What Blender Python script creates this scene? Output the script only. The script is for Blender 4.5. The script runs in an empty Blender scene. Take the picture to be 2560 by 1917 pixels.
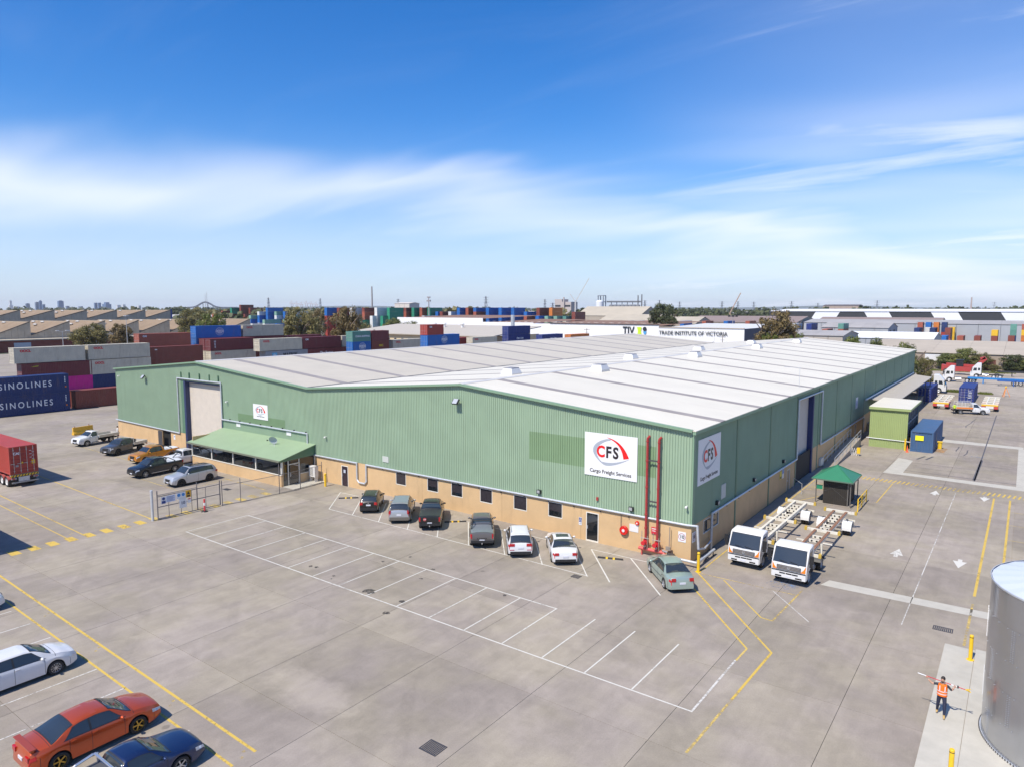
import bpy, math, random
from mathutils import Vector, Matrix
R = math.radians
sc = bpy.context.scene
col = sc.collection
random.seed(7)

# ------------------------------------------------------------------ camera
cam_d = bpy.data.cameras.new('camera')
cam_d.sensor_width = 36.0
cam_d.lens = 24.494
cam_d.clip_start = 0.5
cam_d.clip_end = 40000
cam = bpy.data.objects.new('camera', cam_d)
cam.location = (101.81, -45.12, 17.60)
cam.rotation_euler = (R(90 - 6.12), 0, R(36.35))
col.objects.link(cam)
sc.camera = cam

# ------------------------------------------------------------------ sun + sky
SUN_TO = Vector((-0.075, -0.72, 1.0)).normalized()      # towards the sun
EL = math.asin(SUN_TO.z)
AZ = math.atan2(SUN_TO.x, SUN_TO.y)                      # from +Y, clockwise seen from above
sun_d = bpy.data.lights.new('sun', 'SUN')
sun_d.energy = 4.4
sun_d.angle = R(0.53)
sun_d.color = (1.0, 0.93, 0.82)
sun = bpy.data.objects.new('sun', sun_d)
sun.rotation_euler = SUN_TO.to_track_quat('Z', 'Y').to_euler()
sun.location = (0, -60, 120)
col.objects.link(sun)

world = bpy.data.worlds.new('World')
sc.world = world
world.use_nodes = True
wt = world.node_tree
wt.nodes.clear()
def wn(t, **k):
    n = wt.nodes.new(t)
    for a, b in k.items():
        setattr(n, a, b)
    return n
def wl(a, b): wt.links.new(a, b)
def wmath(op, a, b=None, c=None):
    n = wn('ShaderNodeMath', operation=op)
    for i, v in enumerate((a, b, c)):
        if v is None: continue
        if isinstance(v, (int, float)): n.inputs[i].default_value = v
        else: wl(v, n.inputs[i])
    return n.outputs[0]
sky = wn('ShaderNodeTexSky', sky_type='NISHITA', sun_disc=False)
sky.sun_elevation = EL
sky.sun_rotation = AZ
sky.altitude = 20
sky.air_density = 1.0
sky.dust_density = 0.5
sky.ozone_density = 2.2
hsv = wn('ShaderNodeHueSaturation')
hsv.inputs['Saturation'].default_value = 1.42
hsv.inputs['Value'].default_value = 1.0
wl(sky.outputs[0], hsv.inputs['Color'])
tc = wn('ShaderNodeTexCoord')
sep = wn('ShaderNodeSeparateXYZ')
wl(tc.outputs['Generated'], sep.inputs[0])
zz = wmath('MAXIMUM', sep.outputs[2], 0.0)
den = wmath('ADD', zz, 0.16)
pxx = wmath('DIVIDE', sep.outputs[0], den)
pyy = wmath('DIVIDE', sep.outputs[1], den)
cmb = wn('ShaderNodeCombineXYZ')
wl(pxx, cmb.inputs[0]); wl(pyy, cmb.inputs[1])
def cloud_layer(scale, rot, stretch, lo, hi, detail, off):
    mp = wn('ShaderNodeMapping')
    mp.inputs['Rotation'].default_value = (0, 0, R(rot))
    mp.inputs['Scale'].default_value = (stretch, 1.0, 1.0)
    mp.inputs['Location'].default_value = off
    wl(cmb.outputs[0], mp.inputs[0])
    nz = wn('ShaderNodeTexNoise')
    nz.inputs['Scale'].default_value = scale
    nz.inputs['Detail'].default_value = detail
    nz.inputs['Roughness'].default_value = 0.56
    nz.inputs['Distortion'].default_value = 0.6
    wl(mp.outputs[0], nz.inputs['Vector'])
    mr = wn('ShaderNodeMapRange', interpolation_type='SMOOTHSTEP')
    mr.inputs['From Min'].default_value = lo
    mr.inputs['From Max'].default_value = hi
    wl(nz.outputs[0], mr.inputs[0])
    return mr.outputs[0]
CL_A = cloud_layer(0.9, 36, 0.55, 0.36, 0.66, 2, (1.3, 0.4, 0))      # broad soft masses
CL_B = cloud_layer(2.6, 22, 0.30, 0.47, 0.78, 6, (4.1, 2.2, 3))      # drawn-out wisps
CL_C = cloud_layer(1.0, 30, 0.45, 0.30, 0.75, 3, (9.1, 5.2, 1))
def dotp(ax, ay, c=0.0):
    return wmath('ADD', wmath('ADD', wmath('MULTIPLY', pxx, ax), wmath('MULTIPLY', pyy, ay)), c)
def sstep(v, lo, hi):
    mr = wn('ShaderNodeMapRange', interpolation_type='SMOOTHSTEP')
    mr.inputs['From Min'].default_value = lo
    mr.inputs['From Max'].default_value = hi
    wl(v, mr.inputs[0])
    return mr.outputs[0]
ca, sa = math.cos(R(36.35)), math.sin(R(36.35))
fwd = dotp(-sa, ca)
rgt = dotp(ca, sa)
wob = wmath('MULTIPLY', wmath('SUBTRACT', CL_C, 0.5), 0.7)
band_s = wmath('ADD', wmath('SUBTRACT', fwd, wmath('MULTIPLY', rgt, 0.38)), wob)
sheet = sstep(band_s, 2.45, 3.25)                      # edge of a sheet of high thin cloud
thin = wmath('SUBTRACT', 1.0, wmath('MULTIPLY', sstep(band_s, 3.1, 4.0), 0.85))
sheet = wmath('MULTIPLY', wmath('MULTIPLY', sheet, thin), wmath('ADD', 0.62, wmath('MULTIPLY', CL_A, 0.38)))
east = sstep(rgt, 0.1, 1.5)
wisp = wmath('MULTIPLY', wmath('MULTIPLY', CL_B, east), 0.9)
soft = wmath('MULTIPLY', wmath('MULTIPLY', CL_A, east), 0.5)
cover = wmath('MAXIMUM', wmath('MAXIMUM', sheet, wisp), soft)
cover = wmath('ADD', cover, wmath('MULTIPLY', CL_B, 0.08))
cover = wmath('MINIMUM', wmath('MULTIPLY', cover, 0.66), 0.70)
mixc = wn('ShaderNodeMix', data_type='RGBA')
wl(cover, mixc.inputs[0])
tint = wn('ShaderNodeVectorMath', operation='MULTIPLY')
tint.inputs[1].default_value = (0.82, 0.95, 1.20)
wl(hsv.outputs[0], tint.inputs[0])
low = wn('ShaderNodeMix', data_type='RGBA')           # pale air near the horizon
wl(wmath('MULTIPLY', wmath('SUBTRACT', 1.0, sstep(zz, 0.0, 0.26)), 0.60), low.inputs[0])
wl(tint.outputs[0], low.inputs[6])
low.inputs[7].default_value = (4.3, 5.4, 7.5, 1)
wl(low.outputs[2], mixc.inputs[6])
mixc.inputs[7].default_value = (7.9, 8.1, 8.8, 1)
bg = wn('ShaderNodeBackground')
bg.inputs['Strength'].default_value = 0.108
wl(mixc.outputs[2], bg.inputs[0])
wo = wn('ShaderNodeOutputWorld')
wl(bg.outputs[0], wo.inputs[0])

world.cycles.sampling_method = 'MANUAL'
world.cycles.sample_map_resolution = 512
vs = sc.view_settings
vs.view_transform = 'Standard'
vs.look = 'None'
vs.exposure = 0.38
vs.gamma = 1.0
vs.use_curve_mapping = False
sc.cycles.max_bounces = 4
sc.cycles.diffuse_bounces = 3
sc.cycles.glossy_bounces = 3
sc.cycles.transparent_max_bounces = 8
sc.cycles.use_denoising = True

# ------------------------------------------------------------------ helpers
def lin(h):
    h = h.lstrip('#')
    o = []
    for i in (0, 2, 4):
        c = int(h[i:i + 2], 16) / 255
        o.append(c / 12.92 if c <= 0.04045 else ((c + 0.055) / 1.055) ** 2.4)
    return tuple(o)

MATS = {}
def mat(name, c=(0.5, 0.5, 0.5), rough=0.6, metal=0.0, var=0.0, vscale=2.0, bump=0.0, bscale=30.0,
        coat=0.0, objcol=False, dirt=0.0, dirtc=(0.12, 0.09, 0.06), dscale=1.3, spec=0.5, rnd=0.0, emit=None, world=True, dst=None):
    if name in MATS: return MATS[name]
    if isinstance(c, str): c = lin(c)
    m = bpy.data.materials.new(name)
    m.use_nodes = True
    t = m.node_tree
    b = t.nodes['Principled BSDF']
    b.inputs['Base Color'].default_value = (*c, 1)
    b.inputs['Roughness'].default_value = rough
    b.inputs['Metallic'].default_value = metal
    b.inputs['Specular IOR Level'].default_value = spec
    if coat:
        b.inputs['Coat Weight'].default_value = coat
        b.inputs['Coat Roughness'].default_value = 0.06
    if emit:
        b.inputs['Emission Color'].default_value = (*c, 1)
        b.inputs['Emission Strength'].default_value = emit
    src = None
    def N(ty): return t.nodes.new(ty)
    pos = None
    if var or bump or dirt:
        if world:
            g = N('ShaderNodeNewGeometry'); pos = g.outputs['Position']
        else:
            g = N('ShaderNodeTexCoord'); pos = g.outputs['Object']
    if objcol:
        oi = N('ShaderNodeObjectInfo'); src = oi.outputs['Color']
    def noise(scale, detail=5, rough_=0.6, st=None):
        n = N('ShaderNodeTexNoise')
        n.inputs['Scale'].default_value = scale
        n.inputs['Detail'].default_value = detail
        n.inputs['Roughness'].default_value = rough_
        if st:
            mp = N('ShaderNodeMapping'); mp.inputs['Scale'].default_value = st
            t.links.new(pos, mp.inputs[0]); t.links.new(mp.outputs[0], n.inputs['Vector'])
        else: t.links.new(pos, n.inputs['Vector'])
        return n.outputs[0]
    if var:
        mr = N('ShaderNodeMapRange')
        mr.inputs['From Min'].default_value = 0.3; mr.inputs['From Max'].default_value = 0.7
        mr.inputs['To Min'].default_value = 1 - var; mr.inputs['To Max'].default_value = 1 + var
        t.links.new(noise(vscale), mr.inputs[0])
        mx = N('ShaderNodeVectorMath'); mx.operation = 'SCALE'
        if src is not None: t.links.new(src, mx.inputs[0])
        else: mx.inputs[0].default_value = c
        t.links.new(mr.outputs[0], mx.inputs['Scale'])
        src = mx.outputs[0]
    if rnd:
        oi = N('ShaderNodeObjectInfo')
        mr = N('ShaderNodeMapRange')
        mr.inputs['To Min'].default_value = 1 - rnd; mr.inputs['To Max'].default_value = 1 + rnd
        t.links.new(oi.outputs['Random'], mr.inputs[0])
        mx = N('ShaderNodeVectorMath'); mx.operation = 'SCALE'
        if src is not None: t.links.new(src, mx.inputs[0])
        else: mx.inputs[0].default_value = c
        t.links.new(mr.outputs[0], mx.inputs['Scale'])
        src = mx.outputs[0]
    if dirt:
        mr = N('ShaderNodeMapRange')
        mr.interpolation_type = 'SMOOTHSTEP'
        mr.inputs['From Min'].default_value = 0.52; mr.inputs['From Max'].default_value = 0.78
        mr.inputs['To Max'].default_value = dirt
        t.links.new(noise(dscale, 6, 0.66, dst), mr.inputs[0])
        mx = N('ShaderNodeMix'); mx.data_type = 'RGBA'
        t.links.new(mr.outputs[0], mx.inputs[0])
        if src is not None: t.links.new(src, mx.inputs[6])
        else: mx.inputs[6].default_value = (*c, 1)
        mx.inputs[7].default_value = (*dirtc, 1)
        src = mx.outputs[2]
    if src is not None:
        t.links.new(src, b.inputs['Base Color'])
    if bump:
        bn = N('ShaderNodeBump')
        bn.inputs['Strength'].default_value = bump
        bn.inputs['Distance'].default_value = 0.02
        t.links.new(noise(bscale, 6), bn.inputs['Height'])
        t.links.new(bn.outputs[0], b.inputs['Normal'])
    MATS[name] = m
    return m

class MB:
    """collects faces; build() links them as one mesh object"""
    def __init__(s):
        s.v = []; s.f = []; s.m = []; s.mats = []
    def mi(s, m):
        if m is None: return 0
        if m not in s.mats: s.mats.append(m)
        return s.mats.index(m)
    def add(s, vs_, fs_, m=None):
        o = len(s.v); k = s.mi(m)
        s.v += [tuple(x) for x in vs_]
        for f in fs_:
            s.f.append(tuple(i + o for i in f)); s.m.append(k)
        return s
    def quad(s, a, b, c, d, m=None): return s.add([a, b, c, d], [(0, 1, 2, 3)], m)
    def box(s, x0, x1, y0, y1, z0, z1, m=None):
        v = [(x, y, z) for z in (z0, z1) for y in (y0, y1) for x in (x0, x1)]
        return s.add(v, [(0, 2, 3, 1), (4, 5, 7, 6), (0, 1, 5, 4), (2, 6, 7, 3), (0, 4, 6, 2), (1, 3, 7, 5)], m)
    def bar(s, p, q, w, h, m=None, up=(0, 0, 1)):
        p = Vector(p); q = Vector(q); d = (q - p)
        if d.length < 1e-6: return s
        d.normalize(); u = Vector(up)
        if abs(d.dot(u)) > 0.98: u = Vector((0, 1, 0))
        a = d.cross(u).normalized(); b = a.cross(d).normalized()
        v = []
        for e in (p, q):
            for i, j in ((-1, -1), (1, -1), (1, 1), (-1, 1)):
                v.append(e + a * (w / 2 * i) + b * (h / 2 * j))
        return s.add(v, [(0, 1, 2, 3), (7, 6, 5, 4), (0, 4, 5, 1), (1, 5, 6, 2), (2, 6, 7, 3), (3, 7, 4, 0)], m)
    def cyl(s, p, q, r0, r1=None, n=12, m=None, caps=True):
        if r1 is None: r1 = r0
        p = Vector(p); q = Vector(q); d = (q - p).normalized()
        u = Vector((0, 0, 1)) if abs(d.z) < 0.9 else Vector((1, 0, 0))
        a = d.cross(u).normalized(); b = a.cross(d)
        v = []
        for e, r in ((p, r0), (q, r1)):
            for i in range(n):
                t = 2 * math.pi * i / n
                v.append(e + a * (r * math.cos(t)) + b * (r * math.sin(t)))
        f = [(i, i + n, (i + 1) % n + n, (i + 1) % n) for i in range(n)]
        if caps: f += [tuple(range(n)), tuple(range(2 * n - 1, n - 1, -1))]
        return s.add(v, f, m)
    def tube(s, pts, r, n=8, m=None):
        for a, b in zip(pts, pts[1:]): s.cyl(a, b, r, r, n, m)
        for a in pts[1:-1]: s.ball(a, r * 1.04, 6, 4, m)
        return s
    def ball(s, c, r, n=10, k=6, m=None, sc_=(1, 1, 1)):
        v = []
        for j in range(k + 1):
            ph = math.pi * j / k
            for i in range(n):
                t = 2 * math.pi * i / n
                v.append((c[0] + r * sc_[0] * math.sin(ph) * math.cos(t), c[1] + r * sc_[1] * math.sin(ph) * math.sin(t), c[2] + r * sc_[2] * math.cos(ph)))
        f = [(j * n + i, (j + 1) * n + i, (j + 1) * n + (i + 1) % n, j * n + (i + 1) % n) for j in range(k) for i in range(n)]
        return s.add(v, f, m)
    def lathe(s, prof, n=24, m=None, axis='z', c=(0, 0, 0)):
        v = []
        for r, h in prof:
            for i in range(n):
                t = 2 * math.pi * i / n
                a, b = r * math.cos(t), r * math.sin(t)
                if axis == 'z': v.append((c[0] + a, c[1] + b, c[2] + h))
                elif axis == 'y': v.append((c[0] + a, c[1] + h, c[2] + b))
                else: v.append((c[0] + h, c[1] + a, c[2] + b))
        f = []
        for j in range(len(prof) - 1):
            for i in range(n):
                q = (j * n + i, j * n + (i + 1) % n, (j + 1) * n + (i + 1) % n, (j + 1) * n + i)
                f.append(q if axis != 'y' else q[::-1])
        return s.add(v, f, m)
    def prism(s, poly, y0, y1, m=None, plane='xz'):
        n = len(poly)
        if plane == 'xz': v = [(a, y0, b) for a, b in poly] + [(a, y1, b) for a, b in poly]
        elif plane == 'yz': v = [(y0, a, b) for a, b in poly] + [(y1, a, b) for a, b in poly]
        else: v = [(a, b, y0) for a, b in poly] + [(a, b, y1) for a, b in poly]
        f = [tuple(range(n)), tuple(range(2 * n - 1, n - 1, -1))] + [(i, i + n, (i + 1) % n + n, (i + 1) % n) for i in range(n)]
        return s.add(v, f, m)
    def mesh(s, name, smooth=None):
        me = bpy.data.meshes.new(name)
        me.from_pydata(s.v, [], s.f)
        for k in s.mats: me.materials.append(k)
        if s.mats: me.polygons.foreach_set('material_index', s.m)
        me.update()
        import bmesh
        bm = bmesh.new(); bm.from_mesh(me)
        bmesh.ops.recalc_face_normals(bm, faces=bm.faces)
        bm.to_mesh(me); bm.free()
        if smooth:
            me.polygons.foreach_set('use_smooth', [True] * len(me.polygons))
            me.set_sharp_from_angle(angle=R(smooth))
        return me
    def build(s, name, parent=None, m=None, smooth=None, loc=None, rz=0, color=None):
        if m is not None and not s.mats: s.mats = [m]
        return link(name, s.mesh(name, smooth), parent, loc, rz, color)

def link(name, me, parent=None, loc=None, rz=0, color=None):
    o = bpy.data.objects.new(name, me)
    col.objects.link(o)
    if parent is not None: o.parent = parent
    if loc is not None: o.location = loc
    if rz: o.rotation_euler = (0, 0, rz)
    if color is not None: o.color = (*color, 1)
    return o
def empty(name, loc=(0, 0, 0), rz=0):
    o = bpy.data.objects.new(name, None)
    o.empty_display_size = 0.3
    col.objects.link(o)
    o.location = loc; o.rotation_euler = (0, 0, rz)
    return o
def tag(o, label=None, cat=None, group=None, kind=None):
    if label: o['label'] = label
    if cat: o['category'] = cat
    if group: o['group'] = group
    if kind: o['kind'] = kind
    return o
def recolor(o, c):
    o.color = (*c, 1)
    for ch in o.children: recolor(ch, c)
def kids(o): return [c for c in bpy.data.objects if c.parent == o]
def copy_tree(o, parent=None, ch=None):
    c = o.copy()
    col.objects.link(c)
    if parent is not None: c.parent = parent
    for k in o.children: copy_tree(k, c)
    return c

TXT = {}
def text_mesh(body, size=1.0, bold=0.0, depth=0.004, align='CENTER', m=None, spacing=1.0):
    key = (body, size, bold, depth, align, m.name if m else '', spacing)
    if key in TXT: return TXT[key]
    cu = bpy.data.curves.new('lettering', 'FONT')
    cu.body = body; cu.size = size; cu.extrude = depth; cu.offset = bold
    cu.align_x = align; cu.align_y = 'CENTER'; cu.space_character = spacing
    cu.resolution_u = 3
    ob = bpy.data.objects.new('lettering', cu)
    col.objects.link(ob)
    dg = bpy.context.evaluated_depsgraph_get()
    me = bpy.data.meshes.new_from_object(ob.evaluated_get(dg))
    bpy.data.objects.remove(ob)
    me.materials.clear()
    if m: me.materials.append(m)
    TXT[key] = me
    return me
def lettering(body, parent, loc, rot, size, m, bold=0.0, align='CENTER', sx=1.0, spacing=1.0, depth=0.004):
    o = link('lettering', text_mesh(body, size, bold, depth, align, m, spacing), parent, loc)
    o.rotation_euler = rot
    o.scale = (sx, 1, 1)
    return o
FRONT = (R(90), 0, 0)            # reads from -y
EAST = (R(90), 0, R(90))         # reads from +x

# ------------------------------------------------------------------ ground
def concrete_mat(name, base, slab=0.0, light=1.0):
    m = bpy.data.materials.new(name); m.use_nodes = True
    t = m.node_tree; b = t.nodes['Principled BSDF']
    b.inputs['Roughness'].default_value = 0.85
    b.inputs['Specular IOR Level'].default_value = 0.25
    def N(ty, **k):
        n = t.nodes.new(ty)
        for a, c in k.items(): setattr(n, a, c)
        return n
    L = t.links.new
    g = N('ShaderNodeNewGeometry')
    def mapped(sx, sy, rot=0, off=(0, 0, 0)):
        mp = N('ShaderNodeMapping')
        mp.inputs['Scale'].default_value = (sx, sy, 1)
        mp.inputs['Rotation'].default_value = (0, 0, R(rot))
        mp.inputs['Location'].default_value = off
        L(g.outputs['Position'], mp.inputs[0]); return mp.outputs[0]
    def noise(vec, scale, det=6, ro=0.6, dist=0.0):
        n = N('ShaderNodeTexNoise')
        n.inputs['Scale'].default_value = scale; n.inputs['Detail'].default_value = det
        n.inputs['Roughness'].default_value = ro; n.inputs['Distortion'].default_value = dist
        L(vec, n.inputs['Vector']); return n.outputs[0]
    def rng(v, a, b_, c, d, smooth=True):
        r = N('ShaderNodeMapRange')
        if smooth: r.interpolation_type = 'SMOOTHSTEP'
        for i, x in zip(('From Min', 'From Max', 'To Min', 'To Max'), (a, b_, c, d)): r.inputs[i].default_value = x
        L(v, r.inputs[0]); return r.outputs[0]
    def M(op, a, c=None):
        n = N('ShaderNodeMath', operation=op)
        for i, v in enumerate((a, c)):
            if v is None: continue
            if isinstance(v, (int, float)): n.inputs[i].default_value = v
            else: L(v, n.inputs[i])
        return n.outputs[0]
    k = rng(noise(mapped(1, 1), 0.11, 4, 0.55, 0.4), 0.33, 0.67, 0.88, 1.08)
    k = M('MULTIPLY', k, rng(noise(mapped(1, 1), 0.75, 9, 0.66, 0.5), 0.3, 0.7, 0.89, 1.07))
    k = M('MULTIPLY', k, rng(noise(mapped(1.6, 0.22, 20), 1.1, 7, 0.62, 0.3), 0.34, 0.68, 0.95, 1.04))
    k = M('MULTIPLY', k, rng(noise(mapped(1, 1), 14, 4, 0.7), 0.3, 0.7, 0.94, 1.06))
    # curved tyre marks
    w = N('ShaderNodeTexWave', wave_type='RINGS', rings_direction='Z')
    w.inputs['Scale'].default_value = 0.055; w.inputs['Distortion'].default_value = 7.0
    w.inputs['Detail'].default_value = 1.0; w.inputs['Detail Scale'].default_value = 0.35
    L(mapped(1, 1.3, 30, (-60, 40, 0)), w.inputs['Vector'])
    tm = rng(w.outputs['Fac'], 0.93, 0.99, 0, 1)
    tm = M('MULTIPLY', tm, rng(noise(mapped(1, 1, 0, (7, 3, 0)), 0.16, 3), 0.44, 0.62, 0, 1))
    tm = M('MULTIPLY', tm, rng(noise(mapped(1, 1), 3.0, 4), 0.35, 0.6, 0.3, 1))
    k = M('MULTIPLY', k, M('SUBTRACT', 1.0, M('MULTIPLY', tm, 0.10)))
    # oil drips
    vo = N('ShaderNodeTexVoronoi', feature='F1'); vo.inputs['Scale'].default_value = 0.34
    L(mapped(1, 1), vo.inputs['Vector'])
    dst = M('ADD', vo.outputs['Distance'], M('MULTIPLY', noise(mapped(1, 1), 5, 3), 0.05))
    sp = rng(dst, 0.065, 0.10, 1, 0)
    sepc = N('ShaderNodeSeparateColor'); L(vo.outputs['Color'], sepc.inputs[0])
    sp = M('MULTIPLY', sp, rng(sepc.outputs[0], 0.6, 1.0, 0, 0.35, False))
    k = M('MULTIPLY', k, M('SUBTRACT', 1.0, sp))
    # one scoured pale patch in the yard
    vd = N('ShaderNodeVectorMath', operation='SUBTRACT'); vd.inputs[1].default_value = (76.2, -26.0, 0)
    L(g.outputs['Position'], vd.inputs[0])
    vm = N('ShaderNodeVectorMath', operation='MULTIPLY'); vm.inputs[1].default_value = (0.30, 0.75, 0)
    L(vd.outputs[0], vm.inputs[0])
    ln = N('ShaderNodeVectorMath', operation='LENGTH'); L(vm.outputs[0], ln.inputs[0])
    pd = M('ADD', ln.outputs['Value'], M('MULTIPLY', M('SUBTRACT', noise(mapped(1, 1), 0.9, 8, 0.7), 0.5), 1.5))
    k = M('ADD', k, rng(pd, 0.35, 1.15, 0.30, 0))
    if slab:
        oi = N('ShaderNodeObjectInfo')
        k = M('MULTIPLY', k, rng(oi.outputs['Random'], 0, 1, 1 - slab, 1 + slab, False))
    hue = N('ShaderNodeMix', data_type='RGBA')
    L(rng(noise(mapped(1, 1, 0, (30, 8, 0)), 0.2, 3), 0.35, 0.65, 0, 1), hue.inputs[0])
    hue.inputs[6].default_value = (*base, 1)
    hue.inputs[7].default_value = (base[0] * 0.975, base[1] * 0.965, base[2] * 1.06, 1)
    vsx = N('ShaderNodeVectorMath', operation='SCALE')
    L(hue.outputs[2], vsx.inputs[0]); L(k, vsx.inputs['Scale'])
    L(vsx.outputs[0], b.inputs['Base Color'])
    bp = N('ShaderNodeBump'); bp.inputs['Strength'].default_value = 0.25; bp.inputs['Distance'].default_value = 0.01
    L(noise(mapped(1, 1), 25, 5, 0.7), bp.inputs['Height']); L(bp.outputs[0], b.inputs['Normal'])
    MATS[name] = m
    return m
CONC = concrete_mat('yard_concrete', (0.312, 0.272, 0.212), slab=0.08)
CONC2 = concrete_mat('old_concrete', (0.312, 0.273, 0.216))
PALE = mat('new_concrete', (0.45, 0.425, 0.365), 0.85, var=0.08, vscale=1.1, dirt=0.25, dirtc=(0.3, 0.27, 0.23), dscale=0.8)

def ground_mat():
    m = bpy.data.materials.new('open_ground'); m.use_nodes = True
    t = m.node_tree; b = t.nodes['Principled BSDF']; b.inputs['Roughness'].default_value = 0.95
    g = t.nodes.new('ShaderNodeNewGeometry')
    def noise(s, d=5):
        n = t.nodes.new('ShaderNodeTexNoise'); n.inputs['Scale'].default_value = s; n.inputs['Detail'].default_value = d
        t.links.new(g.outputs['Position'], n.inputs['Vector']); return n.outputs[0]
    r = t.nodes.new('ShaderNodeValToRGB')
    for i, (p, c) in enumerate([(0.34, (0.05, 0.06, 0.03)), (0.44, (0.10, 0.09, 0.06)), (0.52, (0.22, 0.19, 0.15)), (0.62, (0.28, 0.26, 0.23)), (0.72, (0.20, 0.17, 0.12))]):
        e = r.color_ramp.elements[i] if i < 2 else r.color_ramp.elements.new(p)
        e.position = p; e.color = (*c, 1)
    t.links.new(noise(0.012, 9), r.inputs[0]); t.links.new(r.outputs[0], b.inputs['Base Color'])
    return m
gb = MB()
n = 48
ring = [(30 + 12000 * math.cos(2 * math.pi * i / n), 60 + 12000 * math.sin(2 * math.pi * i / n), -0.09) for i in range(n)]
gb.add([(30, 60, -0.09)] + ring, [(0, i + 1, (i + 1) % n + 1) for i in range(n)])
tag(gb.build('ground', None, ground_mat()), kind='structure')

pv = MB()
pv.add([(-170, -90, -0.05), (135, -90, -0.05), (135, 150, -0.05), (112, 186, -0.05), (60, 186, -0.05), (-170, 186, -0.05)], [(0, 1, 2, 3, 4, 5)])
pave = tag(pv.build('yard_pavement', None, CONC2), kind='structure')
dv = MB()
dv.add([(60, 121, -0.046), (84, 121, -0.046), (88, 127.5, -0.046), (99, 129, -0.046), (130, 128, -0.046), (130, 190, -0.046), (60, 190, -0.046)], [tuple(range(7))])
tag(dv.build('dirt_apron', None, mat('gravelly_dirt', (0.36, 0.31, 0.25), 0.95, var=0.2, vscale=0.35, dirt=0.5, dirtc=(0.22, 0.2, 0.18), dscale=0.25)), kind='structure')

# concrete slabs with open joints
SX, SY = 5.83, 7.35
slab = MB()
a, b_ = SX / 2 - 0.010, SY / 2 - 0.010
slab.add([(-a, -b_, 0), (a, -b_, 0), (a, b_, 0), (-a, b_, 0), (-a, -b_, -0.06), (a, -b_, -0.06), (a, b_, -0.06), (-a, b_, -0.06)],
         [(0, 1, 2, 3), (0, 4, 5, 1), (1, 5, 6, 2), (2, 6, 7, 3), (3, 7, 4, 0)], CONC)
slab_me = slab.mesh('slab')
X0 = 61.2
for i in range(-11, 10):
    for j in range(-4, 3):
        link('slab', slab_me, pave, (X0 + (i + 0.5) * SX, -20.15 + (j + 0.5) * SY, 0))
for i in range(4, 9):
    for j in range(3, 19):
        link('slab', slab_me, pave, (X0 + (i + 0.5) * SX, -20.15 + (j + 0.5) * SY, 0))

# ------------------------------------------------------------------ painted markings
def paint_mat(name, c, wear):
    m = bpy.data.materials.new(name); m.use_nodes = True
    t = m.node_tree; b = t.nodes['Principled BSDF']
    b.inputs['Base Color'].default_value = (*c, 1); b.inputs['Roughness'].default_value = 0.7
    g = t.nodes.new('ShaderNodeNewGeometry')
    n = t.nodes.new('ShaderNodeTexNoise'); n.inputs['Scale'].default_value = 5; n.inputs['Detail'].default_value = 9; n.inputs['Roughness'].default_value = 0.75
    t.links.new(g.outputs['Position'], n.inputs['Vector'])
    n2 = t.nodes.new('ShaderNodeTexNoise'); n2.inputs['Scale'].default_value = 0.5; n2.inputs['Detail'].default_value = 3
    t.links.new(g.outputs['Position'], n2.inputs['Vector'])
    ad = t.nodes.new('ShaderNodeMath'); ad.operation = 'MULTIPLY_ADD'; ad.inputs[1].default_value = 0.6
    t.links.new(n2.outputs[0], ad.inputs[0]); t.links.new(n.outputs[0], ad.inputs[2])
    r = t.nodes.new('ShaderNodeMapRange'); r.inputs['From Min'].default_value = wear; r.inputs['From Max'].default_value = wear + 0.2
    t.links.new(ad.outputs[0], r.inputs[0])
    tr = t.nodes.new('ShaderNodeBsdfTransparent'); mx = t.nodes.new('ShaderNodeMixShader')
    t.links.new(r.outputs[0], mx.inputs[0]); t.links.new(tr.outputs[0], mx.inputs[1]); t.links.new(b.outputs[0], mx.inputs[2])
    t.links.new(mx.outputs[0], t.nodes['Material Output'].inputs[0])
    return m
WPAINT = paint_mat('white_line_paint', (0.60, 0.58, 0.52), 0.54)
WFADE = paint_mat('faded_white_paint', (0.60, 0.58, 0.53), 0.64)
YPAINT = paint_mat('yellow_line_paint', (0.58, 0.40, 0.075), 0.56)
YFADE = paint_mat('faded_yellow_paint', (0.58, 0.42, 0.12), 0.68)
TAR = mat('tar', (0.085, 0.08, 0.085), 0.6, var=0.2, vscale=3)
def root_struct(name): return tag(empty(name), kind='structure')
def strip(p, q, w, m, parent, name='painted_line', z=0.004):
    p = Vector((p[0], p[1], z)); q = Vector((q[0], q[1], z))
    d = (q - p).normalized(); n_ = Vector((-d.y, d.x, 0)) * (w * .38)
    b = MB(); b.quad(p - n_, q - n_, q + n_, p + n_, m)
    return b.build(name, parent)
park = root_struct('parking_markings')
strip((49.0, -17.12), (91.06, -17.12), 0.11, WPAINT, park)
strip((49.0, -11.62), (80.55, -11.72), 0.11, WPAINT, park)
for k in range(13):
    x = 49.0 + 2.625 * k
    strip((x, -17.06), (x, -11.68), 0.10, WPAINT, park, z=0.007)
for x in (83.05, 85.55, 88.08): strip((x, -17.06), (x, -11.6), 0.10, WPAINT, park, z=0.007)
strip((91.02, -17.06), (91.06, -11.5), 0.13, WFADE, park, z=0.007)
strip((53.13, -6.27), (79.45, -6.22), 0.10, WPAINT, park)
strip((49.45, -2.0), (52.0, -1.85), 0.10, WPAINT, park)
strip((64.6, -1.85), (73.3, -1.7), 0.10, WPAINT, park)
for x in (53.13, 56.2, 59.44, 62.8, 66.03, 69.2, 72.6, 75.85, 79.42): strip((x, -6.3), (x - 3.66, -1.95), 0.10, WPAINT, park, z=0.007)
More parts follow.
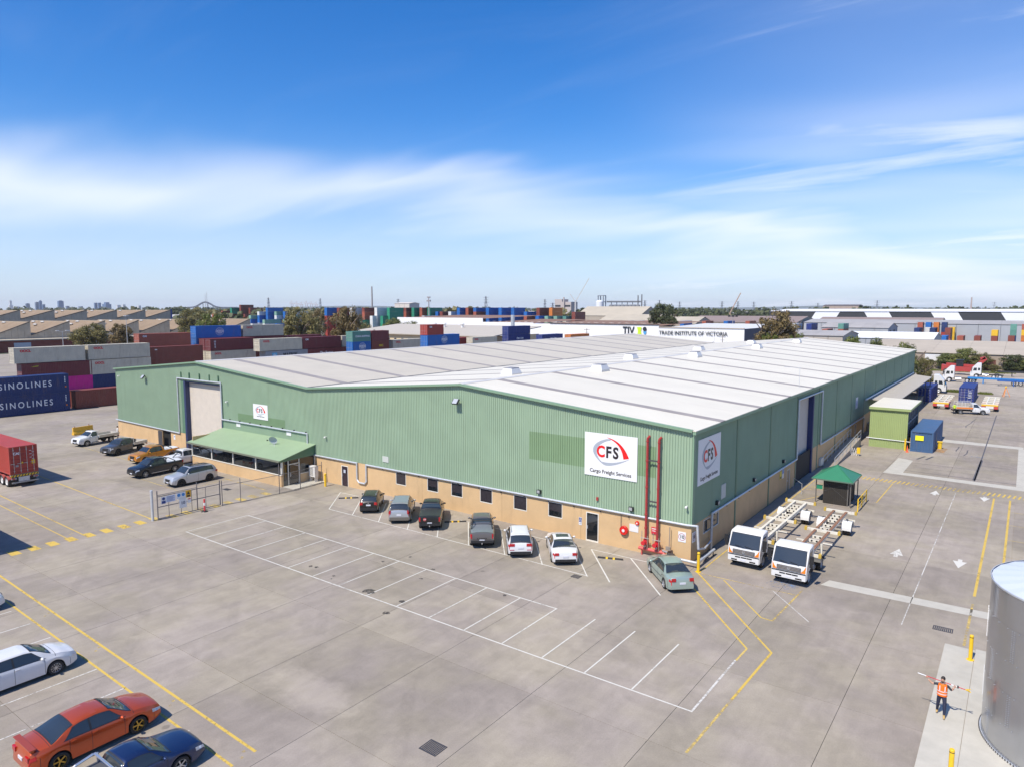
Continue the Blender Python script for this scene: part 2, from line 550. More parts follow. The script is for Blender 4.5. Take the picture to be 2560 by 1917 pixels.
strip((81.1, -6.29), (77.05, -1.6), 0.12, WPAINT, park); strip((84.63, -6.29), (80.22, -1.55), 0.12, WPAINT, park)
strip((77.0, -1.58), (82.2, -1.5), 0.10, WPAINT, park, z=0.007)
for x in (52.0, 54.9, 57.65, 60.42, 63.2, 66.0, 68.9, 71.7, 74.5): strip((x, -36.5), (x + 0.05, -30.95), 0.09, WFADE if x > 62 else WPAINT, park)
yel = root_struct('yellow_lane_markings')
strip((38, -29.05), (78.05, -30.14), 0.17, YPAINT, yel); strip((45, -30.42), (78.12, -31.2), 0.15, YPAINT, yel)
strip((8, -21.5), (43.3, -22.3), 0.13, YPAINT, yel); strip((8, -22.7), (43.1, -23.42), 0.11, YPAINT, yel)
strip((10, -16.3), (43.2, -17.05), 0.14, YPAINT, yel)
for y in (-27.1, -25.86, -24.6, -23.33, -22.06, -20.75, -19.41, -18.13, -16.9, -15.6, -14.3, -13.0, -11.7, -10.4, -9.1, -7.8, -6.5):
    x = 43.65 + (0.35 if y > -16 else 0)
    b = MB(); b.quad((x - 0.62, y - 0.30, 0.006), (x + 0.62, y - 0.33, 0.006), (x + 0.6, y + 0.32, 0.006), (x - 0.6, y + 0.3, 0.006), YPAINT if y < -17 else YFADE)
    b.build('painted_block', yel)
strip((4.5, -6.95), (20.5, -7.25), 0.10, YFADE, yel); strip((28.5, -10.75), (36.4, -10.95), 0.10, YFADE, yel)
for x in (1.0, 8.2, 15.6, 21.5, 25.2, 29.4, 33.0, 36.6): strip((x, -7.0 if x < 22 else -10.7), (x - 0.8, -2.0 if x < 22 else -5.3), 0.09, YFADE, yel)
strip((35.4, -5.45), (43.0, -5.7), 0.18, YFADE, yel)
strip((85.05, -1.3), (92.3, -9.64), 0.15, YPAINT, yel); strip((92.3, -9.64), (92.12, -15.2), 0.16, YPAINT, yel, z=0.006)
strip((92.12, -15.2), (91.95, -20.0), 0.15, YFADE, yel)
strip((85.9, -4.05), (91.14, -9.97), 0.14, YPAINT, yel); strip((91.14, -9.97), (91.09, -11.5), 0.14, YFADE, yel, z=0.006)
strip((85.1, -1.36), (91.36, -1.29), 0.10, YFADE, yel, z=0.006); strip((86.93, -1.56), (90.6, -5.77), 0.11, YPAINT, yel)
strip((90.6, -5.77), (91.25, -5.84), 0.12, YPAINT, yel, z=0.006); strip((91.25, -5.84), (91.5, -0.3), 0.14, YFADE, yel)
strip((89.99, -1.42), (92.95, -4.75), 0.07, WFADE, yel, z=0.008)
strip((85.14, -0.9), (85.14, 33.5), 0.11, YPAINT, yel)
strip((85.2, 19.7), (87.0, 23.9), 0.10, YPAINT, yel)
for k in range(7): strip((85.4, 26.0 + 0.55 * k), (86.9, 26.4 + 0.55 * k), 0.2, YFADE, yel)
strip((91.78, 24.7), (91.9, 33.4), 0.12, YPAINT, yel); strip((90.9, 24.85), (91.78, 24.7), 0.08, YFADE, yel)
strip((100.28, 5.0), (100.4, 32.9), 0.2, YPAINT, yel); strip((101.58, 12.0), (101.63, 32.9), 0.2, YPAINT, yel)
strip((100.23, -2.9), (100.27, 3.6), 0.17, YFADE, yel)
for k in range(4): strip((101.65, 14.5 + 4.6 * k), (107, 14.3 + 4.6 * k), 0.09, YFADE, yel)
for k in range(36):
    x = 88.7 + 0.4 * k
    strip((x - 0.05, 33.75), (x + 0.12, 35.1), 0.2, YPAINT if k < 12 or k > 27 else YFADE, yel)
for x, y in ((57.14, -29.9), (63.9, -30.05), (71.95, -30.35), (77.8, -30.55), (36.4, -22.45), (42.2, -22.75), (30.7, -22.3)):
    for s_ in (-0.14, 0.14): strip((x + s_ - 0.07, y - s_), (x + s_ + 0.07, y - s_), 0.16, YFADE, yel, 'painted_dab')
arrows = root_struct('direction_arrows')
for x, y, s_ in ((95.74, 31.9, 1), (99.69, 32.0, -1), (95.3, 11.0, 1), (99.1, 11.0, -1)):
    b = MB()
    b.add([(x - 0.42, y - 0.55 * s_, 0.006), (x + 0.42, y - 0.55 * s_, 0.006), (x, y + 1.0 * s_, 0.006)], [(0, 1, 2)], WPAINT)
    b.quad((x - 0.13, y - 1.05 * s_, 0.007), (x + 0.13, y - 1.05 * s_, 0.007), (x + 0.13, y - 0.5 * s_, 0.007), (x - 0.13, y - 0.5 * s_, 0.007), WPAINT)
    b.build('arrow', arrows)
strip((97.35, 33.0), (97.22, -2.0), 0.07, WFADE, arrows)
fix = root_struct('pavement_repairs')
def flat(name, pts, m, z, parent=fix):
    b = MB(); b.add([(x, y, z) for x, y in pts], [tuple(range(len(pts)))], m); return b.build(name, parent)
flat('concrete_strip', [(92.2, 1.35), (92.5, 2.5), (101.6, 2.75), (101.6, 1.7)], PALE, 0.004)
flat('concrete_strip', [(90.3, 38.3), (93.0, 38.3), (102, 37.6), (102, 39.3), (93, 39.6), (90.3, 39.4)], PALE, 0.004)
flat('concrete_strip', [(90.35, 39.4), (92.05, 39.5), (92.15, 47.0), (90.55, 47.8)], PALE, 0.005)
flat('concrete_strip', [(93.7, 62.5), (102.5, 62.4), (102.5, 64.2), (93.7, 64.9)], PALE, 0.004)
flat('concrete_strip', [(102.0, 37.6), (106, 37.5), (106, 64), (102.0, 62.4)], PALE, 0.006)
for p, q, w in (((92.4, 45.75), (98.4, 45.5), 0.07), ((92.05, 40.9), (102, 40.4), 0.13), ((98.75, 95), (98.5, 39.6), 0.16), ((92.2, 43.3), (98.4, 43.0), 0.08), ((98.6, 48.5), (102, 48.3), 0.1),
                ((92.4, 48.2), (93.0, 50.6), 0.3), ((93.3, 48.6), (93.8, 51.0), 0.3), ((98.45, 40.0), (98.6, 52.0), 0.36), ((94.5, 68.0), (97.5, 69.4), 0.1), ((90.0, 91.0), (103.0, 90.3), 0.12), ((93.8, 79.0), (103, 78.3), 0.08), ((84.5, 62.0), (84.5, 62.1), 0.1)):
    strip(p, q, w, TAR, fix, 'tar_seam', 0.008)
rnd = random.Random(3)
for (x, y) in ((96.2, 88.0), (95.8, 60.0), (97.0, 58.0)):
    pts = [(x, y)]
    for k in range(6): pts.append((pts[-1][0] + rnd.uniform(-0.28, 0.12), pts[-1][1] - rnd.uniform(1.0, 2.6) * (1 if y > 70 else 0.35)))
    for p, q in zip(pts, pts[1:]): strip(p, q, 0.14, TAR, fix, 'tar_seam', 0.009)
BLUEP = paint_mat('blue_spill', (0.16, 0.27, 0.48), 0.80)
flat('blue_stain', [(97.3, 53.6), (98.5, 53.3), (99.1, 54.1), (98.4, 55.0), (97.6, 54.7)], BLUEP, 0.011)
flat('blue_stain', [(89.3, -0.45), (89.9, -0.8), (90.6, -0.75), (91.1, -0.4), (91.2, 0.2), (90.4, 0.5), (89.5, 0.4)], BLUEP, 0.006)
flat('rust_stain', [(92.9, 54.5), (94.6, 54.3), (94.8, 57.6), (93.6, 57.9)], paint_mat('rust_stain_paint', (0.42, 0.24, 0.10), 0.7), 0.006)
OIL = paint_mat('oil_stain', (0.06, 0.054, 0.048), 0.66)
for x, y, r_ in ((69.65, -16.5, 0.42), (63.13, -16.0, 0.17), (63.65, -15.87, 0.16), (65.85, -16.2, 0.13), (70.84, -13.12, 0.16), (70.33, -11.42, 0.17), (72.42, -16.45, 0.2), (72.8, -18.1, 0.22), (66.5, -12.43, 0.14), (67.4, -10.63, 0.15), (76.87, -12.0, 0.14), (66.1, -16.6, 0.1)):
    pts = [(x + r_ * rnd.uniform(0.45, 1.3) * math.cos(t * 0.5236), y + r_ * rnd.uniform(0.45, 1.2) * math.sin(t * 0.5236)) for t in range(12)]
    flat('oil_stain', pts, OIL, 0.009)
pad = MB()
pad.box(99.4, 100.735, -34, -3.2, -0.02, 0.03, PALE)
p1 = pad.build('concrete_pad'); tag(p1, kind='structure')
pad = MB(); pad.box(100.755, 112, -34, -3.0, -0.02, 0.03, PALE); tag(pad.build('concrete_pad'), kind='structure')
# cast iron grates
GR = mat('grate_iron', (0.06, 0.06, 0.07), 0.6, 0.3)
def grate(x, y, w, d, rz, label):
    o = empty('drain_grate', (x, y, 0.002), rz)
    f = MB(); f.box(-w / 2, w / 2, -d / 2, -d / 2 + 0.05, -0.03, 0.012); f.box(-w / 2, w / 2, d / 2 - 0.05, d / 2, -0.03, 0.012); f.box(-w / 2, -w / 2 + 0.05, -d / 2 + 0.05, d / 2 - 0.05, -0.03, 0.012); f.box(w / 2 - 0.05, w / 2, -d / 2 + 0.05, d / 2 - 0.05, -0.03, 0.012)
    f.build('frame', o, GR)
    n_ = int(w / 0.1)
    bm_ = MB(); bm_.box(-0.028, 0.028, -d / 2 + 0.05, d / 2 - 0.05, -0.03, 0.008, GR); me = bm_.mesh('bar')
    for i in range(n_): link('bar', me, o, (-w / 2 + 0.07 + (w - 0.14) * (i + 0.5) / n_, 0, 0))
    tag(o, label, 'grate')
grate(83.6, -25.75, 0.9, 0.75, 0, 'dark square drain grate in the open concrete yard')
grate(99.15, -1.3, 0.95, 0.6, 0, 'drain grate in the lane near the yellow bollard')
grate(78.85, -6.75, 0.6, 0.5, 0, 'small grate beside the bay of the white sedan')
grate(39.6, -7.8, 0.9, 0.5, 0, 'drain grate inside the fence by the silver four wheel drive')

# ------------------------------------------------------------------ materials of the warehouse
GREEN = mat('green_cladding', (0.285, 0.385, 0.265), 0.5, var=0.07, vscale=0.35, dirt=0.32, dirtc=(0.21, 0.26, 0.17), dscale=0.8, dst=(1.6, 1.6, 0.12))
GREEN_OLD = mat('unfaded_green_cladding', (0.20, 0.30, 0.165), 0.5, var=0.06, vscale=0.5)
GREEN_D = mat('green_flashing', (0.10, 0.19, 0.12), 0.45, var=0.05)
GREEN_T = mat('green_trim', (0.20, 0.31, 0.20), 0.5)
ROOFB = mat('weathered_roof_sheet', (0.545, 0.49, 0.385), 0.5, var=0.05, vscale=0.3, dirt=0.3, dirtc=(0.44, 0.39, 0.33), dscale=0.5, dst=(0.12, 1.6, 0.1), rnd=0.03)
ROOFW = mat('white_roof_sheet', (0.69, 0.645, 0.53), 0.5, var=0.04, vscale=0.3, dirt=0.30, dirtc=(0.52, 0.46, 0.38), dscale=0.5, dst=(0.12, 1.6, 0.1), rnd=0.02)
SKYL = mat('aged_skylight_sheet', (0.31, 0.27, 0.24), 0.5, var=0.12, vscale=0.8)
TAN = mat('tan_render', (0.57, 0.385, 0.20), 0.8, var=0.07, vscale=0.8, dirt=0.45, dirtc=(0.36, 0.24, 0.13), dscale=0.9, dst=(1.5, 1.5, 0.3), bump=0.2, bscale=18)
GALV = mat('galvanised_pipe', (0.56, 0.58, 0.60), 0.38, 0.35, var=0.1, vscale=3)
NAVY = mat('navy_jamb', (0.022, 0.035, 0.10), 0.5)
ROLLER = mat('cream_roller_curtain', (0.60, 0.54, 0.46), 0.55, var=0.05, vscale=1.5)
WFRAME = mat('white_frame', (0.70, 0.66, 0.58), 0.5)
GLASS = mat('dark_glass', (0.012, 0.015, 0.018), 0.04, spec=0.9)
MIRRORG = mat('mirror_film_glass', (0.10, 0.11, 0.12), 0.02, 0.85)
BLIND = mat('window_blind', (0.035, 0.03, 0.035), 0.25, var=0.3, vscale=6)
DARK = mat('dark_interior', (0.012, 0.012, 0.013), 0.8)
BLACK = mat('black_plastic', (0.018, 0.018, 0.02), 0.45)
WHITE = mat('white_paint', (0.68, 0.67, 0.65), 0.45, var=0.03, vscale=2)
REDP = mat('red_fire_paint', (0.34, 0.035, 0.035), 0.4, var=0.12, vscale=3)
YELB = mat('bollard_yellow', (0.80, 0.50, 0.02), 0.45, var=0.06, vscale=3)
STEELD = mat('dark_steel', (0.10, 0.095, 0.10), 0.5, 0.5)
CREAMW = mat('cream_wall', (0.58, 0.50, 0.38), 0.8, var=0.05)

W_, D_, BAY = 84.0, 116.6, 8.97
RP = [(0, 9.34), (21.24, 11.18), (42.47, 9.46), (63.24, 11.18), (84, 9.34)]
def roofz(x):
    for (a, za), (b, zb) in zip(RP, RP[1:]):
        if a <= x <= b: return za + (zb - za) * (x - a) / (b - a)
    return 9.34
wh = tag(empty('warehouse', (42, 0, 0)), 'long green corrugated warehouse with white twin gable roof and tan base wall', 'warehouse')
wh_inv = Matrix.Translation((-42, 0, 0))
def wpart(mb, name, m=None, smooth=None, parent=None):
    mb.v = [(x - 42, y, z) for x, y, z in mb.v]
    return mb.build(name, parent or wh, m, smooth)

PROF = [(0.0, 0.0), (0.118, 0.0), (0.130, 1.0), (0.180, 1.0)]
def corr(mb, a0, a1, zb, zt, pos, axis, sgn, depth=0.05, pitch=0.205, m=None, cuts=None, mf=None):
    """ribbed sheet in the plane axis=pos, running from a0 to a1; zb/zt numbers or functions"""
    fb = zb if callable(zb) else (lambda x: zb)
    ft = zt if callable(zt) else (lambda x: zt)
    n_ = max(1, int(round((a1 - a0) / pitch))); pt = (a1 - a0) / n_
    pts = []
    for i in range(n_):
        for u, d in PROF: pts.append((a0 + i * pt + u * pt / pitch, d * depth))
    pts.append((a1, 0))
    # break lines at roof corners
    cuts = cuts or []
    for (u0, d0), (u1, d1) in zip(pts, pts[1:]):
        zs0 = [fb(u0)] + [c for c in cuts if fb(u0) < c < min(ft(u0), ft(u1))] + [ft(u0)]
        zs1 = [fb(u1)] + zs0[1:-1] + [ft(u1)]
        for k in range(len(zs0) - 1):
            def P(u, d, z): return (u, pos + sgn * d, z) if axis == 'y' else (pos + sgn * d, u, z)
            mm = mf((u0 + u1) / 2, (zs0[k] + zs0[k + 1]) / 2) if mf else m
            mb.quad(P(u0, d0, zs0[k]), P(u1, d1, zs1[k]), P(u1, d1, zs1[k + 1]), P(u0, d0, zs0[k + 1]), mm)
    return mb

def ghost(x, z):
    if 5.66 < z < 7.9 and 70.36 < x < 81.3: return GREEN_OLD
    if 4.85 < z < 5.72 and 29.6 < x < 38.4: return GREEN_OLD
    return GREEN
b = MB(); corr(b, 0.02, 17.3, 2.12, lambda x: roofz(x) - 0.02, 0, 'y', -1, m=GREEN); wpart(b, 'cladding')
b = MB(); corr(b, 17.3, 26.6, 8.75, lambda x: roofz(x) - 0.02, 0, 'y', -1, m=GREEN); wpart(b, 'cladding')
b = MB(); corr(b, 26.6, 83.95, 2.63, lambda x: roofz(x) - 0.02, 0, 'y', -1, cuts=[4.85, 5.66, 5.72, 7.9], mf=ghost); wpart(b, 'cladding')
for q0, q1 in ((17.3, 17.9), (26.3, 26.6)): b = MB(); b.box(q0, q1, 0.0, 0.16, 0, 8.75); wpart(b, 'door_jamb_cladding', GREEN_D)
for q0, q1 in ((17.92, 18.32), (26.1, 26.28)): b = MB(); b.box(q0, q1, -0.02, 0.9, 0, 8.75); wpart(b, 'door_jamb', NAVY)
b = MB(); b.box(18.32, 26.1, 0.1, 0.9, 8.55, 8.74); wpart(b, 'door_head', NAVY)
def roller(u0, u1, zt, pos, axis, name='roller_door'):
    o = MB(); n_ = int(zt / 0.11)
    for i in range(n_):
        z0, z1 = zt * i / n_, zt * (i + 1) / n_
        zm, zq = z0 + 0.62 * (z1 - z0), z0 + 0.82 * (z1 - z0)
        for za, zb_, da, db in ((z0, zm, 0.0, 0.028), (zm, zq, 0.028, 0.028), (zq, z1, 0.028, 0.0)):
            if axis == 'y': o.quad((u0, pos - da, za), (u1, pos - da, za), (u1, pos - db, zb_), (u0, pos - db, zb_))
            else: o.quad((pos + da, u0, za), (pos + da, u1, za), (pos + db, u1, zb_), (pos + db, u0, zb_))
    return wpart(o, name, ROLLER)
roller(18.32, 26.1, 8.55, 0.55, 'y')
# side and back walls
b = MB(); corr(b, 0, D_, 0.0, 9.3, 0.0, 'x', -1, pitch=0.41, depth=0.05, m=GREEN); wpart(b, 'cladding')
b = MB(); corr(b, 0, 84, 0.0, lambda x: roofz(x) - 0.02, D_, 'y', 1, pitch=0.5, depth=0.04, m=GREEN); wpart(b, 'cladding')
for k in range(13):
    y0, y1 = k * BAY, (k + 1) * BAY
    if k == 3:
        b = MB(); corr(b, y0, 34.0, 8.55, 9.3, 84.0, 'x', 1, m=GREEN); wpart(b, 'cladding_panel')
        b = MB(); corr(b, 34.0, y1, 2.63, 9.3, 84.0, 'x', 1, m=GREEN); wpart(b, 'cladding_panel')
    else:
        b = MB(); corr(b, y0, y1, 2.63, 9.3, 84.0, 'x', 1, m=GREEN); wpart(b, 'cladding_panel')
    if k: 
        b = MB(); b.box(84.0, 84.07, y0 - 0.14, y0 + 0.14, 0.0 if k != 3 else 0.0, 9.28); wpart(b, 'column_flashing', GREEN_D)
b = MB(); b.box(83.97, 84.09, -0.09, 0.22, 2.6, 9.33); wpart(b, 'corner_flashing', GREEN_T)
b = MB(); b.box(83.2, 84.0, 33.6, 34.0, 0, 8.55); wpart(b, 'door_jamb', mat('navy_door_panel', (0.018, 0.03, 0.12), 0.5))
b = MB(); b.box(83.3, 84.06, 26.9, 27.2, 0, 8.55); wpart(b, 'door_jamb', NAVY)
b = MB(); b.box(83.2, 84.0, 27.2, 33.6, 8.40, 8.55); wpart(b, 'door_head', NAVY)
roller(27.2, 33.6, 8.4, 83.45, 'x')
# openings in the base wall
def holed(mb, u0, u1, z0, z1, holes, pos, axis, sgn, depth=0.16, m=None):
    us = sorted({u0, u1, *[h[0] for h in holes], *[h[1] for h in holes]})
    zs = sorted({z0, z1, *[h[2] for h in holes], *[h[3] for h in holes]})
    def P(u, d, z): return (u, pos + sgn * d, z) if axis == 'y' else (pos + sgn * d, u, z)
    for a, c in zip(us, us[1:]):
        for e, f in zip(zs, zs[1:]):
            cu, cz = (a + c) / 2, (e + f) / 2
            if any(h[0] < cu < h[1] and h[2] < cz < h[3] for h in holes): continue
            mb.quad(P(a, 0, e), P(c, 0, e), P(c, 0, f), P(a, 0, f), m)
    for h0, h1, h2, h3 in holes:
        for (ua, za), (ub, zb) in (((h0, h2), (h1, h2)), ((h1, h2), (h1, h3)), ((h1, h3), (h0, h3)), ((h0, h3), (h0, h2))):
            mb.quad(P(ua, 0, za), P(ub, 0, zb), P(ub, -depth, zb), P(ua, -depth, za), m)
    for ua, ub in ((u0, u0), (u1, u1)):
        mb.quad(P(ua, 0, z0), P(ua, 0, z1), P(ua, -depth, z1), P(ua, -depth, z0), m)
    return mb
WINX = [(55.12, 56.45), (59.13, 60.46), (62.0, 63.3), (65.25, 66.58), (68.8, 70.13), (72.2, 73.52)]
FRONTH = [(a, c, 1.28, 2.5) for a, c in WINX] + [(47.39, 48.40, 0.0, 2.06), (75.66, 76.75, 0.0, 2.26)]
edges = [42.6, 49.95, 58.48, 67.58, 75.2, 84.04]
for a, c in zip(edges, edges[1:]):
    b = MB(); holed(b, a + 0.008, c - 0.008, 0, 2.635, [h for h in FRONTH if a < h[0] < c], -0.03, 'y', -1, m=TAN); wpart(b, 'wall_panel')
b = MB(); b.box(42.6, 84.0, 0.14, 0.2, 0, 2.6); wpart(b, 'dark_backing', DARK)
for a, c, hs in ((0.0, 8.6, []), (8.6, 17.9, [(12.2, 14.3, 0.0, 2.0)])):
    b = MB(); holed(b, a + 0.008, c - 0.008, 0, 2.13, hs, -0.03, 'y', -1, m=TAN); wpart(b, 'wall_panel')
b = MB(); b.box(12.2, 13.2, -0.62, -0.57, 0.02, 1.98); wpart(b, 'open_door', STEELD)
b = MB(); b.box(0.1, 17.8, 0.14, 0.2, 0, 2.1); wpart(b, 'dark_backing', DARK)  # near-black sheet paints the unlit inside of the open doorway
SIDEH = [(2.2, 5.3, 1.5, 2.5), (24.0, 25.0, 0, 2.1), (57.0, 58.0, 0.0, 2.1)]
for k in range(13):
    y0, y1 = k * BAY, (k + 1) * BAY
    if k == 3: y0 = 34.0
    b = MB(); holed(b, y0 + 0.01, y1 - 0.01, 0, 2.635, [h for h in SIDEH if y0 < h[0] < y1], 84.03, 'x', 1, m=TAN); wpart(b, 'wall_panel')
b = MB(); b.box(83.8, 83.86, 0.2, D_, 0, 2.6); wpart(b, 'dark_backing', DARK)
def window(a, c, z0, z1, pos, axis):
    o = MB(); t = 0.05
    bx = (lambda u0, u1, d0, d1, z0_, z1_: o.box(u0, u1, pos + d0, pos + d1, z0_, z1_)) if axis == 'y' else (lambda u0, u1, d0, d1, z0_, z1_: o.box(pos - d1, pos - d0, u0, u1, z0_, z1_))
    bx(a, a + t, -0.012, 0.08, z0, z1); bx(c - t, c, -0.012, 0.08, z0, z1); bx(a + t, c - t, -0.012, 0.08, z0, z0 + t); bx(a + t, c - t, -0.012, 0.08, z1 - t, z1)
    w = wpart(o, 'window', WFRAME)
    p = MB()
    zm = z0 + (z1 - z0) * 0.36
    if axis == 'y':
        p.quad((a + t, pos + 0.05, z0 + t), (c - t, pos + 0.05, z0 + t), (c - t, pos + 0.05, z1 - t), (a + t, pos + 0.05, z1 - t), GLASS)
    else:
        p.quad((pos - 0.05, a + t, z0 + t), (pos - 0.05, c - t, z0 + t), (pos - 0.05, c - t, z1 - t), (pos - 0.05, a + t, z1 - t), GLASS)
    wpart_pane(p, w)
    return w
def wpart_pane(p, w):
    p.v = [(x - 42, y, z) for x, y, z in p.v]
    return p.build('pane', w)
for i, (a, c) in enumerate(WINX):
    w = window(a, c, 1.28, 2.5, -0.03, 'y')
    bl = MB(); bl.box(a + 0.06, c - 0.06, 0.006, 0.014, 1.28 + (0.1, 0.45, 0.35, 0.12, 0.1, 0.5)[i], 2.44, BLIND); wpart(bl, 'blind', parent=w)
window(2.2, 5.3, 1.5, 2.5, 84.03, 'x')
def door(a, c, zt, pos, axis, m, glass=False):
    o = MB(); t = 0.07
    bx = (lambda u0, u1, d0, d1, z0, z1: o.box(u0, u1, pos + d0, pos + d1, z0, z1)) if axis == 'y' else (lambda u0, u1, d0, d1, z0, z1: o.box(pos - d1, pos - d0, u0, u1, z0, z1))
    bx(a, a + t, -0.015, 0.1, 0, zt); bx(c - t, c, -0.015, 0.1, 0, zt); bx(a + t, c - t, -0.015, 0.1, zt - t, zt)
    if glass: bx(a + t, c - t, -0.01, 0.06, 0.0, 0.1)
    d = wpart(o, 'door', WFRAME)
    p = MB()
    if axis == 'y': p.box(a + t, c - t, pos + 0.03, pos + 0.06, 0.10 if glass else 0.01, zt - t, m)
    else: p.box(pos - 0.06, pos - 0.03, a + t, c - t, 0.01, zt - t, m)
    wpart(p, 'door_leaf', parent=d)
    h = MB()
    if axis == 'y': h.box(a + 0.12, a + 0.16, pos - 0.06, pos + 0.03, 0.95, 1.2, GALV)
    else: h.box(pos - 0.03, pos + 0.05, a + 0.12, a + 0.16, 0.95, 1.1, GALV)
    wpart(h, 'handle', parent=d)
    return d
door(47.39, 48.40, 2.06, -0.03, 'y', mat('brown_door', (0.035, 0.022, 0.03), 0.4))
door(75.66, 76.75, 2.26, -0.03, 'y', GLASS, True)
door(24.0, 25.0, 2.1, 84.03, 'x', mat('tan_door', (0.30, 0.22, 0.13), 0.5)); door(57.0, 58.0, 2.1, 84.03, 'x', mat('tan_door', (0.30, 0.22, 0.13), 0.5))
# roof: bays of sheeting and skylight strips on four slopes
SKW = 0.95
for s in range(4):
    (xa, za), (xb, zb) = RP[s], RP[s + 1]
    xa2, za2 = (xa - 0.25, za - 0.02) if s == 0 else (xa, za)
    xb2, zb2 = (xb + 0.25, zb - 0.02) if s == 3 else (xb, zb)
    def sheet(y0, y1, m, dz, name):
        o = MB()
        v = [(xa2, y0, za2 + dz + 0.05), (xb2, y0, zb2 + dz + 0.05), (xb2, y1, zb2 + dz + 0.05), (xa2, y1, za2 + dz + 0.05)]
        v += [(x, y, z - 0.05) for x, y, z in v]
        o.add(v, [(0, 1, 2, 3), (7, 6, 5, 4), (0, 4, 5, 1), (1, 5, 6, 2), (2, 6, 7, 3), (3, 7, 4, 0)], m)
        return wpart(o, name)
    prev = -0.22
    for k in range(13):
        c = (k + 0.56) * BAY
        sheet(prev, c - SKW / 2, ROOFW if s > 1 else ROOFB, 0, 'roof_sheet')
        sheet(c - SKW / 2 - 0.03, c + SKW / 2 + 0.03, SKYL, 0.012 if s != 2 else 0.010, 'skylight')
        prev = c + SKW / 2
    sheet(prev, D_ + 0.2, ROOFW if s > 1 else ROOFB, 0, 'roof_sheet')
b = MB()
for (xa, za), (xb, zb) in zip(RP, RP[1:]):
    b.prism([(xa, za - 0.10), (xb, zb - 0.10), (xb, zb + 0.075), (xa, za + 0.075)], -0.30, -0.235, GREEN_T)
    b.prism([(xa, za + 0.056), (xb, zb + 0.056), (xb, zb + 0.075), (xa, za + 0.075)], -0.235, 0.0, GREEN_T)
wpart(b, 'barge_capping')
RIDGE = mat('ridge_cap_grey', (0.55, 0.54, 0.52), 0.5)
for s in (1, 3):
    x, z = RP[s]
    b = MB(); b.prism([(x - 0.3, z + 0.05), (x, z + 0.13), (x + 0.3, z + 0.05), (x + 0.3, z + 0.03), (x, z + 0.11), (x - 0.3, z + 0.03)], -0.2, D_ + 0.2); wpart(b, 'ridge_cap', RIDGE)
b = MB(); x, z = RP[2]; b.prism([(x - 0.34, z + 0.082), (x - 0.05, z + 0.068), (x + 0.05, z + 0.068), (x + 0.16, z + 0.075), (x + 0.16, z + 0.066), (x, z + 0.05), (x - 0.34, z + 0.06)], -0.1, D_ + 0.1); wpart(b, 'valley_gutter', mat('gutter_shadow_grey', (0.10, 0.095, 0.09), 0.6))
b = MB(); b.prism([(84.05, 9.30), (84.28, 9.30), (84.28, 9.12), (84.05, 9.12)], -0.3, D_); wpart(b, 'eave_gutter', GREEN_T)
# pipework that follows the cladding edge
b = MB(); y = -0.14; r_ = 0.085
b.tube([(-0.3, y, 2.22), (16.7, y, 2.05), (16.7, y, 9.0), (26.45, y, 9.0), (26.45, y, 4.72), (42.25, y, 4.70), (42.25, y, 2.58), (49.82, y, 2.6), (49.82, y, 0.95), (50.1, y, 0.7), (50.9, y, 0.7), (51.15, y, 0.95), (51.15, y, 2.6), (83.7, y, 2.72), (84.5, y, 2.78), (84.62, y, 1.2)], r_, 10, GALV)
wpart(b, 'pipe', smooth=40)
b = MB(); x = 84.2
b.tube([(x, 3.45, 0.0), (x, 3.45, 2.78), (x, 26.75, 2.70), (x, 26.75, 8.62), (x, 36.7, 8.60), (x, 36.7, 2.62), (x, 62.5, 2.5), (x, 62.5, 0.3)], r_, 10, GALV)
b.tube([(84.62, -0.14, 1.2), (84.4, 1.6, 0.7), (84.2, 3.4, 0.75)], r_ * 0.9, 8, GALV)
wpart(b, 'pipe', smooth=40)
b = MB(); b.tube([(82.6, -0.75, 0.42), (84.75, -0.75, 0.42), (84.75, 2.6, 0.42)], 0.1, 10, GALV)
for q in ((83.2, -0.75), (84.75, -0.6), (84.75, 1.0), (84.75, 2.4)): b.box(q[0] - 0.03, q[0] + 0.03, q[1] - 0.03, q[1] + 0.03, 0, 0.36, STEELD)
wpart(b, 'guard_rail', smooth=40)
b = MB()
for x in [28 + 2.0 * i for i in range(8)]: b.box(x, x + 0.05, -0.2, -0.05, 4.76, 4.9, STEELD)
for x in [44 + 2.35 * i for i in range(17)]: b.box(x, x + 0.05, -0.16, -0.02, 2.44, 2.53, STEELD)
for x in (17.6, 19.5, 21.8, 24, 25.9): b.box(x, x + 0.06, -0.18, -0.03, 9.08, 9.8, GREEN_D)
for q in [4 + 2.7 * i for i in range(9)]: b.box(84.04, 84.2, q, q + 0.05, 2.56, 2.63, STEELD)
wpart(b, 'pipe_bracket')
# office lean-to on the front
ox0, ox1, oy = 26.7, 43.2, -4.0
b = MB(); b.add([(ox0 - 0.35, 0.0, 3.72), (ox1 + 0.25, 0.0, 3.72), (ox1 + 0.25, oy - 0.45, 2.72), (ox0 - 0.35, oy - 0.45, 2.72)] + [(ox0 - 0.35, 0.0, 3.66), (ox1 + 0.25, 0.0, 3.66), (ox1 + 0.25, oy - 0.45, 2.66), (ox0 - 0.35, oy - 0.45, 2.66)], [(0, 1, 2, 3), (7, 6, 5, 4), (0, 4, 5, 1), (1, 5, 6, 2), (2, 6, 7, 3), (3, 7, 4, 0)], mat('pale_green_roof', (0.26, 0.35, 0.215), 0.5, var=0.05, vscale=0.8))
can = wpart(b, 'office_roof')
b = MB(); b.box(ox0 - 0.4, ox1 + 0.3, oy - 0.58, oy - 0.45, 2.58, 2.73); wpart(b, 'office_gutter', mat('dark_green_gutter', (0.16, 0.17, 0.12), 0.5))
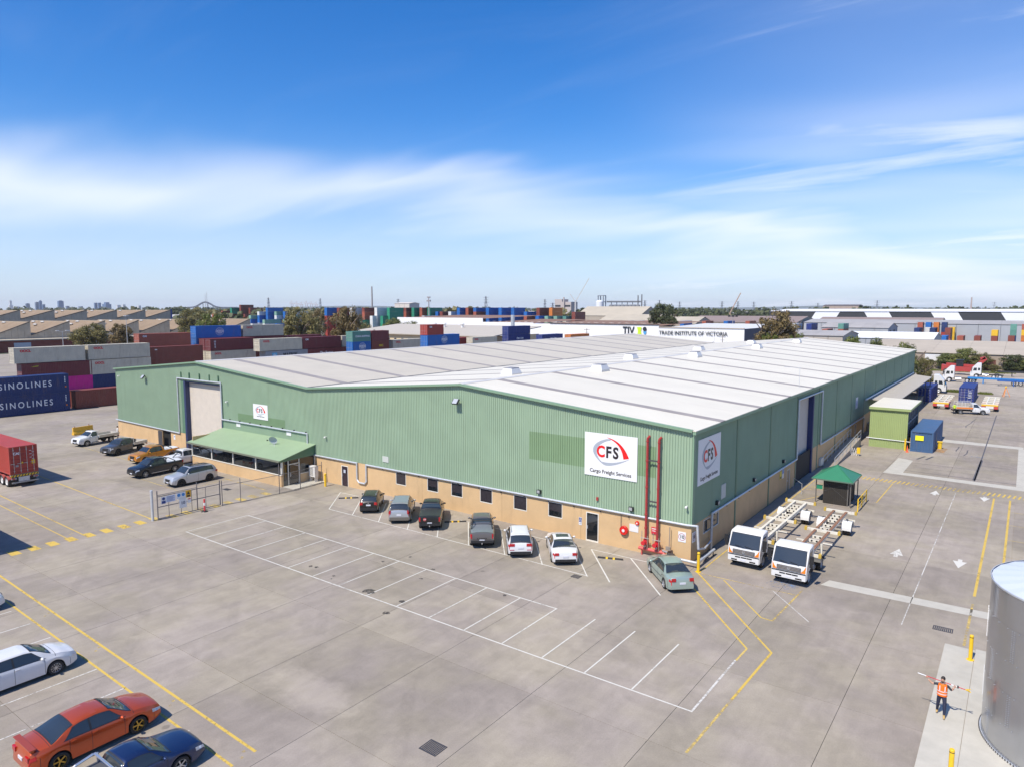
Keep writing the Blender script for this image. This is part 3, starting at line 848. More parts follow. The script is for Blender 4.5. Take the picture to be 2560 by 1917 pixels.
b = MB(); b.prism([(0.0, 2.6), (0.0, 3.65), (oy - 0.42, 2.65), (oy - 0.42, 2.5)], ox1 + 0.02, ox1 + 0.09, None, 'yz'); wpart(b, 'office_gable', GREEN_D)
b = MB(); b.box(ox0, ox1, oy - 0.1, oy + 0.06, 0, 1.15); wpart(b, 'office_wall', TAN)
b = MB(); b.box(ox0, ox1, oy - 0.15, oy + 0.1, 1.15, 1.2); b.box(ox0, ox1, oy - 0.1, oy + 0.06, 2.5, 2.62); wpart(b, 'office_sill', WFRAME)
px_ = [ox0, 30.7, 34.8, 38.9, ox1]
for x in px_:
    b = MB(); b.box(x - 0.07, x + 0.07, oy - 0.11, oy + 0.07, 1.2, 2.5); wpart(b, 'office_post', WFRAME)
for a, c in zip(px_, px_[1:]):
    b = MB(); b.box(a + 0.07, c - 0.07, oy - 0.03, oy, 1.2, 2.5); wpart(b, 'office_pane', MIRRORG)
b = MB(); b.box(ox0, ox0 + 0.1, oy, 0, 0, 3.3); wpart(b, 'office_wall', TAN)
b = MB(); b.box(ox1 - 0.02, ox1 + 0.04, -1.9, -0.05, 0, 0.95); b.box(ox1 - 0.02, ox1 + 0.04, oy, oy + 0.12, 0, 2.5); wpart(b, 'office_wall', TAN)
b = MB(); b.box(ox1 - 0.01, ox1 + 0.02, -1.9, -0.05, 0.95, 2.55); b.box(ox1 - 0.01, ox1 + 0.02, oy + 0.12, -2.0, 0.05, 2.55); wpart(b, 'office_pane', GLASS)
b = MB()
for y in (-3.3, -2.0, -0.08): b.box(ox1, ox1 + 0.06, y - 0.05, y + 0.05, 0, 2.55)
b.box(ox1, ox1 + 0.06, -3.25, -2.05, 2.08, 2.16); b.box(ox1 + 0.001, ox1 + 0.055, -1.95, -0.13, 0.93, 1.0)
wpart(b, 'office_frame', WFRAME)
b = MB(); b.box(ox1 + 0.03, ox1 + 0.1, -3.1, -3.04, 0.9, 1.25); wpart(b, 'door_handle', GALV)
b = MB(); b.box(ox1 + 0.1, 45.0, -4.0, -0.1, 0, 0.05); wpart(b, 'office_step', PALE)
for x, z in ((29.2, 4.35), (38.6, 4.35)):
    b = MB(); b.box(x, x + 0.8, -0.06, -0.036, z - 0.2, z + 0.2, WHITE); wpart(b, 'wall_vent')
b = MB(); b.box(53.4, 54.2, -0.07, -0.036, 3.2, 3.75, mat('grey_vent', (0.5, 0.52, 0.48), 0.5)); wpart(b, 'wall_vent')
b = MB(); b.box(84.036, 84.07, 5.65, 6.6, 3.3, 4.4, mat('grey_vent', (0.5, 0.52, 0.48), 0.5)); wpart(b, 'wall_vent')
b = MB(); b.box(84.06, 84.3, 36.9, 38.2, 0.15, 0.95, mat('white_cabinet', (0.6, 0.58, 0.5), 0.5)); wpart(b, 'meter_box')
# long low dock canopy on the far side
b = MB(); b.add([(84.05, 66, 4.75), (87.6, 66, 4.35), (87.6, 112.5, 4.35), (84.05, 112.5, 4.75), (84.05, 66, 4.62), (87.6, 66, 4.22), (87.6, 112.5, 4.22), (84.05, 112.5, 4.62)], [(0, 1, 2, 3), (7, 6, 5, 4), (0, 4, 5, 1), (1, 5, 6, 2), (2, 6, 7, 3), (3, 7, 4, 0)], mat('old_canopy_sheet', (0.42, 0.38, 0.32), 0.6, var=0.1))
wpart(b, 'dock_canopy')
b = MB(); b.tube([(84.3, 62.5, 4.9), (84.3, 114, 4.9)], 0.12, 8, GALV); wpart(b, 'canopy_gutter')
for y in (68, 80, 92, 104, 112):
    b = MB(); b.box(87.35, 87.5, y, y + 0.15, 0, 4.25); wpart(b, 'canopy_post', STEELD)
b = MB(); b.box(84.05, 86.9, 66, 112, 0, 1.1); wpart(b, 'loading_dock', CONC2)

# ------------------------------------------------------------------ things fixed to the warehouse
def vent(x, y, z, label):
    o = empty('roof_vent', (x, y, z))
    b = MB(); v = []
    for zz_, hx, hy in ((-0.35, 0.72, 0.85), (0.12, 0.72, 0.85), (0.62, 0.5, 0.62)):
        v += [(-hx, -hy, zz_), (hx, -hy, zz_), (hx, hy, zz_), (-hx, hy, zz_)]
    f = []
    for k in (0, 4): f += [(k + i, k + (i + 1) % 4, k + 4 + (i + 1) % 4, k + 4 + i) for i in range(4)]
    b.add(v, f, mat('vent_white', (0.6, 0.6, 0.6), 0.4, 0.1))
    b.build('hood', o)
    b = MB(); b.box(-0.51, 0.51, -0.63, 0.63, 0.57, 0.67, mat('vent_mesh', (0.25, 0.25, 0.27), 0.6)); b.build('cap', o)
    b = MB(); b.box(-0.8, 0.8, -0.95, 0.95, -0.36, -0.12, mat('vent_flashing', (0.45, 0.44, 0.44), 0.5)); b.build('flashing', o)
    tag(o, label, 'roof vent', 'roof vents along the front ridge')
for i, (x, y) in enumerate(((60.2, 11.3), (60.2, 37.8), (60.6, 60.5), (60.6, 86.4))):
    vent(x, y, roofz(x) + 0.1, ('nearest', 'second', 'third', 'farthest')[i] + ' white roof vent on the inner side of the ridge')
for i, (x, y) in enumerate(((65.5, 20.0), (65.5, 46.5), (65.8, 72.9), (66.0, 97.3))):
    vent(x, y, roofz(x) + 0.1, ('nearest', 'second', 'third', 'farthest')[i] + ' white roof vent on the outer side of the ridge')
b = MB(); b.cyl((0, 0, 0), (0, 0, 2.2), 0.025, 0.02, 6); b.bar((-1.6, 0, 2.15), (0.15, 0, 2.15), 0.03, 0.03)
for k in range(6): b.bar((-1.5 + 0.26 * k, -0.35 + 0.03 * k, 2.16), (-1.5 + 0.26 * k, 0.35 - 0.03 * k, 2.16), 0.015, 0.015)
tag(b.build('antenna', None, GALV, loc=(83.2, 30.5, 9.35)), 'thin television antenna standing on the edge of the white roof', 'antenna')
def floodlight(x, z, label, y=-0.05):
    o = empty('floodlight', (x, y, z))
    b = MB(); b.box(-0.04, 0.04, -0.35, 0, -0.04, 0.04); b.build('arm', o, BLACK)
    b = MB(); b.prism([(-0.62, -0.16), (-0.3, 0.22), (-0.2, 0.14), (-0.52, -0.26)], -0.3, 0.3, BLACK, 'yz'); b.build('housing', o)
    b = MB(); b.quad((-0.25, -0.628, -0.15), (0.25, -0.628, -0.15), (0.25, -0.315, 0.22), (-0.25, -0.315, 0.22), mat('lamp_glass', (0.4, 0.42, 0.45), 0.1)); b.build('lens', o)
    tag(o, label, 'floodlight')
floodlight(62.95, 9.75, 'black floodlight under the right hand gable peak')
floodlight(8.6, 8.7, 'floodlight high on the green wall left of the roller door')
def bulkhead(x, y, z, rz, label):
    o = empty('wall_light', (x, y, z), rz)
    b = MB(); b.box(-0.17, 0.17, -0.22, 0, -0.16, 0.14); b.build('housing', o, BLACK)
    b = MB(); b.box(-0.13, 0.13, -0.24, -0.2, -0.10, 0.12); b.build('lens', o, mat('light_lens', (0.35, 0.36, 0.36), 0.2))
    tag(o, label, 'wall light')
bulkhead(71.38, -0.035, 3.15, 0, 'black wall light above the last window before the glass door')
bulkhead(79.48, -0.035, 3.15, 0, 'black wall light left of the red fire pipes')
for i, y in enumerate((4.65, 13.35, 22.25)): bulkhead(84.035, y, 3.3, R(90), ('nearest', 'middle', 'farthest')[i] + ' black wall light on the shaded side wall')
def camdome(x, y, z, label):
    b = MB(); b.cyl((0, 0, 0), (0, -0.2, -0.02), 0.05, 0.05, 8); b.ball((0, -0.22, -0.05), 0.1, 8, 6)
    tag(b.build('security_camera', None, WHITE, loc=(x, y, z)), label, 'camera')
camdome(1.3, -0.04, 8.4, 'white security camera near the far left corner of the warehouse')
camdome(27.6, -0.04, 6.9, 'white security camera right of the front roller door')
camdome(45.2, -0.04, 4.7, 'small white security camera on the green wall beside the office')
camdome(83.7, -0.05, 4.05, 'white security camera at the near corner below the big signs')
b = MB(); b.box(-0.08, 0.08, -0.12, 0, -0.12, 0.12); tag(b.build('alarm_box', None, REDP, loc=(76.65, -0.035, 3.42)), 'small red alarm box on the green wall above the glass door', 'alarm')
# satellite dish on the office roof
o = empty('satellite_dish', (38.6, -1.6, 3.33))
b = MB(); b.cyl((0, 0, 0), (0, 0, 0.55), 0.03, 0.03, 6); b.bar((0, 0, 0.05), (0.5, -0.35, -0.06), 0.03, 0.03); b.bar((0, 0, 0.05), (-0.4, -0.35, -0.06), 0.03, 0.03); b.build('mast', o, GALV)
b = MB(); b.lathe([(0.0, 0.0), (0.2, 0.03), (0.36, 0.10), (0.45, 0.17), (0.455, 0.175), (0.36, 0.12), (0.2, 0.05), (0.0, 0.02)], 18, mat('dish_grey', (0.36, 0.40, 0.44), 0.4), 'y')
d = b.build('dish', o, smooth=40, loc=(0, -0.05, 0.62)); d.rotation_euler = (R(-25), 0, R(-150))
b = MB(); b.bar((-0.1, 0, 0.5), (-0.75, -0.3, 0.45), 0.025, 0.025); b.box(-0.82, -0.72, -0.36, -0.26, 0.4, 0.52); b.build('feed_arm', o, BLACK)
tag(o, 'grey satellite dish on the pale green office roof', 'satellite dish')
# air conditioner
o = empty('air_conditioner', (43.9, -0.75, 0.55))
b = MB(); b.box(-0.48, 0.48, -0.22, 0.22, 0, 1.1); b.build('case', o, WHITE)
b = MB()
for k in range(12): b.box(-0.38, 0.2, -0.235, -0.222, 0.12 + 0.07 * k, 0.16 + 0.07 * k)
b.build('grille', o, mat('ac_grille', (0.4, 0.39, 0.36), 0.5))
b = MB(); b.box(-0.42, -0.37, -0.2, 0.2, -0.55, 0); b.box(0.37, 0.42, -0.2, 0.2, -0.55, 0); b.build('bracket', o, GALV)
tag(o, 'white air conditioner unit on a stand beside the office door', 'air conditioner')
# fire hose reel
o = empty('fire_hose_reel', (78.94, -0.035, 1.45))
b = MB(); b.lathe([(0.0, -0.05), (0.0, -0.24), (0.12, -0.25), (0.14, -0.22), (0.3, -0.22), (0.31, -0.24), (0.33, -0.22), (0.33, -0.06), (0.0, -0.05)], 22, mat('reel_red', (0.60, 0.02, 0.015), 0.35), 'y'); b.build('drum', o, smooth=40)
b = MB(); b.lathe([(0.0, -0.262), (0.115, -0.258), (0.115, -0.25)], 16, WHITE, 'y'); b.build('hub', o)
b = MB(); b.tube([(-0.28, -0.08, 1.1), (-0.28, -0.08, -0.3), (-0.2, -0.1, -0.4), (0.1, -0.1, -0.38)], 0.018, 6); b.build('supply_pipe', o, STEELD)
tag(o, 'round red fire hose reel on the tan wall', 'hose reel')
# fire risers
o = empty('fire_riser', (81.2, -0.3, 0))
for dx in (-0.45, 0.43):
    b = MB(); b.tube([(dx, 0, 0.5), (dx, 0, 8.5), (dx + 0.02, 0.28, 8.62)], 0.092, 12)
    for z in (1.2, 2.0, 3.0, 5.0, 6.9, 8.3): b.cyl((dx, 0, z - 0.04), (dx, 0, z + 0.04), 0.12, 0.12, 12)
    b.build('riser_pipe', o, REDP, 40)
    b = MB(); b.cyl((dx, -0.02, 0.85), (dx, -0.02, 1.15), 0.2, 0.17, 10); b.cyl((dx, -0.02, 1.0), (dx - 0.02, -0.42, 1.0), 0.1, 0.1, 8); b.cyl((dx, -0.45, 1.0), (dx, -0.48, 1.0), 0.16, 0.16, 10); b.build('valve', o, mat('valve_red', (0.55, 0.02, 0.03), 0.35), 40)
    b = MB(); b.ball((dx + 0.05, -0.25, 0.75), 0.1, 8, 6); b.cyl((dx - 0.3, -0.2, 1.3), (dx + 0.35, -0.2, 1.32), 0.03, 0.03, 6); b.cyl((dx + 0.22, -0.2, 0.55), (dx + 0.22, -0.2, 1.5), 0.03, 0.03, 6); b.cyl((dx - 0.22, -0.18, 0.7), (dx - 0.22, -0.18, 1.8), 0.025, 0.025, 6); b.build('gauge_pipe', o, mat('brass_grey', (0.45, 0.40, 0.35), 0.35, 0.6))
b = MB(); b.tube([(-0.95, -0.05, 0.48), (0.95, -0.05, 0.48), (1.2, -0.2, 0.2)], 0.125, 12)
for dx in (-0.7, 0.7): b.box(dx - 0.04, dx + 0.04, -0.1, 0.0, 0, 0.4)
b.build('manifold', o, mat('manifold_red', (0.58, 0.10, 0.085), 0.45, var=0.1), 40)
for z in (6.95, 4.0):
    b = MB(); b.box(-0.45, 0.43, -0.03, 0.03, z - 0.05, z + 0.05); b.build('cross_brace', o, STEELD)
b = MB(); b.box(-0.12, 0.3, 0.2, 0.24, 1.6, 2.1, mat('sign_red', (0.55, 0.03, 0.05), 0.5)); b.box(-0.08, 0.26, 0.195, 0.2, 1.95, 2.02, WHITE); b.box(-0.04, 0.2, 0.195, 0.2, 1.8, 1.86, WHITE); b.build('notice', o)
b = MB(); b.box(1.3, 1.75, -0.3, 0.05, 0.1, 0.55, STEELD); b.cyl((0.9, -0.1, 0.65), (1.3, -0.12, 0.6), 0.09, 0.09, 8, mat('brass_grey')); b.cyl((1.35, 0.0, 0.7), (1.35, 0.05, 2.4), 0.03, 0.03, 6, mat('brass_grey')); b.box(1.15, 1.5, -0.15, 0.05, 0.75, 1.0, mat('brass_grey')); b.build('pump_valve', o)
tag(o, 'pair of tall red fire riser pipes with valves at the wall corner', 'fire pipes')
b = MB(); b.lathe([(0, -0.1), (0.15, -0.1), (0.16, -0.02), (0.16, 0)], 14, mat('reel_red'), 'y'); b.lathe([(0, -0.12), (0.06, -0.115), (0.06, -0.1)], 12, WHITE, 'y')
tag(b.build('alarm_bell', None, None, 40, loc=(79.95, -0.035, 2.15)), 'round red alarm bell beside the white notice on the tan wall', 'alarm bell')
b = MB(); b.box(-0.36, 0.36, -0.02, 0, -0.28, 0.28); tag(b.build('blank_notice', None, WHITE, loc=(79.68, -0.032, 1.72)), 'blank white notice board on the tan wall beside the hose reel', 'notice')

# ------------------------------------------------------------------ signs
SIGNW = mat('sign_white', (0.74, 0.74, 0.74), 0.35)
SGREY = mat('logo_grey', (0.36, 0.39, 0.44), 0.4)
SRED = mat('logo_red', (0.72, 0.01, 0.01), 0.4)
SDARK = mat('logo_dark', (0.025, 0.018, 0.022), 0.4)
def bez(p, n=14):
    out = []
    for i in range(n + 1):
        t = i / n
        q = [Vector((*a, 0)) for a in p]
        while len(q) > 1: q = [a.lerp(b, t) for a, b in zip(q, q[1:])]
        out.append((q[0].x, q[0].y))
    return out
def blade(name, outer, inner, parent, m, W, H, d=0.03, th=0.006, n=14):
    a, c = bez(outer, n), bez(inner, n)
    f = lambda p: ((p[0] - 0.5) * W, (0.5 - p[1]) * H)
    b = MB()
    for (p, q), (r, s) in zip(zip(a, a[1:]), zip(c, c[1:])):
        p, q, r, s = f(p), f(q), f(r), f(s)
        b.quad((p[0], -d - th, p[1]), (q[0], -d - th, q[1]), (s[0], -d - th, s[1]), (r[0], -d - th, r[1]), m)
    return b.build(name, parent)
def cfs_sign(loc, rz, W, H, label, lines):
    o = empty('company_sign', loc, rz)
    b = MB(); b.box(-W / 2, W / 2, -0.03, 0, -H / 2, H / 2); b.build('board', o, SIGNW)
    blade('logo_swoosh', [(.50, .10), (.30, .12), (.10, .28), (.13, .42), (.17, .52), (.31, .66)], [(.50, .135), (.36, .16), (.21, .32), (.205, .40), (.22, .52), (.325, .645)], o, SGREY, W, H)
    blade('logo_swoosh', [(.30, .645), (.36, .72), (.42, .74), (.44, .735), (.60, .72), (.85, .52)], [(.325, .645), (.40, .66), (.48, .655), (.56, .655), (.70, .60), (.85, .515)], o, SGREY, W, H)
    blade('logo_swoosh', [(.43, .075), (.62, .10), (.76, .22), (.85, .50)], [(.43, .08), (.60, .14), (.72, .26), (.745, .53)], o, SRED, W, H)
    s = 0.36 * H
    def letter(ch, cx, m, sx):
        lettering(ch, o, ((cx - 0.5) * W, -0.036, (0.5 - 0.425) * H), FRONT, s, m, bold=0.012 * H, sx=sx, depth=0.005)
    letter('C', .315, SRED, 0.86); letter('F', .465, SDARK, 0.86); letter('S', .60, SDARK, 0.86)
    for txt, vy, sz in lines:
        lettering(txt, o, (0, -0.034, (0.5 - vy) * H), FRONT, sz * H, SDARK, bold=0.002 * H, sx=0.98)
    tag(o, label, 'sign')
    return o
cfs_sign((77.68, -0.045, 6.79), 0, 4.36, 3.26, 'large white company sign with red and grey logo on the sunlit front wall', [('Cargo Freight Services', .88, 0.118)])
cfs_sign((84.05, 2.94, 6.93), R(90), 4.36, 3.26, 'large white company sign with red and grey logo on the shaded side wall', [('Cargo Freight Services', .88, 0.118)])
cfs_sign((34.03, -0.045, 6.24), 0, 2.7, 1.66, 'small white company sign above the office lean-to', [('Cargo Freight Services', .80, 0.095)])
def small_sign(name, loc, rz, w, h, label, fill=None, d=0.02):
    o = empty(name, loc, rz)
    b = MB(); b.box(-w / 2, w / 2, -d, 0, -h / 2, h / 2); b.build('board', o, fill or SIGNW)
    tag(o, label, 'sign')
    return o
def ring(o, r0, r1, m, y=-0.024, c=(0, 0)):
    b = MB(); n = 28
    for i in range(n):
        a, e = 2 * math.pi * i / n, 2 * math.pi * (i + 1) / n
        b.quad((c[0] + r0 * math.cos(a), y, c[1] + r0 * math.sin(a)), (c[0] + r0 * math.cos(e), y, c[1] + r0 * math.sin(e)), (c[0] + r1 * math.cos(e), y, c[1] + r1 * math.sin(e)), (c[0] + r1 * math.cos(a), y, c[1] + r1 * math.sin(a)), m)
    b.build('sign_ring', o)
o = small_sign('speed_sign', (83.38, -0.035, 1.79), 0, 0.56, 0.72, 'speed sign reading 10 on the tan front wall at the corner')
ring(o, 0.222, 0.258, mat('ring_red', (0.42, 0.05, 0.10), 0.4)); lettering('10', o, (0, -0.026, 0), FRONT, 0.34, SDARK, bold=0.008)
o = small_sign('speed_sign', (84.04, 0.42, 1.79), R(90), 0.56, 0.72, 'speed sign reading 10 round the corner on the shaded wall')
ring(o, 0.222, 0.258, mat('ring_red')); lettering('10', o, (0, -0.026, 0), FRONT, 0.34, SDARK, bold=0.008)
o = small_sign('access_sign', (75.16, -0.035, 1.42), 0, 0.26, 0.6, 'blue and white accessible entry sign left of the glass door')
b = MB(); b.box(-0.11, 0.11, -0.026, -0.021, -0.08, 0.28, mat('sign_blue', (0.02, 0.05, 0.22), 0.4)); b.build('blue_panel', o)
b = MB(); b.ball((0.0, -0.03, 0.22), 0.028, 8, 6); b.bar((0.0, -0.03, 0.19), (0.0, -0.03, 0.09), 0.025, 0.01); b.bar((0.0, -0.03, 0.09), (0.06, -0.03, 0.08), 0.02, 0.01); b.bar((0.06, -0.03, 0.08), (0.085, -0.03, 0.0), 0.02, 0.01); b.build('symbol', o, SIGNW)
ring(o, 0.055, 0.075, SIGNW, -0.03, (-0.005, 0.04))
b = MB(); b.prism([(-0.09, -0.19), (0.05, -0.19), (0.05, -0.15), (0.1, -0.2), (0.05, -0.25), (0.05, -0.21), (-0.09, -0.21)], -0.024, -0.0205, SDARK); b.build('arrow', o)
o = small_sign('wall_notice', (84.05, 57.4, 5.0), R(90), 1.5, 1.5, 'white notice on the green side wall near the lime shed'); b = MB(); b.box(-0.45, 0.45, -0.024, -0.0205, -0.3, 0.35, mat('pale_print', (0.5, 0.5, 0.62), 0.5)); b.build('print', o)
o = small_sign('safety_sign', (84.04, 21.75, 2.0), R(90), 0.55, 0.75, 'yellow safety sign on the shaded tan wall', mat('sign_yellow', (0.75, 0.6, 0.02), 0.4)); b = MB(); b.box(-0.2, 0.2, -0.024, -0.0205, -0.3, -0.1, SDARK); b.build('print', o)
o = small_sign('safety_sign', (84.04, 22.5, 2.1), R(90), 0.55, 1.0, 'blue and white safety sign beside the yellow one on the shaded wall', SIGNW); b = MB(); b.box(-0.24, 0.24, -0.024, -0.0205, -0.05, 0.46, mat('sign_sky', (0.05, 0.25, 0.6), 0.4)); b.build('print', o)
o = small_sign('door_poster', (47.9, -0.066, 1.5), 0, 0.3, 0.32, 'pale poster on the brown door', mat('poster_blue', (0.45, 0.48, 0.55), 0.5), 0.006)
o = small_sign('door_notice', (15.2, -0.035, 1.35), 0, 0.4, 0.6, 'small white notice beside the open doorway at the far left'); b = MB(); ring(o, 0.0, 0.1, mat('sign_sky'), -0.024, (0, 0.1))
# gate and chain link fence
FT = mat('galv_tube', (0.36, 0.355, 0.36), 0.4, 0.5)
FTD = mat('weathered_tube', (0.20, 0.185, 0.19), 0.5, 0.4)
def mesh_wires(mb, p, q, h0, h1, sp=0.22, t=0.006):
    p = Vector(p); q = Vector(q); L_ = (q - p).length; d = (q - p) / L_
    H_ = h1 - h0; n_ = int((L_ + H_) / sp)
    for sgn in (1, -1):
        for i in range(n_):
            a0 = -H_ + i * sp; 
            u0, v0, u1, v1 = a0, 0.0, a0 + H_, H_
            if u0 < 0: v0 -= u0; u0 = 0
            if u1 > L_: v1 -= u1 - L_; u1 = L_
            if u1 <= u0: continue
            if sgn < 0: v0, v1 = H_ - v0, H_ - v1
            A = p + d * u0 + Vector((0, 0, h0 + v0)); B = p + d * u1 + Vector((0, 0, h0 + v1))
            mb.bar(A, B, t, t)
WIRE = mat('fence_wire', (0.33, 0.32, 0.31), 0.5, 0.4)
g = empty('swing_gate', (44.22, -16.9, 0))
dvec = Vector((0.2, 5.5, 0))
def gp(t, z): return dvec * t + Vector((0, 0, z))
b = MB(); b.cyl(gp(0, 0.05), gp(0, 2.5), 0.05, 0.05, 8); b.cyl(gp(1, 0.12), gp(1, 2.35), 0.05, 0.05, 8); b.cyl(gp(0.62, 0.12), gp(0.62, 2.6), 0.045, 0.045, 8); b.build('stile', g, FTD)
b = MB()
for z in (0.12, 1.1, 2.0): b.cyl(gp(0, z), gp(1, z), 0.035, 0.035, 8)
b.cyl(gp(0, 2.12), gp(0.62, 2.12), 0.03, 0.03, 8)
b.build('rail', g, FTD)
b = MB()
for t in (0.17, 0.36, 0.53, 0.76): b.cyl(gp(t, 0.12), gp(t, 2.0), 0.024, 0.024, 6)
b.build('bar', g, FTD)
b = MB(); mesh_wires(b, gp(0, 0), gp(1, 0), 0.12, 2.0); b.build('wire_mesh', g, WIRE)
tag(g, 'steel mesh swing gate carrying safety signs at the yard entrance', 'gate')
b = MB(); b.cyl((0, 0, 0), (0, 0, 2.55), 0.11, 0.11, 12); b.cyl((0, 0, 2.55), (0, 0, 2.6), 0.12, 0.1, 12); tag(b.build('gate_post', None, GALV, 40, loc=(44.02, -17.25, 0)), 'thick galvanised gate post at the left end of the gate', 'post')
def gsign(t, z, w, h, label, fill, name='gate_sign'):
    o = empty(name, tuple(Vector((44.22, -16.9, 0)) + gp(t, z) + Vector((0.06, 0, 0))), R(90) - math.atan2(0.2, 5.5))
    b = MB(); b.box(-w / 2, w / 2, -0.008, 0.008, -h / 2, h / 2); b.build('board', o, fill); tag(o, label, 'sign'); return o
SB = mat('sign_blue'); 
o = gsign(0.09, 1.62, 0.42, 0.62, 'blue mandatory sign at the hinge end of the gate', SIGNW); ring(o, 0, 0.13, SB, -0.010, (0, 0.13)); b = MB(); b.box(-0.16, 0.16, -0.011, -0.0085, -0.28, -0.05, SB); b.build('panel', o)
o = gsign(0.2, 1.66, 0.78, 0.55, 'wide pale notice with lines of print on the gate', mat('pale_sign', (0.62, 0.66, 0.78), 0.4)); b = MB()
for k in range(5): b.box(-0.32, 0.3 - 0.1 * (k % 2), -0.010, -0.0085, 0.17 - 0.09 * k, 0.2 - 0.09 * k)
b.build('print', o, SB)
o = gsign(0.36, 1.72, 0.78, 0.55, 'white gate sign with two round blue symbols', SIGNW); ring(o, 0, 0.14, mat('sign_sky'), -0.010, (-0.19, 0.06)); ring(o, 0, 0.14, mat('sign_sky'), -0.010, (0.19, 0.06))
o = gsign(0.475, 1.75, 0.45, 0.62, 'amber warning sign with a black triangle on the gate', mat('amber', (0.72, 0.38, 0.02), 0.4)); b = MB(); b.prism([(-0.15, -0.05), (0.15, -0.05), (0, 0.22)], -0.011, -0.0085, SDARK); b.box(-0.15, 0.15, -0.011, -0.0085, -0.26, -0.12, SDARK); b.build('print', o)
o = gsign(0.385, 1.05, 0.62, 0.85, 'white speed sign reading 10 hanging low on the gate', SIGNW); lettering('10', o, (0, -0.010, 0), FRONT, 0.36, mat('slate_print', (0.09, 0.1, 0.15), 0.5), bold=0.012, depth=0.002)
o = gsign(0.485, 1.15, 0.3, 0.4, 'small white notice with red top on the gate', SIGNW); b = MB(); b.box(-0.13, 0.13, -0.010, -0.0085, 0.1, 0.18, SRED); b.build('print', o)
fence = empty('chain_link_fence', (44.42, -11.4, 0))
posts = [Vector(p) for p in ((44.42, -11.2, 0), (44.9, -9.68, 0), (45.19, -5.75, 0), (45.18, -3.35, 0), (45.0, -0.6, 0))]
org = Vector((44.42, -11.4, 0))
for i, p in enumerate(posts):
    b = MB(); h = (2.3, 2.3, 2.9, 2.3, 2.2)[i]; b.cyl(p - org, p - org + Vector((0, 0, h)), 0.035, 0.035, 8)
    if i == 3: b.cyl(p - org + Vector((0, 0, h)), p - org + Vector((-0.9, 0, h)), 0.03, 0.03, 8)
    b.build('post', fence, FTD)
for p, q in zip(posts, posts[1:]):
    b = MB(); b.cyl(p - org + Vector((0, 0, 1.85)), q - org + Vector((0, 0, 1.85)), 0.025, 0.025, 6); b.cyl(p - org + Vector((0, 0, 0.06)), q - org + Vector((0, 0, 0.06)), 0.02, 0.02, 6); b.build('rail', fence, FTD)
    b = MB(); mesh_wires(b, p - org, q - org, 0.06, 1.85); b.build('wire_mesh', fence, WIRE)
tag(fence, 'chain link fence from the gate to the office corner', 'fence')
o = empty('temporary_bollard', (44.95, -13.2, 0))
b = MB(); b.lathe([(0, 0.09), (0.1, 0.09), (0.26, 0.05), (0.3, 0.0), (0, 0)], 16, BLACK); b.build('base', o)
for z0, z1, m in ((0.09, 0.55, mat('bollard_red', (0.62, 0.05, 0.06), 0.4)), (0.55, 0.8, SIGNW), (0.8, 1.12, mat('bollard_red'))):
    b = MB(); b.cyl((0, 0, z0), (0, 0, z1), 0.075, 0.07, 12, m); b.build('band', o)
tag(o, 'red and white plastic bollard in front of the gate', 'bollard')
def bollard(x, y, h, r, label, base=True, z=0):
    o = empty('bollard', (x, y, z))
    b = MB(); b.cyl((0, 0, 0), (0, 0, h - 0.03), r, r, 16); b.cyl((0, 0, h - 0.03), (0, 0, h), r, r * 0.8, 16); b.build('post', o, YELB, 40)
    b = MB(); b.cyl((0, 0, h - 0.13), (0, 0, h - 0.1), r * 1.02, r * 1.02, 16); b.build('band', o, BLACK)
    if base: b = MB(); b.cyl((0, 0, 0), (0, 0, 0.02), r * 1.9, r * 1.9, 16); b.build('base_plate', o, YELB)
    tag(o, label, 'bollard')
bollard(85.04, -1.15, 1.35, 0.1, 'yellow bollard at the near corner of the warehouse')
bollard(100.59, -4.49, 1.3, 0.09, 'yellow bollard on the pale slab behind the man, beside the tank', True, 0.03)
bollard(100.58, -15.72, 1.25, 0.09, 'yellow bollard cut by the bottom edge of the photo', True, 0.03)
bollard(46.42, -1.3, 1.3, 0.11, 'yellow bollard against the tan wall beside the air conditioner', False)
bollard(90.55, 53.1, 1.5, 0.1, 'yellow bollard at the corner of the lime green shed', False)
bollard(91.0, 54.3, 1.5, 0.1, 'yellow bollard between the lime green shed and the blue site container', False)
# rubber wheel stops
RUB = mat('rubber', (0.035, 0.032, 0.03), 0.8)
def wheel_stop(x, y, rz, label):
    o = empty('wheel_stop', (x, y, 0.0), rz)
    b = MB(); b.prism([(-0.075, 0.0), (0.075, 0.0), (0.045, 0.10), (-0.045, 0.10)], -0.9, 0.9, None, 'yz'); b.v = [(p[0], p[1], p[2]) for p in b.v]; b.build('block', o, RUB)
    for s_ in (-0.25, 0.25): b = MB(); b.prism([(-0.079, 0.0), (0.079, 0.0), (0.049, 0.105), (-0.049, 0.105)], s_ - 0.07, s_ + 0.07, YELB, 'yz'); b.build('reflector', o)
    tag(o, label, 'wheel stop')
wheel_stop(51.75, -2.9, R(43), 'rubber wheel stop in the empty bay left of the black hatchback')
wheel_stop(64.6, -2.5, R(43), 'rubber wheel stop between the black ute and the grey ute')
wheel_stop(79.1, -2.5, R(20), 'rubber wheel stop in the empty bay left of the green sedan')

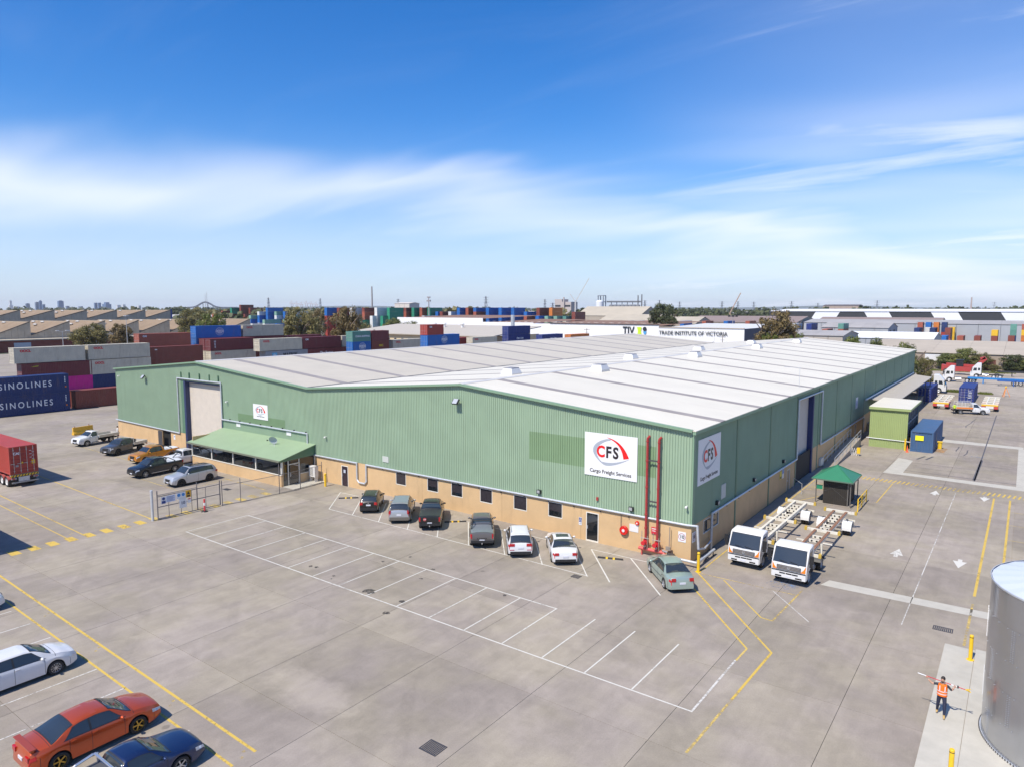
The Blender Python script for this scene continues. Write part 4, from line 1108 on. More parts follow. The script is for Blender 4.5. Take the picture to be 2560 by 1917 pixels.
# ------------------------------------------------------------------ small buildings on the right
HUTG = mat('hut_roof_green', (0.035, 0.19, 0.10), 0.45, var=0.05, vscale=2)
HUTB = mat('hut_dark_wall', (0.028, 0.024, 0.020), 0.6, var=0.15, vscale=1.2)
o = empty('smoking_hut', (88.65, 23.0, 0))
x0, x1, y0, y1 = -0.75, 1.3, -1.55, 1.5
b = MB(); corr(b, x0, x1, 0.1, 2.35, y0, 'y', -1, pitch=0.16, depth=0.02); b.build('wall', o, HUTB)
b = MB(); corr(b, y0, y1, 0.1, 2.35, x1, 'x', 1, pitch=0.16, depth=0.02); b.build('wall', o, HUTB)
b = MB(); corr(b, x0, x1, 0.1, 2.35, y1, 'y', 1, pitch=0.16, depth=0.02); b.build('wall', o, HUTB)
for px, py in ((-1.35, -1.6), (1.55, -1.75), (-1.35, 1.6), (1.55, 1.6), (x1, y0)):
    b = MB(); b.box(px - 0.04, px + 0.04, py - 0.04, py + 0.04, 0, 2.35); b.build('post', o, mat('hut_post', (0.16, 0.15, 0.14), 0.5, 0.3))
b = MB(); e = [(-1.65, -2.0), (1.75, -2.0), (1.75, 1.9), (-1.65, 1.9)]; t = (0.05, -0.05, 3.42)
for p, q in zip(e, e[1:] + e[:1]): b.add([(*p, 2.36), (*q, 2.36), t], [(0, 1, 2)])
b.add([(*p, 2.36) for p in e], [(0, 1, 2, 3)])
rf = b.build('roof', o, HUTG)
b = MB()
for p in e: b.cyl((*p, 2.37), t, 0.045, 0.045, 6)
b.build('hip_cap', rf, HUTG)
b = MB()
for p, q in zip(e, e[1:] + e[:1]): b.bar((*p, 2.33), (*q, 2.33), 0.1, 0.1)
b.build('gutter', rf, mat('hut_gutter', (0.10, 0.16, 0.12), 0.5))
b = MB(); b.box(-1.5, 1.6, -1.8, 1.8, 0, 0.1); b.build('floor_slab', o, CONC2)
b = MB(); b.bar((x0, y0 - 0.03, 2.1), (x1, y0 - 0.03, 0.6), 0.015, 0.01); b.bar((x0, y0 - 0.03, 1.2), (x1, y0 - 0.03, 2.1), 0.015, 0.01); b.build('brace', o, mat('hut_post'))
b = MB(); b.box(-1.32, -0.8, -1.62, -1.6, 1.35, 1.75); b.build('notice', o, mat('notice_green', (0.02, 0.22, 0.12), 0.5))
tag(o, 'small dark shelter with green pyramid roof behind the two trucks', 'shelter')
o = empty('safety_barrier', (90.97, 22.4, 0))
b = MB()
for y in (-1.9, 0.0, 2.1): b.box(-0.04, 0.04, y - 0.04, y + 0.04, 0, 1.15)
b.build('post', o, YELB)
b = MB()
for z in (0.35, 0.75, 1.12): b.cyl((0, -1.9, z), (0, 2.1, z), 0.035, 0.035, 8)
b.build('rail', o, YELB)
tag(o, 'yellow pipe safety barrier to the right of the dark shelter', 'barrier')
# lime green shed
LIME = mat('lime_cladding', (0.31, 0.38, 0.155), 0.5, var=0.05, vscale=0.6, dirt=0.3, dirtc=(0.22, 0.28, 0.11), dscale=0.8, dst=(1.6, 1.6, .15))
SHEDDARK = mat('shed_inner_dark', (0.06, 0.062, 0.066), 0.7)
o = empty('lime_shed', (88.5, 59, 0)); sx0, sx1, sy0, sy1 = -2.15, 2.15, -5.3, 5.4
b = MB(); corr(b, sx0, sx1, 0, 4.9, sy0, 'y', -1, m=LIME); b.build('cladding', o)
b = MB(); corr(b, sx0, sx1, 0, 4.9, sy1, 'y', 1, m=LIME); b.build('cladding', o)
b = MB(); b.box(sx0, sx0 + 0.05, sy0 + 0.02, sy1 - 0.02, 0, 4.9); b.build('dark_sheet', o, SHEDDARK)
b = MB(); b.box(sx1 - 0.35, sx1 - 0.3, sy0 + 0.05, sy1 - 0.05, 0, 4.85); b.build('dark_sheet', o, SHEDDARK)  # dark sheet behind the posts paints the shaded inside of the open frame
for k in range(6):
    y = sy0 + 0.1 + (sy1 - sy0 - 0.2) * k / 5
    b = MB(); b.box(sx1 - 0.2, sx1 - 0.05, y - 0.06, y + 0.06, 0, 4.85); b.build('post', o, mat('shed_post', (0.22, 0.23, 0.25), 0.5, 0.3))
for z in (1.6, 3.2):
    b = MB(); b.box(sx1 - 0.19, sx1 - 0.08, sy0 + 0.05, sy1 - 0.05, z - 0.08, z + 0.08); b.build('girt', o, mat('shed_post'))
b = MB(); b.add([(sx0 - 0.1, sy0 - 0.2, 5.22), (sx1 + 0.2, sy0 - 0.2, 5.1), (sx1 + 0.2, sy1 + 0.2, 5.1), (sx0 - 0.1, sy1 + 0.2, 5.22), (sx0 - 0.1, sy0 - 0.2, 5.1), (sx1 + 0.2, sy0 - 0.2, 4.98), (sx1 + 0.2, sy1 + 0.2, 4.98), (sx0 - 0.1, sy1 + 0.2, 5.1)], [(0, 1, 2, 3), (7, 6, 5, 4), (0, 4, 5, 1), (1, 5, 6, 2), (2, 6, 7, 3), (3, 7, 4, 0)], ROOFW); b.build('roof', o)
b = MB(); b.box(sx0 - 0.12, sx1 + 0.22, sy0 - 0.27, sy0 - 0.2, 4.86, 5.16); b.box(sx1 + 0.2, sx1 + 0.27, sy0 - 0.2, sy1 + 0.2, 4.86, 5.1); b.build('fascia', o, LIME)
b = MB(); b.tube([(sx0 - 0.3, sy0 - 0.12, 1.15), (2.6, sy0 - 0.12, 1.05)], 0.05, 8); b.build('pipe', o, GALV)
tag(o, 'lime green lean-to shed with white roof against the far side wall', 'shed')
# ramp with hand rails
o = empty('access_ramp', (85.0, 49, 0))
b = MB(); b.add([(-0.9, -11, 0), (0.55, -11, 0), (0.55, 4, 1.05), (-0.9, 4, 1.05), (-0.9, 4, 0), (0.55, 4, 0)], [(0, 1, 2, 3), (0, 3, 4), (1, 5, 2), (3, 2, 5, 4)], CONC2); b.build('ramp', o)
b = MB()
for k in range(8):
    y = -11 + 15 * k / 7; z = 1.05 * k / 7
    for x in (0.5, -0.7): b.cyl((x, y, z), (x, y, z + 1.05), 0.03, 0.03, 6)
b.build('post', o, GALV)
b = MB()
for x in (0.5, -0.7):
    for h in (0.55, 1.05): b.cyl((x, -11, h), (x, 4, 1.05 + h), 0.03, 0.03, 6)
b.build('rail', o, GALV)
tag(o, 'concrete ramp with galvanised hand rails along the side wall', 'ramp')
o = empty('hand_rail', (85.2, 24.6, 0)); b = MB(); b.tube([(-1.0, 1.2, 0), (-1.0, 1.2, 1.0), (0.3, -0.8, 1.0), (0.3, -0.8, 0)], 0.025, 6); b.build('frame', o, GALV); tag(o, 'small hand rail outside the tan side door', 'hand rail')
o = empty('folding_barrier', (86.0, 46.2, 0)); b = MB()
for k in range(4): b.bar((-0.5 + 0.25 * k, 0, 0), (-0.25 + 0.25 * k, 0.1, 0.9), 0.04, 0.03); b.bar((-0.25 + 0.25 * k, 0, 0), (-0.5 + 0.25 * k, 0.1, 0.9), 0.04, 0.03)
b.build('lattice', o, WHITE); b = MB(); b.box(0.3, 0.65, -0.1, 0.15, 0.3, 1.0); b.build('end_panel', o, YELB); tag(o, 'folded yellow and white barrier lying at the foot of the ramp', 'barrier')
b = MB(); b.cyl((0, 0, 0), (0, 0, 0.85), 0.22, 0.27, 10); b.box(-0.28, 0.28, -0.3, 0.26, 0.85, 0.95); b.box(-0.2, 0.2, 0.22, 0.32, 0.78, 0.9)
tag(b.build('wheelie_bin', None, mat('bin_yellow', (0.78, 0.52, 0.03), 0.4), loc=(93.95, 57.0, 0)), 'yellow wheelie bin beside the blue site container', 'bin')
b = MB(); b.cyl((0, 0, 0), (0, 0, 0.05), 0.2, 0.2, 12); b.cyl((0, 0, 0.05), (0, 0, 0.8), 0.11, 0.03, 12); b.cyl((0, 0, 0.35), (0, 0, 0.5), 0.085, 0.068, 12)
tag(b.build('traffic_cone', None, mat('cone_orange', (0.8, 0.14, 0.05), 0.45), loc=(90.9, 52.2, 0)), 'orange traffic cone at the blue site container', 'cone')
# steel tank
TANK = mat('galvanised_tank', (0.47, 0.48, 0.50), 0.24, 0.88, var=0.07, vscale=0.7)
TR, TH = 3.56, 6.55
o = empty('steel_tank', (104.87, -10.65, 0.03))
NB, NP = 5, 9
for k in range(NB):
    z0, z1 = TH * k / NB, TH * (k + 1) / NB
    for j in range(NP):
        a0 = 2 * math.pi * (j + 0.5 * (k % 2)) / NP; a1 = a0 + 2 * math.pi / NP
        b = MB(); n_ = 12; r_ = TR + 0.003 * (k % 2)
        for i in range(n_):
            t0, t1 = a0 + (a1 - a0) * i / n_, a0 + (a1 - a0) * (i + 1) / n_
            b.quad((r_ * math.cos(t0), r_ * math.sin(t0), z0), (r_ * math.cos(t1), r_ * math.sin(t1), z0), (r_ * math.cos(t1), r_ * math.sin(t1), z1 + 0.01), (r_ * math.cos(t0), r_ * math.sin(t0), z1 + 0.03))
        b.v = list(b.v)
        me = b.mesh('tank_panel'); me.materials.append(TANK)
        me.polygons.foreach_set('use_smooth', [True] * len(me.polygons))
        link('tank_panel', me, o)
b = MB(); rb = 0.013
def bolt(a, z, r_):
    c, s_ = math.cos(a), math.sin(a)
    b.box(0, 0, 0, 0, 0, 0) if False else None
    p = Vector((r_ * c, r_ * s_, z)); q = Vector(((r_ + 0.025) * c, (r_ + 0.025) * s_, z))
    b.cyl(p, q, rb, rb, 6)
for k in range(NB):
    z0, z1 = TH * k / NB, TH * (k + 1) / NB
    for j in range(NP):
        a0 = 2 * math.pi * (j + 0.5 * (k % 2)) / NP
        if not (math.pi * 0.6 < a0 % (2 * math.pi) < math.pi * 1.75): continue
        for i in range(14): bolt(a0, z0 + (z1 - z0) * (i + 0.5) / 14, TR + 0.012); bolt(a0 + 0.03, z0 + (z1 - z0) * (i + 0.5) / 14, TR + 0.012)
    for i in range(24):
        a = math.pi * (0.6 + 1.15 * i / 23)
        bolt(a, z1 - 0.03, TR + 0.012)
b.build('bolts', o, mat('bolt_steel', (0.45, 0.46, 0.48), 0.4, 0.6))['kind'] = 'stuff'
b = MB(); b.lathe([(TR + 0.02, TH + 0.02), (TR + 0.05, TH + 0.04), (TR + 0.05, TH + 0.10), (TR + 0.02, TH + 0.10)], 96, GALV); b.build('rim', o, None, 40)
b = MB(); n_ = 48
tp = (0, 0, TH + 0.75); rg = [(TR * math.cos(2 * math.pi * i / n_), TR * math.sin(2 * math.pi * i / n_), TH + 0.06 + 0.03 * (i % 2)) for i in range(n_)]
for i in range(n_): b.add([tp, rg[i], rg[(i + 1) % n_]], [(0, 1, 2)])
b.build('roof', o, mat('tank_roof', (0.66, 0.70, 0.76), 0.35, 0.2))
b = MB(); b.lathe([(TR + 0.01, 0), (TR + 0.06, 0), (TR + 0.06, 0.05), (TR + 0.01, 0.05)], 72, GALV); b.build('base_ring', o)
b = MB()
for i in range(110):
    a = math.pi * (0.5 + 1.2 * i / 109)
    b.box((TR + 0.07) * math.cos(a) - 0.02, (TR + 0.07) * math.cos(a) + 0.02, (TR + 0.07) * math.sin(a) - 0.02, (TR + 0.07) * math.sin(a) + 0.02, 0.0, 0.07)
b.build('anchor_bolts', o, STEELD)['kind'] = 'stuff'
tag(o, 'round bolted galvanised steel tank cut by the right edge', 'tank')
# yellow concrete barrier at far left
o = empty('road_barrier', (-5.2, -2.75, 0), R(99))
b = MB(); b.prism([(-0.3, 0), (0.3, 0), (0.25, 0.25), (0.11, 0.5), (0.09, 1.05), (-0.09, 1.05), (-0.11, 0.5), (-0.25, 0.25)], -1.2, 1.6, mat('barrier_yellow', (0.75, 0.42, 0.04), 0.5, var=0.1), 'yz'); b.build('body', o)
b = MB(); b.cyl((1.1, 0, 1.05), (1.1, 0, 1.3), 0.05, 0.03, 8); b.cyl((-0.9, 0, 1.05), (-0.9, 0, 1.2), 0.05, 0.05, 8); b.build('lamp', o, mat('amber_dark', (0.25, 0.08, 0.03), 0.4))
tag(o, 'yellow plastic road barrier behind the white tray ute', 'barrier')

# ------------------------------------------------------------------ vehicles
CARP = mat('car_paint', (0.5, 0.5, 0.5), 0.32, 0.0, coat=0.7, objcol=True, var=0.03, vscale=4)
METP = mat('metallic_car_paint', (0.5, 0.5, 0.5), 0.36, 0.45, coat=0.8, objcol=True)
CGLASS = mat('car_glass', (0.028, 0.036, 0.042), 0.03, spec=1.0)
TYRE = mat('tyre_rubber', (0.022, 0.022, 0.023), 0.75)
UNDER = mat('underbody', (0.012, 0.012, 0.012), 0.9)
ALLOY = mat('alloy_rim', (0.55, 0.56, 0.58), 0.3, 0.7)
ALLOYD = mat('dark_rim', (0.05, 0.05, 0.055), 0.35, 0.6)
GOLD = mat('gold_rim', (0.55, 0.36, 0.08), 0.3, 0.7)
TRIM = mat('black_trim', (0.02, 0.02, 0.022), 0.5)
CHROME = mat('bright_trim', (0.65, 0.66, 0.68), 0.18, 0.8)
HLAMP = mat('head_lamp', (0.62, 0.64, 0.66), 0.08, 0.2, spec=0.8)
TLAMP = mat('tail_lamp', (0.42, 0.01, 0.015), 0.12, spec=0.8)
AMBER = mat('amber_lamp', (0.75, 0.20, 0.01), 0.2)
PLATE = mat('number_plate', (0.62, 0.63, 0.68), 0.4)
PLATED = mat('dark_number_plate', (0.03, 0.03, 0.04), 0.4)

def pchip(pts):
    xs = [p[0] for p in pts]; ys = [p[1] for p in pts]; n = len(xs)
    d = [(ys[i + 1] - ys[i]) / (xs[i + 1] - xs[i]) for i in range(n - 1)]
    m = [d[0]] + [0 if d[i - 1] * d[i] <= 0 else 2 * d[i - 1] * d[i] / (d[i - 1] + d[i]) for i in range(1, n - 1)] + [d[-1]]
    def f(x):
        if x <= xs[0]: return ys[0]
        if x >= xs[-1]: return ys[-1]
        for i in range(n - 1):
            if x <= xs[i + 1]: break
        h = xs[i + 1] - xs[i]; t = (x - xs[i]) / h
        return ys[i] * (2 * t**3 - 3 * t**2 + 1) + m[i] * h * (t**3 - 2 * t**2 + t) + ys[i + 1] * (-2 * t**3 + 3 * t**2) + m[i + 1] * h * (t**3 - t**2)
    return f
def plin(pts):
    def f(x):
        if x <= pts[0][0]: return pts[0][1]
        for (a, b), (c, d) in zip(pts, pts[1:]):
            if x <= c: return b + (d - b) * (x - a) / (c - a)
        return pts[-1][1]
    return f

def tyre_mesh(r, w):
    key = ('tyre', r, w)
    if key not in TXT:
        b = MB(); ri = r * 0.68
        b.lathe([(ri, -w / 2), (r * 0.94, -w / 2), (r, -w / 2 + 0.03), (r, w / 2 - 0.03), (r * 0.94, w / 2), (ri, w / 2), (ri * 0.96, w / 2 - 0.03), (ri * 0.96, -w / 2 + 0.03), (ri, -w / 2)], 28, TYRE, 'y')
        TXT[key] = b.mesh('tyre', 40)
    return TXT[key]
def rim_mesh(r, w, style, m):
    key = ('rim', r, w, style, m.name)
    if key not in TXT:
        b = MB(); ri = r * 0.69; yo = w / 2 - 0.012
        b.lathe([(ri, yo), (ri * 0.93, yo + 0.005), (ri * 0.88, yo - 0.03), (ri * 0.88, -w / 2 + 0.03)], 28, m, 'y')
        b.lathe([(0.0, yo - 0.01), (ri * 0.2, yo - 0.012), (ri * 0.24, yo - 0.05)], 14, m, 'y')
        b.lathe([(0.0, yo - 0.09), (ri * 0.88, yo - 0.09)], 20, UNDER, 'y')
        if style == 'disc':
            b.lathe([(ri * 0.9, yo - 0.02), (ri * 0.7, yo - 0.07), (ri * 0.42, yo - 0.06), (ri * 0.2, yo - 0.01)], 20, m, 'y')
        else:
            n = {'five': 5, 'six': 6, 'ten': 10}[style]
            for i in range(n):
                a = 2 * math.pi * i / n
                wd = ri * (0.2 if n < 8 else 0.1)
                p = Vector((math.cos(a) * ri * 0.16, yo - 0.03, math.sin(a) * ri * 0.16)); q = Vector((math.cos(a) * ri * 0.9, yo - 0.028, math.sin(a) * ri * 0.9))
                b.bar(p, q, wd, 0.03, m, up=(0, 1, 0))
        TXT[key] = b.mesh('rim', 35)
    return TXT[key]
def wheel(parent, x, y, r, w, style, m, side):
    o = link('wheel', tyre_mesh(r, w), parent, (x, y, r))
    rm = link('rim', rim_mesh(r, w, style, m), o)
    if side < 0: o.rotation_euler = (0, 0, math.pi)
    return o

class Car:
    """body lofted along x (front +x) with glass, lamps and trim laid on the same surface"""
    def __init__(s, name, L, W, H, top, belt, roofw, wheels, r, color, paint=CARP, low=0.22, tuck=0.14, tw=0.22):
        s.L, s.W, s.H = L, W, H
        s.top = pchip(top); s.belt = pchip(belt); s.roofw = roofw; s.low = low; s.wx = wheels; s.r = r; s.tuck = tuck
        s.zroof = max(z for _, z in top)
        s.root = empty(name)
        s.color = color; s.paint = paint
        xs = set(x for x, _ in top)
        n = int(L / 0.075)
        xs |= set(-L / 2 + L * i / n for i in range(n + 1))
        for w in wheels:
            for k in range(-8, 9): xs.add(w + (r + 0.055) * math.sin(k / 8 * math.pi / 2))
        xs = sorted(x for x in xs if -L / 2 - 1e-6 <= x <= L / 2 + 1e-6)
        s.xs = [xs[0]]
        for x in xs[1:]:
            if x - s.xs[-1] > 0.008: s.xs.append(x)
        s.shell()
    def hw(s, x):
        e = s.L / 2
        t = max(0.0, (abs(x) - (e - 0.85)) / 0.85)
        return s.W / 2 * (1 - s.tuck * t ** 2.4)
    def zlow(s, x):
        z = s.low + 0.10 * max(0, (abs(x) - (s.L / 2 - 0.5)) / 0.5) ** 2
        ra = s.r + 0.06
        for w in s.wx:
            if abs(x - w) < ra: z = max(z, s.r + math.sqrt(max(0, ra * ra - (x - w) ** 2)))
        return z
    def ring(s, x):
        zt = s.top(x); zb = min(s.belt(x), zt - 0.07); w = s.hw(x); zl = min(s.zlow(x), zb - 0.12)
        g = max(0.0, min(1.0, (zt - zb - 0.07) / max(0.1, s.zroof - zb - 0.07)))
        yt = (w * 0.93) * (1 - g) + s.roofw * g
        h = zb - zl
        zm = zl + (zt - 0.05 - zb) * 0 
        return [(w * 0.955, zl), (w * 0.99, zl + h * 0.28), (w, zl + h * 0.55), (w * 0.992, zl + h * 0.80), (w * 0.955, zb),
                ((w * 0.945 + yt) / 2 + 0.012 * g, zb + (zt - 0.05 - zb) * 0.52), (yt, zt - 0.045), (yt * 0.93, zt - 0.012 - .012 * (1 - g)), (yt * 0.5, zt + 0.012 + .014 * (1 - g)), (0.0, zt + 0.018 + .024 * (1 - g))]
    def S(s, x, t, side=1):
        rg = s.ring(x); i = max(0, min(len(rg) - 2, int(math.floor(t)))); f = t - i
        y = rg[i][0] * (1 - f) + rg[i + 1][0] * f; z = rg[i][1] * (1 - f) + rg[i + 1][1] * f
        return Vector((x, y * side, z))
    def shell(s):
        b = MB(); rings = []
        for x in s.xs:
            r = s.ring(x)
            rings.append([(x, y, z) for y, z in r] + [(x, -y, z) for y, z in r[-2::-1]])
        k = len(rings[0]); v = [p for r in rings for p in r]
        f = [(i * k + j, i * k + j + 1, (i + 1) * k + j + 1, (i + 1) * k + j) for i in range(len(rings) - 1) for j in range(k - 1)]
        f += [tuple(range(k)), tuple((len(rings) - 1) * k + j for j in range(k))]
        b.add(v, f, s.paint)
        s.body = b.build('body', s.root, None, 32, color=s.color)
        u = MB(); u.box(-s.L / 2 + 0.12, s.L / 2 - 0.12, -s.W / 2 + 0.26, s.W / 2 - 0.26, s.low - 0.02, 0.72, UNDER)
        u.build('underbody', s.root)
    def patch(s, name, x0, x1, t0, t1, m, side=1, off=0.010, nx=10, nt=6, parent=None, xt=None, color=None):
        """xt(t01, x) lets an end slant; side 0 = across the whole width (t runs to centre)"""
        b = MB()
        sides = (1, -1) if side == 0 else (side,)
        ts = sorted({t0 + (t1 - t0) * j / nt for j in range(nt + 1)} | {float(q) for q in range(10) if t0 < q < t1})
        if xt is None:
            us = sorted({i / nx for i in range(nx + 1)} | {(q - x0) / (x1 - x0) for q in s.xs if x0 < q < x1})
        else: us = [i / nx for i in range(nx + 1)]
        for sd in sides:
            P = []
            for u in us:
                row = []
                for t in ts:
                    a0, a1 = (x0, x1) if xt is None else xt((t - t0) / (t1 - t0))
                    x = a0 + (a1 - a0) * u
                    e = 0.01
                    p = s.S(x, t, 1); dx = s.S(min(x + e, s.L / 2), t, 1) - s.S(max(x - e, -s.L / 2), t, 1); dt = s.S(x, min(t + 0.05, 8.999), 1) - s.S(x, max(t - 0.05, 0), 1)
                    n = dx.cross(dt)
                    if n.length < 1e-9: n = Vector((0, 0, 1))
                    n.normalize()
                    if n.dot(Vector((0, p.y + 0.001, 0.3))) < 0: n = -n
                    p = p + n * off
                    row.append((p.x, p.y * sd, p.z))
                P.append(row)
            v = [q for r in P for q in r]; k = len(ts)
            b.add(v, [(i * k + j, i * k + j + 1, (i + 1) * k + j + 1, (i + 1) * k + j) for i in range(len(us) - 1) for j in range(k - 1)], m)
        me = b.mesh(name)
        me.polygons.foreach_set('use_smooth', [True] * len(me.polygons))
        o = link(name, me, parent or s.root, color=color)
        if m is CGLASS and name != 'sunroof':             # dark rubber surround
            g = .045; ta, tb = (t0 - .09, t1 + .09) if side else (t0 - .22, t1)
            s.patch('window_seal', x0 - g, x1 + g, ta, tb, TRIM, side, off - .004, nx, nt, o, None if xt is None else (lambda t: (xt(t)[0] - g, xt(t)[1] + g)))
        return o
    def shut(s, lines):
        """shut lines across the top: (x, t0) runs from ring t0 to the centre on both sides"""
        b = MB()
        for x, t0 in lines:
            for sd in (1, -1):
                pts = [s.S(x, t0 + (8.99 - t0) * j / 8, sd) + Vector((0, 0, .004)) for j in range(9)]
                for p, q in zip(pts, pts[1:]):
                    d = Vector((.009, 0, 0)); b.quad(p - d, p + d, q + d, q - d, TRIM)
        b.build('shut_lines', s.root)
        for e_ in (1, -1):
            for sd in (1, -1):
                s.patch('bumper_gap', e_ * (s.L / 2 - .36), e_ * (s.L / 2 - .345), .4, 3.2, TRIM, sd, .003, 1, 4)
    def box(s, name, x0, x1, y0, y1, z0, z1, m, parent=None, color=None):
        b = MB(); b.box(x0, x1, y0, y1, z0, z1, m); return b.build(name, parent or s.root, color=color)
    def wheels(s, style, m, tw=0.22):
        for w in s.wx:
            for sd in (1, -1): wheel(s.root, w, sd * (s.W / 2 - tw / 2 - 0.015), s.r, tw, style, m, sd)
    def seams(s, xs, t0=0.15, t1=4.0):
        b = MB()
        for x in xs:
            for sd in (1, -1):
                pts = []
                for j in range(9):
                    t = t0 + (t1 - t0) * j / 8
                    p = s.S(x, t, sd); pts.append(p)
                for p, q in zip(pts, pts[1:]):
                    o = Vector((0, 0.003 * sd, 0)); d = Vector((0.008, 0, 0))
                    b.quad(p - d + o, p + d + o, q + d + o, q - d + o, TRIM)
        b.build('door_gaps', s.root)
    def handles(s, xs, t=3.55):
        for x in xs:
            for sd in (1, -1):
                p = s.S(x, t, sd); s.box('door_handle', x - 0.09, x + 0.09, min(p.y, p.y + 0.03 * sd), max(p.y, p.y + 0.03 * sd), p.z - 0.02, p.z + 0.02, s.paint, color=s.color)
    def mirrors(s, x, m=None):
        for sd in (1, -1):
            p = s.S(x, 4.2, sd)
            b = MB(); b.ball((p.x, p.y + 0.13 * sd, p.z + 0.06), 0.1, 8, 6, m or s.paint, (0.75, 1.1, 0.75)); b.bar((p.x, p.y - 0.02 * sd, p.z), (p.x, p.y + 0.08 * sd, p.z + 0.04), 0.06, 0.04, TRIM)
            b.build('mirror', s.root, None, 40, color=s.color)
    def finish(s, loc, heading, label, cat, group='parked vehicles'):
        s.root.location = (*loc, 0) if len(loc) == 2 else loc
        s.root.rotation_euler = (0, 0, R(heading))
        tag(s.root, label, cat, group)
        return s.root

def face_front(c, grille=True, z0=0.42, z1=0.66, gm=TRIM, plate=True, lamp=(2.7, 3.9), lampx=0.42, lower=True):
    e = c.L / 2; w = c.W / 2
    if grille: c.box('grille', e - 0.10, e + 0.012, -w * 0.42, w * 0.42, z0, z1, gm)
    if lower: c.box('lower_intake', e - 0.10, e + 0.008, -w * 0.55, w * 0.55, c.low + 0.10, c.low + 0.20, TRIM)
    if plate: c.box('number_plate', e, e + 0.02, -0.19, 0.19, c.low + 0.16, c.low + 0.26, PLATE)
    for sd in (1, -1): c.patch('headlight', e - lampx, e - 0.03, lamp[0], lamp[1], HLAMP, sd, nx=6, nt=4)
def face_rear(c, lz=(0.72, 0.92), ly=(0.52, 0.90), plate=(0.62, 0.74), pm=PLATE, lamp=(2.9, 4.0), lampx=0.25, bumper=None):
    e = -c.L / 2; w = c.W / 2
    for sd in (1, -1):
        b = MB(); y0, y1 = sorted((sd * w * ly[0] * .94, sd * w * (1 - c.tuck) * .985))
        b.box(e - 0.012, e + 0.06, y0, y1, lz[0], lz[1], TLAMP)
        t = b.build('tail_light', c.root)
        c.patch('tail_light_wrap', e + 0.01, e + lampx, lamp[0], lamp[1], TLAMP, sd, nx=5, nt=4, parent=t)
    c.box('number_plate', e - 0.022, e + 0.02, -0.19, 0.19, plate[0], plate[1], pm)
    if bumper: c.box('rear_bumper', e - 0.014, e + 0.1, -w * 0.8, w * 0.8, c.low + 0.04, c.low + bumper, TRIM)

def sedan(name, L, W, H, color, paint=CARP, rim=('five', ALLOY), wb=2.8, r=0.33, spoiler=False, wagon=False, coupe_ute=False, tailz=None, seat=None):
    e = L / 2; k = H / 1.46
    if wagon: top = [(-e, .58), (-e + .03, .80), (-e + .10, .98), (-e + .45, 1.30 * k), (-e + .75, 1.40 * k), (-.4, 1.46 * k), (.1, 1.46 * k), (.48, 1.41 * k), (1.34, 1.05 * k), (1.66, 1.0 * k), (e - .35, .93), (e - .10, .85), (e - .02, .74), (e, .60)]
    else: top = [(-e, .60), (-e + .03, .82), (-e + .10, 1.0 * k), (-e + .3, 1.05 * k), (-e + .72, 1.08 * k), (-1.0, 1.36 * k), (-.55, 1.44 * k), (-.05, 1.46 * k), (.38, 1.42 * k), (1.26, 1.03 * k), (1.6, .99 * k), (e - .35, .91), (e - .10, .83), (e - .02, .72), (e, .58)]
    belt = [(-e, .86), (-1.6, .98 * k), (0, .93 * k), (1.2, .90 * k), (e, .66)]
    c = Car(name, L, W, H, top, belt, W * 0.325, (-wb / 2 - 0.02, wb / 2 - 0.0), r, color, paint, tuck=.2)
    ws = (.46, 1.20)
    c.patch('windscreen', ws[0], ws[1], 6.7, 8.999, CGLASS, 0, nx=8, nt=5)
    if wagon: c.patch('rear_window', -e + .16, -e + .66, 6.6, 8.999, CGLASS, 0, nx=8, nt=5)
    else: c.patch('rear_window', -e + .80, -.92, 6.7, 8.999, CGLASS, 0, nx=8, nt=5)
    for sd in (1, -1):
        c.patch('side_window', -.28, .82, 4.22, 5.78, CGLASS, sd, xt=lambda t: (-.28, .95 - .52 * t))
        c.patch('side_window', -1.15, -.36, 4.22, 5.78, CGLASS, sd, xt=lambda t: (-1.28 + .40 * t if not wagon else -1.30 + .1 * t, -.36))
        if wagon: c.patch('side_window', -1.85, -1.4, 4.25, 5.7, CGLASS, sd, xt=lambda t: (-1.95 + .28 * t, -1.38 + .05 * t))
    c.seams((-1.12, -.32, .92)); c.handles((-.2 - .0, -.98)); c.mirrors(.80)
    c.shut(((1.30, 4.2), (-e + .70 if not wagon else -e + .72, 6.2)) if not wagon else ((1.40, 4.2),))
    face_front(c, z0=.46, z1=.66)
    face_rear(c, (tailz or (.74, .92)))
    c.wheels(*rim)
    if spoiler:
        b = MB(); z = 1.08 * k
        b.box(-e + 0.05, -e + 0.28, -W * 0.42, W * 0.42, z + 0.03, z + 0.065, paint); b.box(-e + 0.1, -e + 0.22, -W * 0.40, -W * 0.37, z - 0.06, z + 0.03, paint); b.box(-e + 0.1, -e + 0.22, W * 0.37, W * 0.40, z - 0.06, z + 0.03, paint)
        b.build('spoiler', c.root, color=color)
    return c

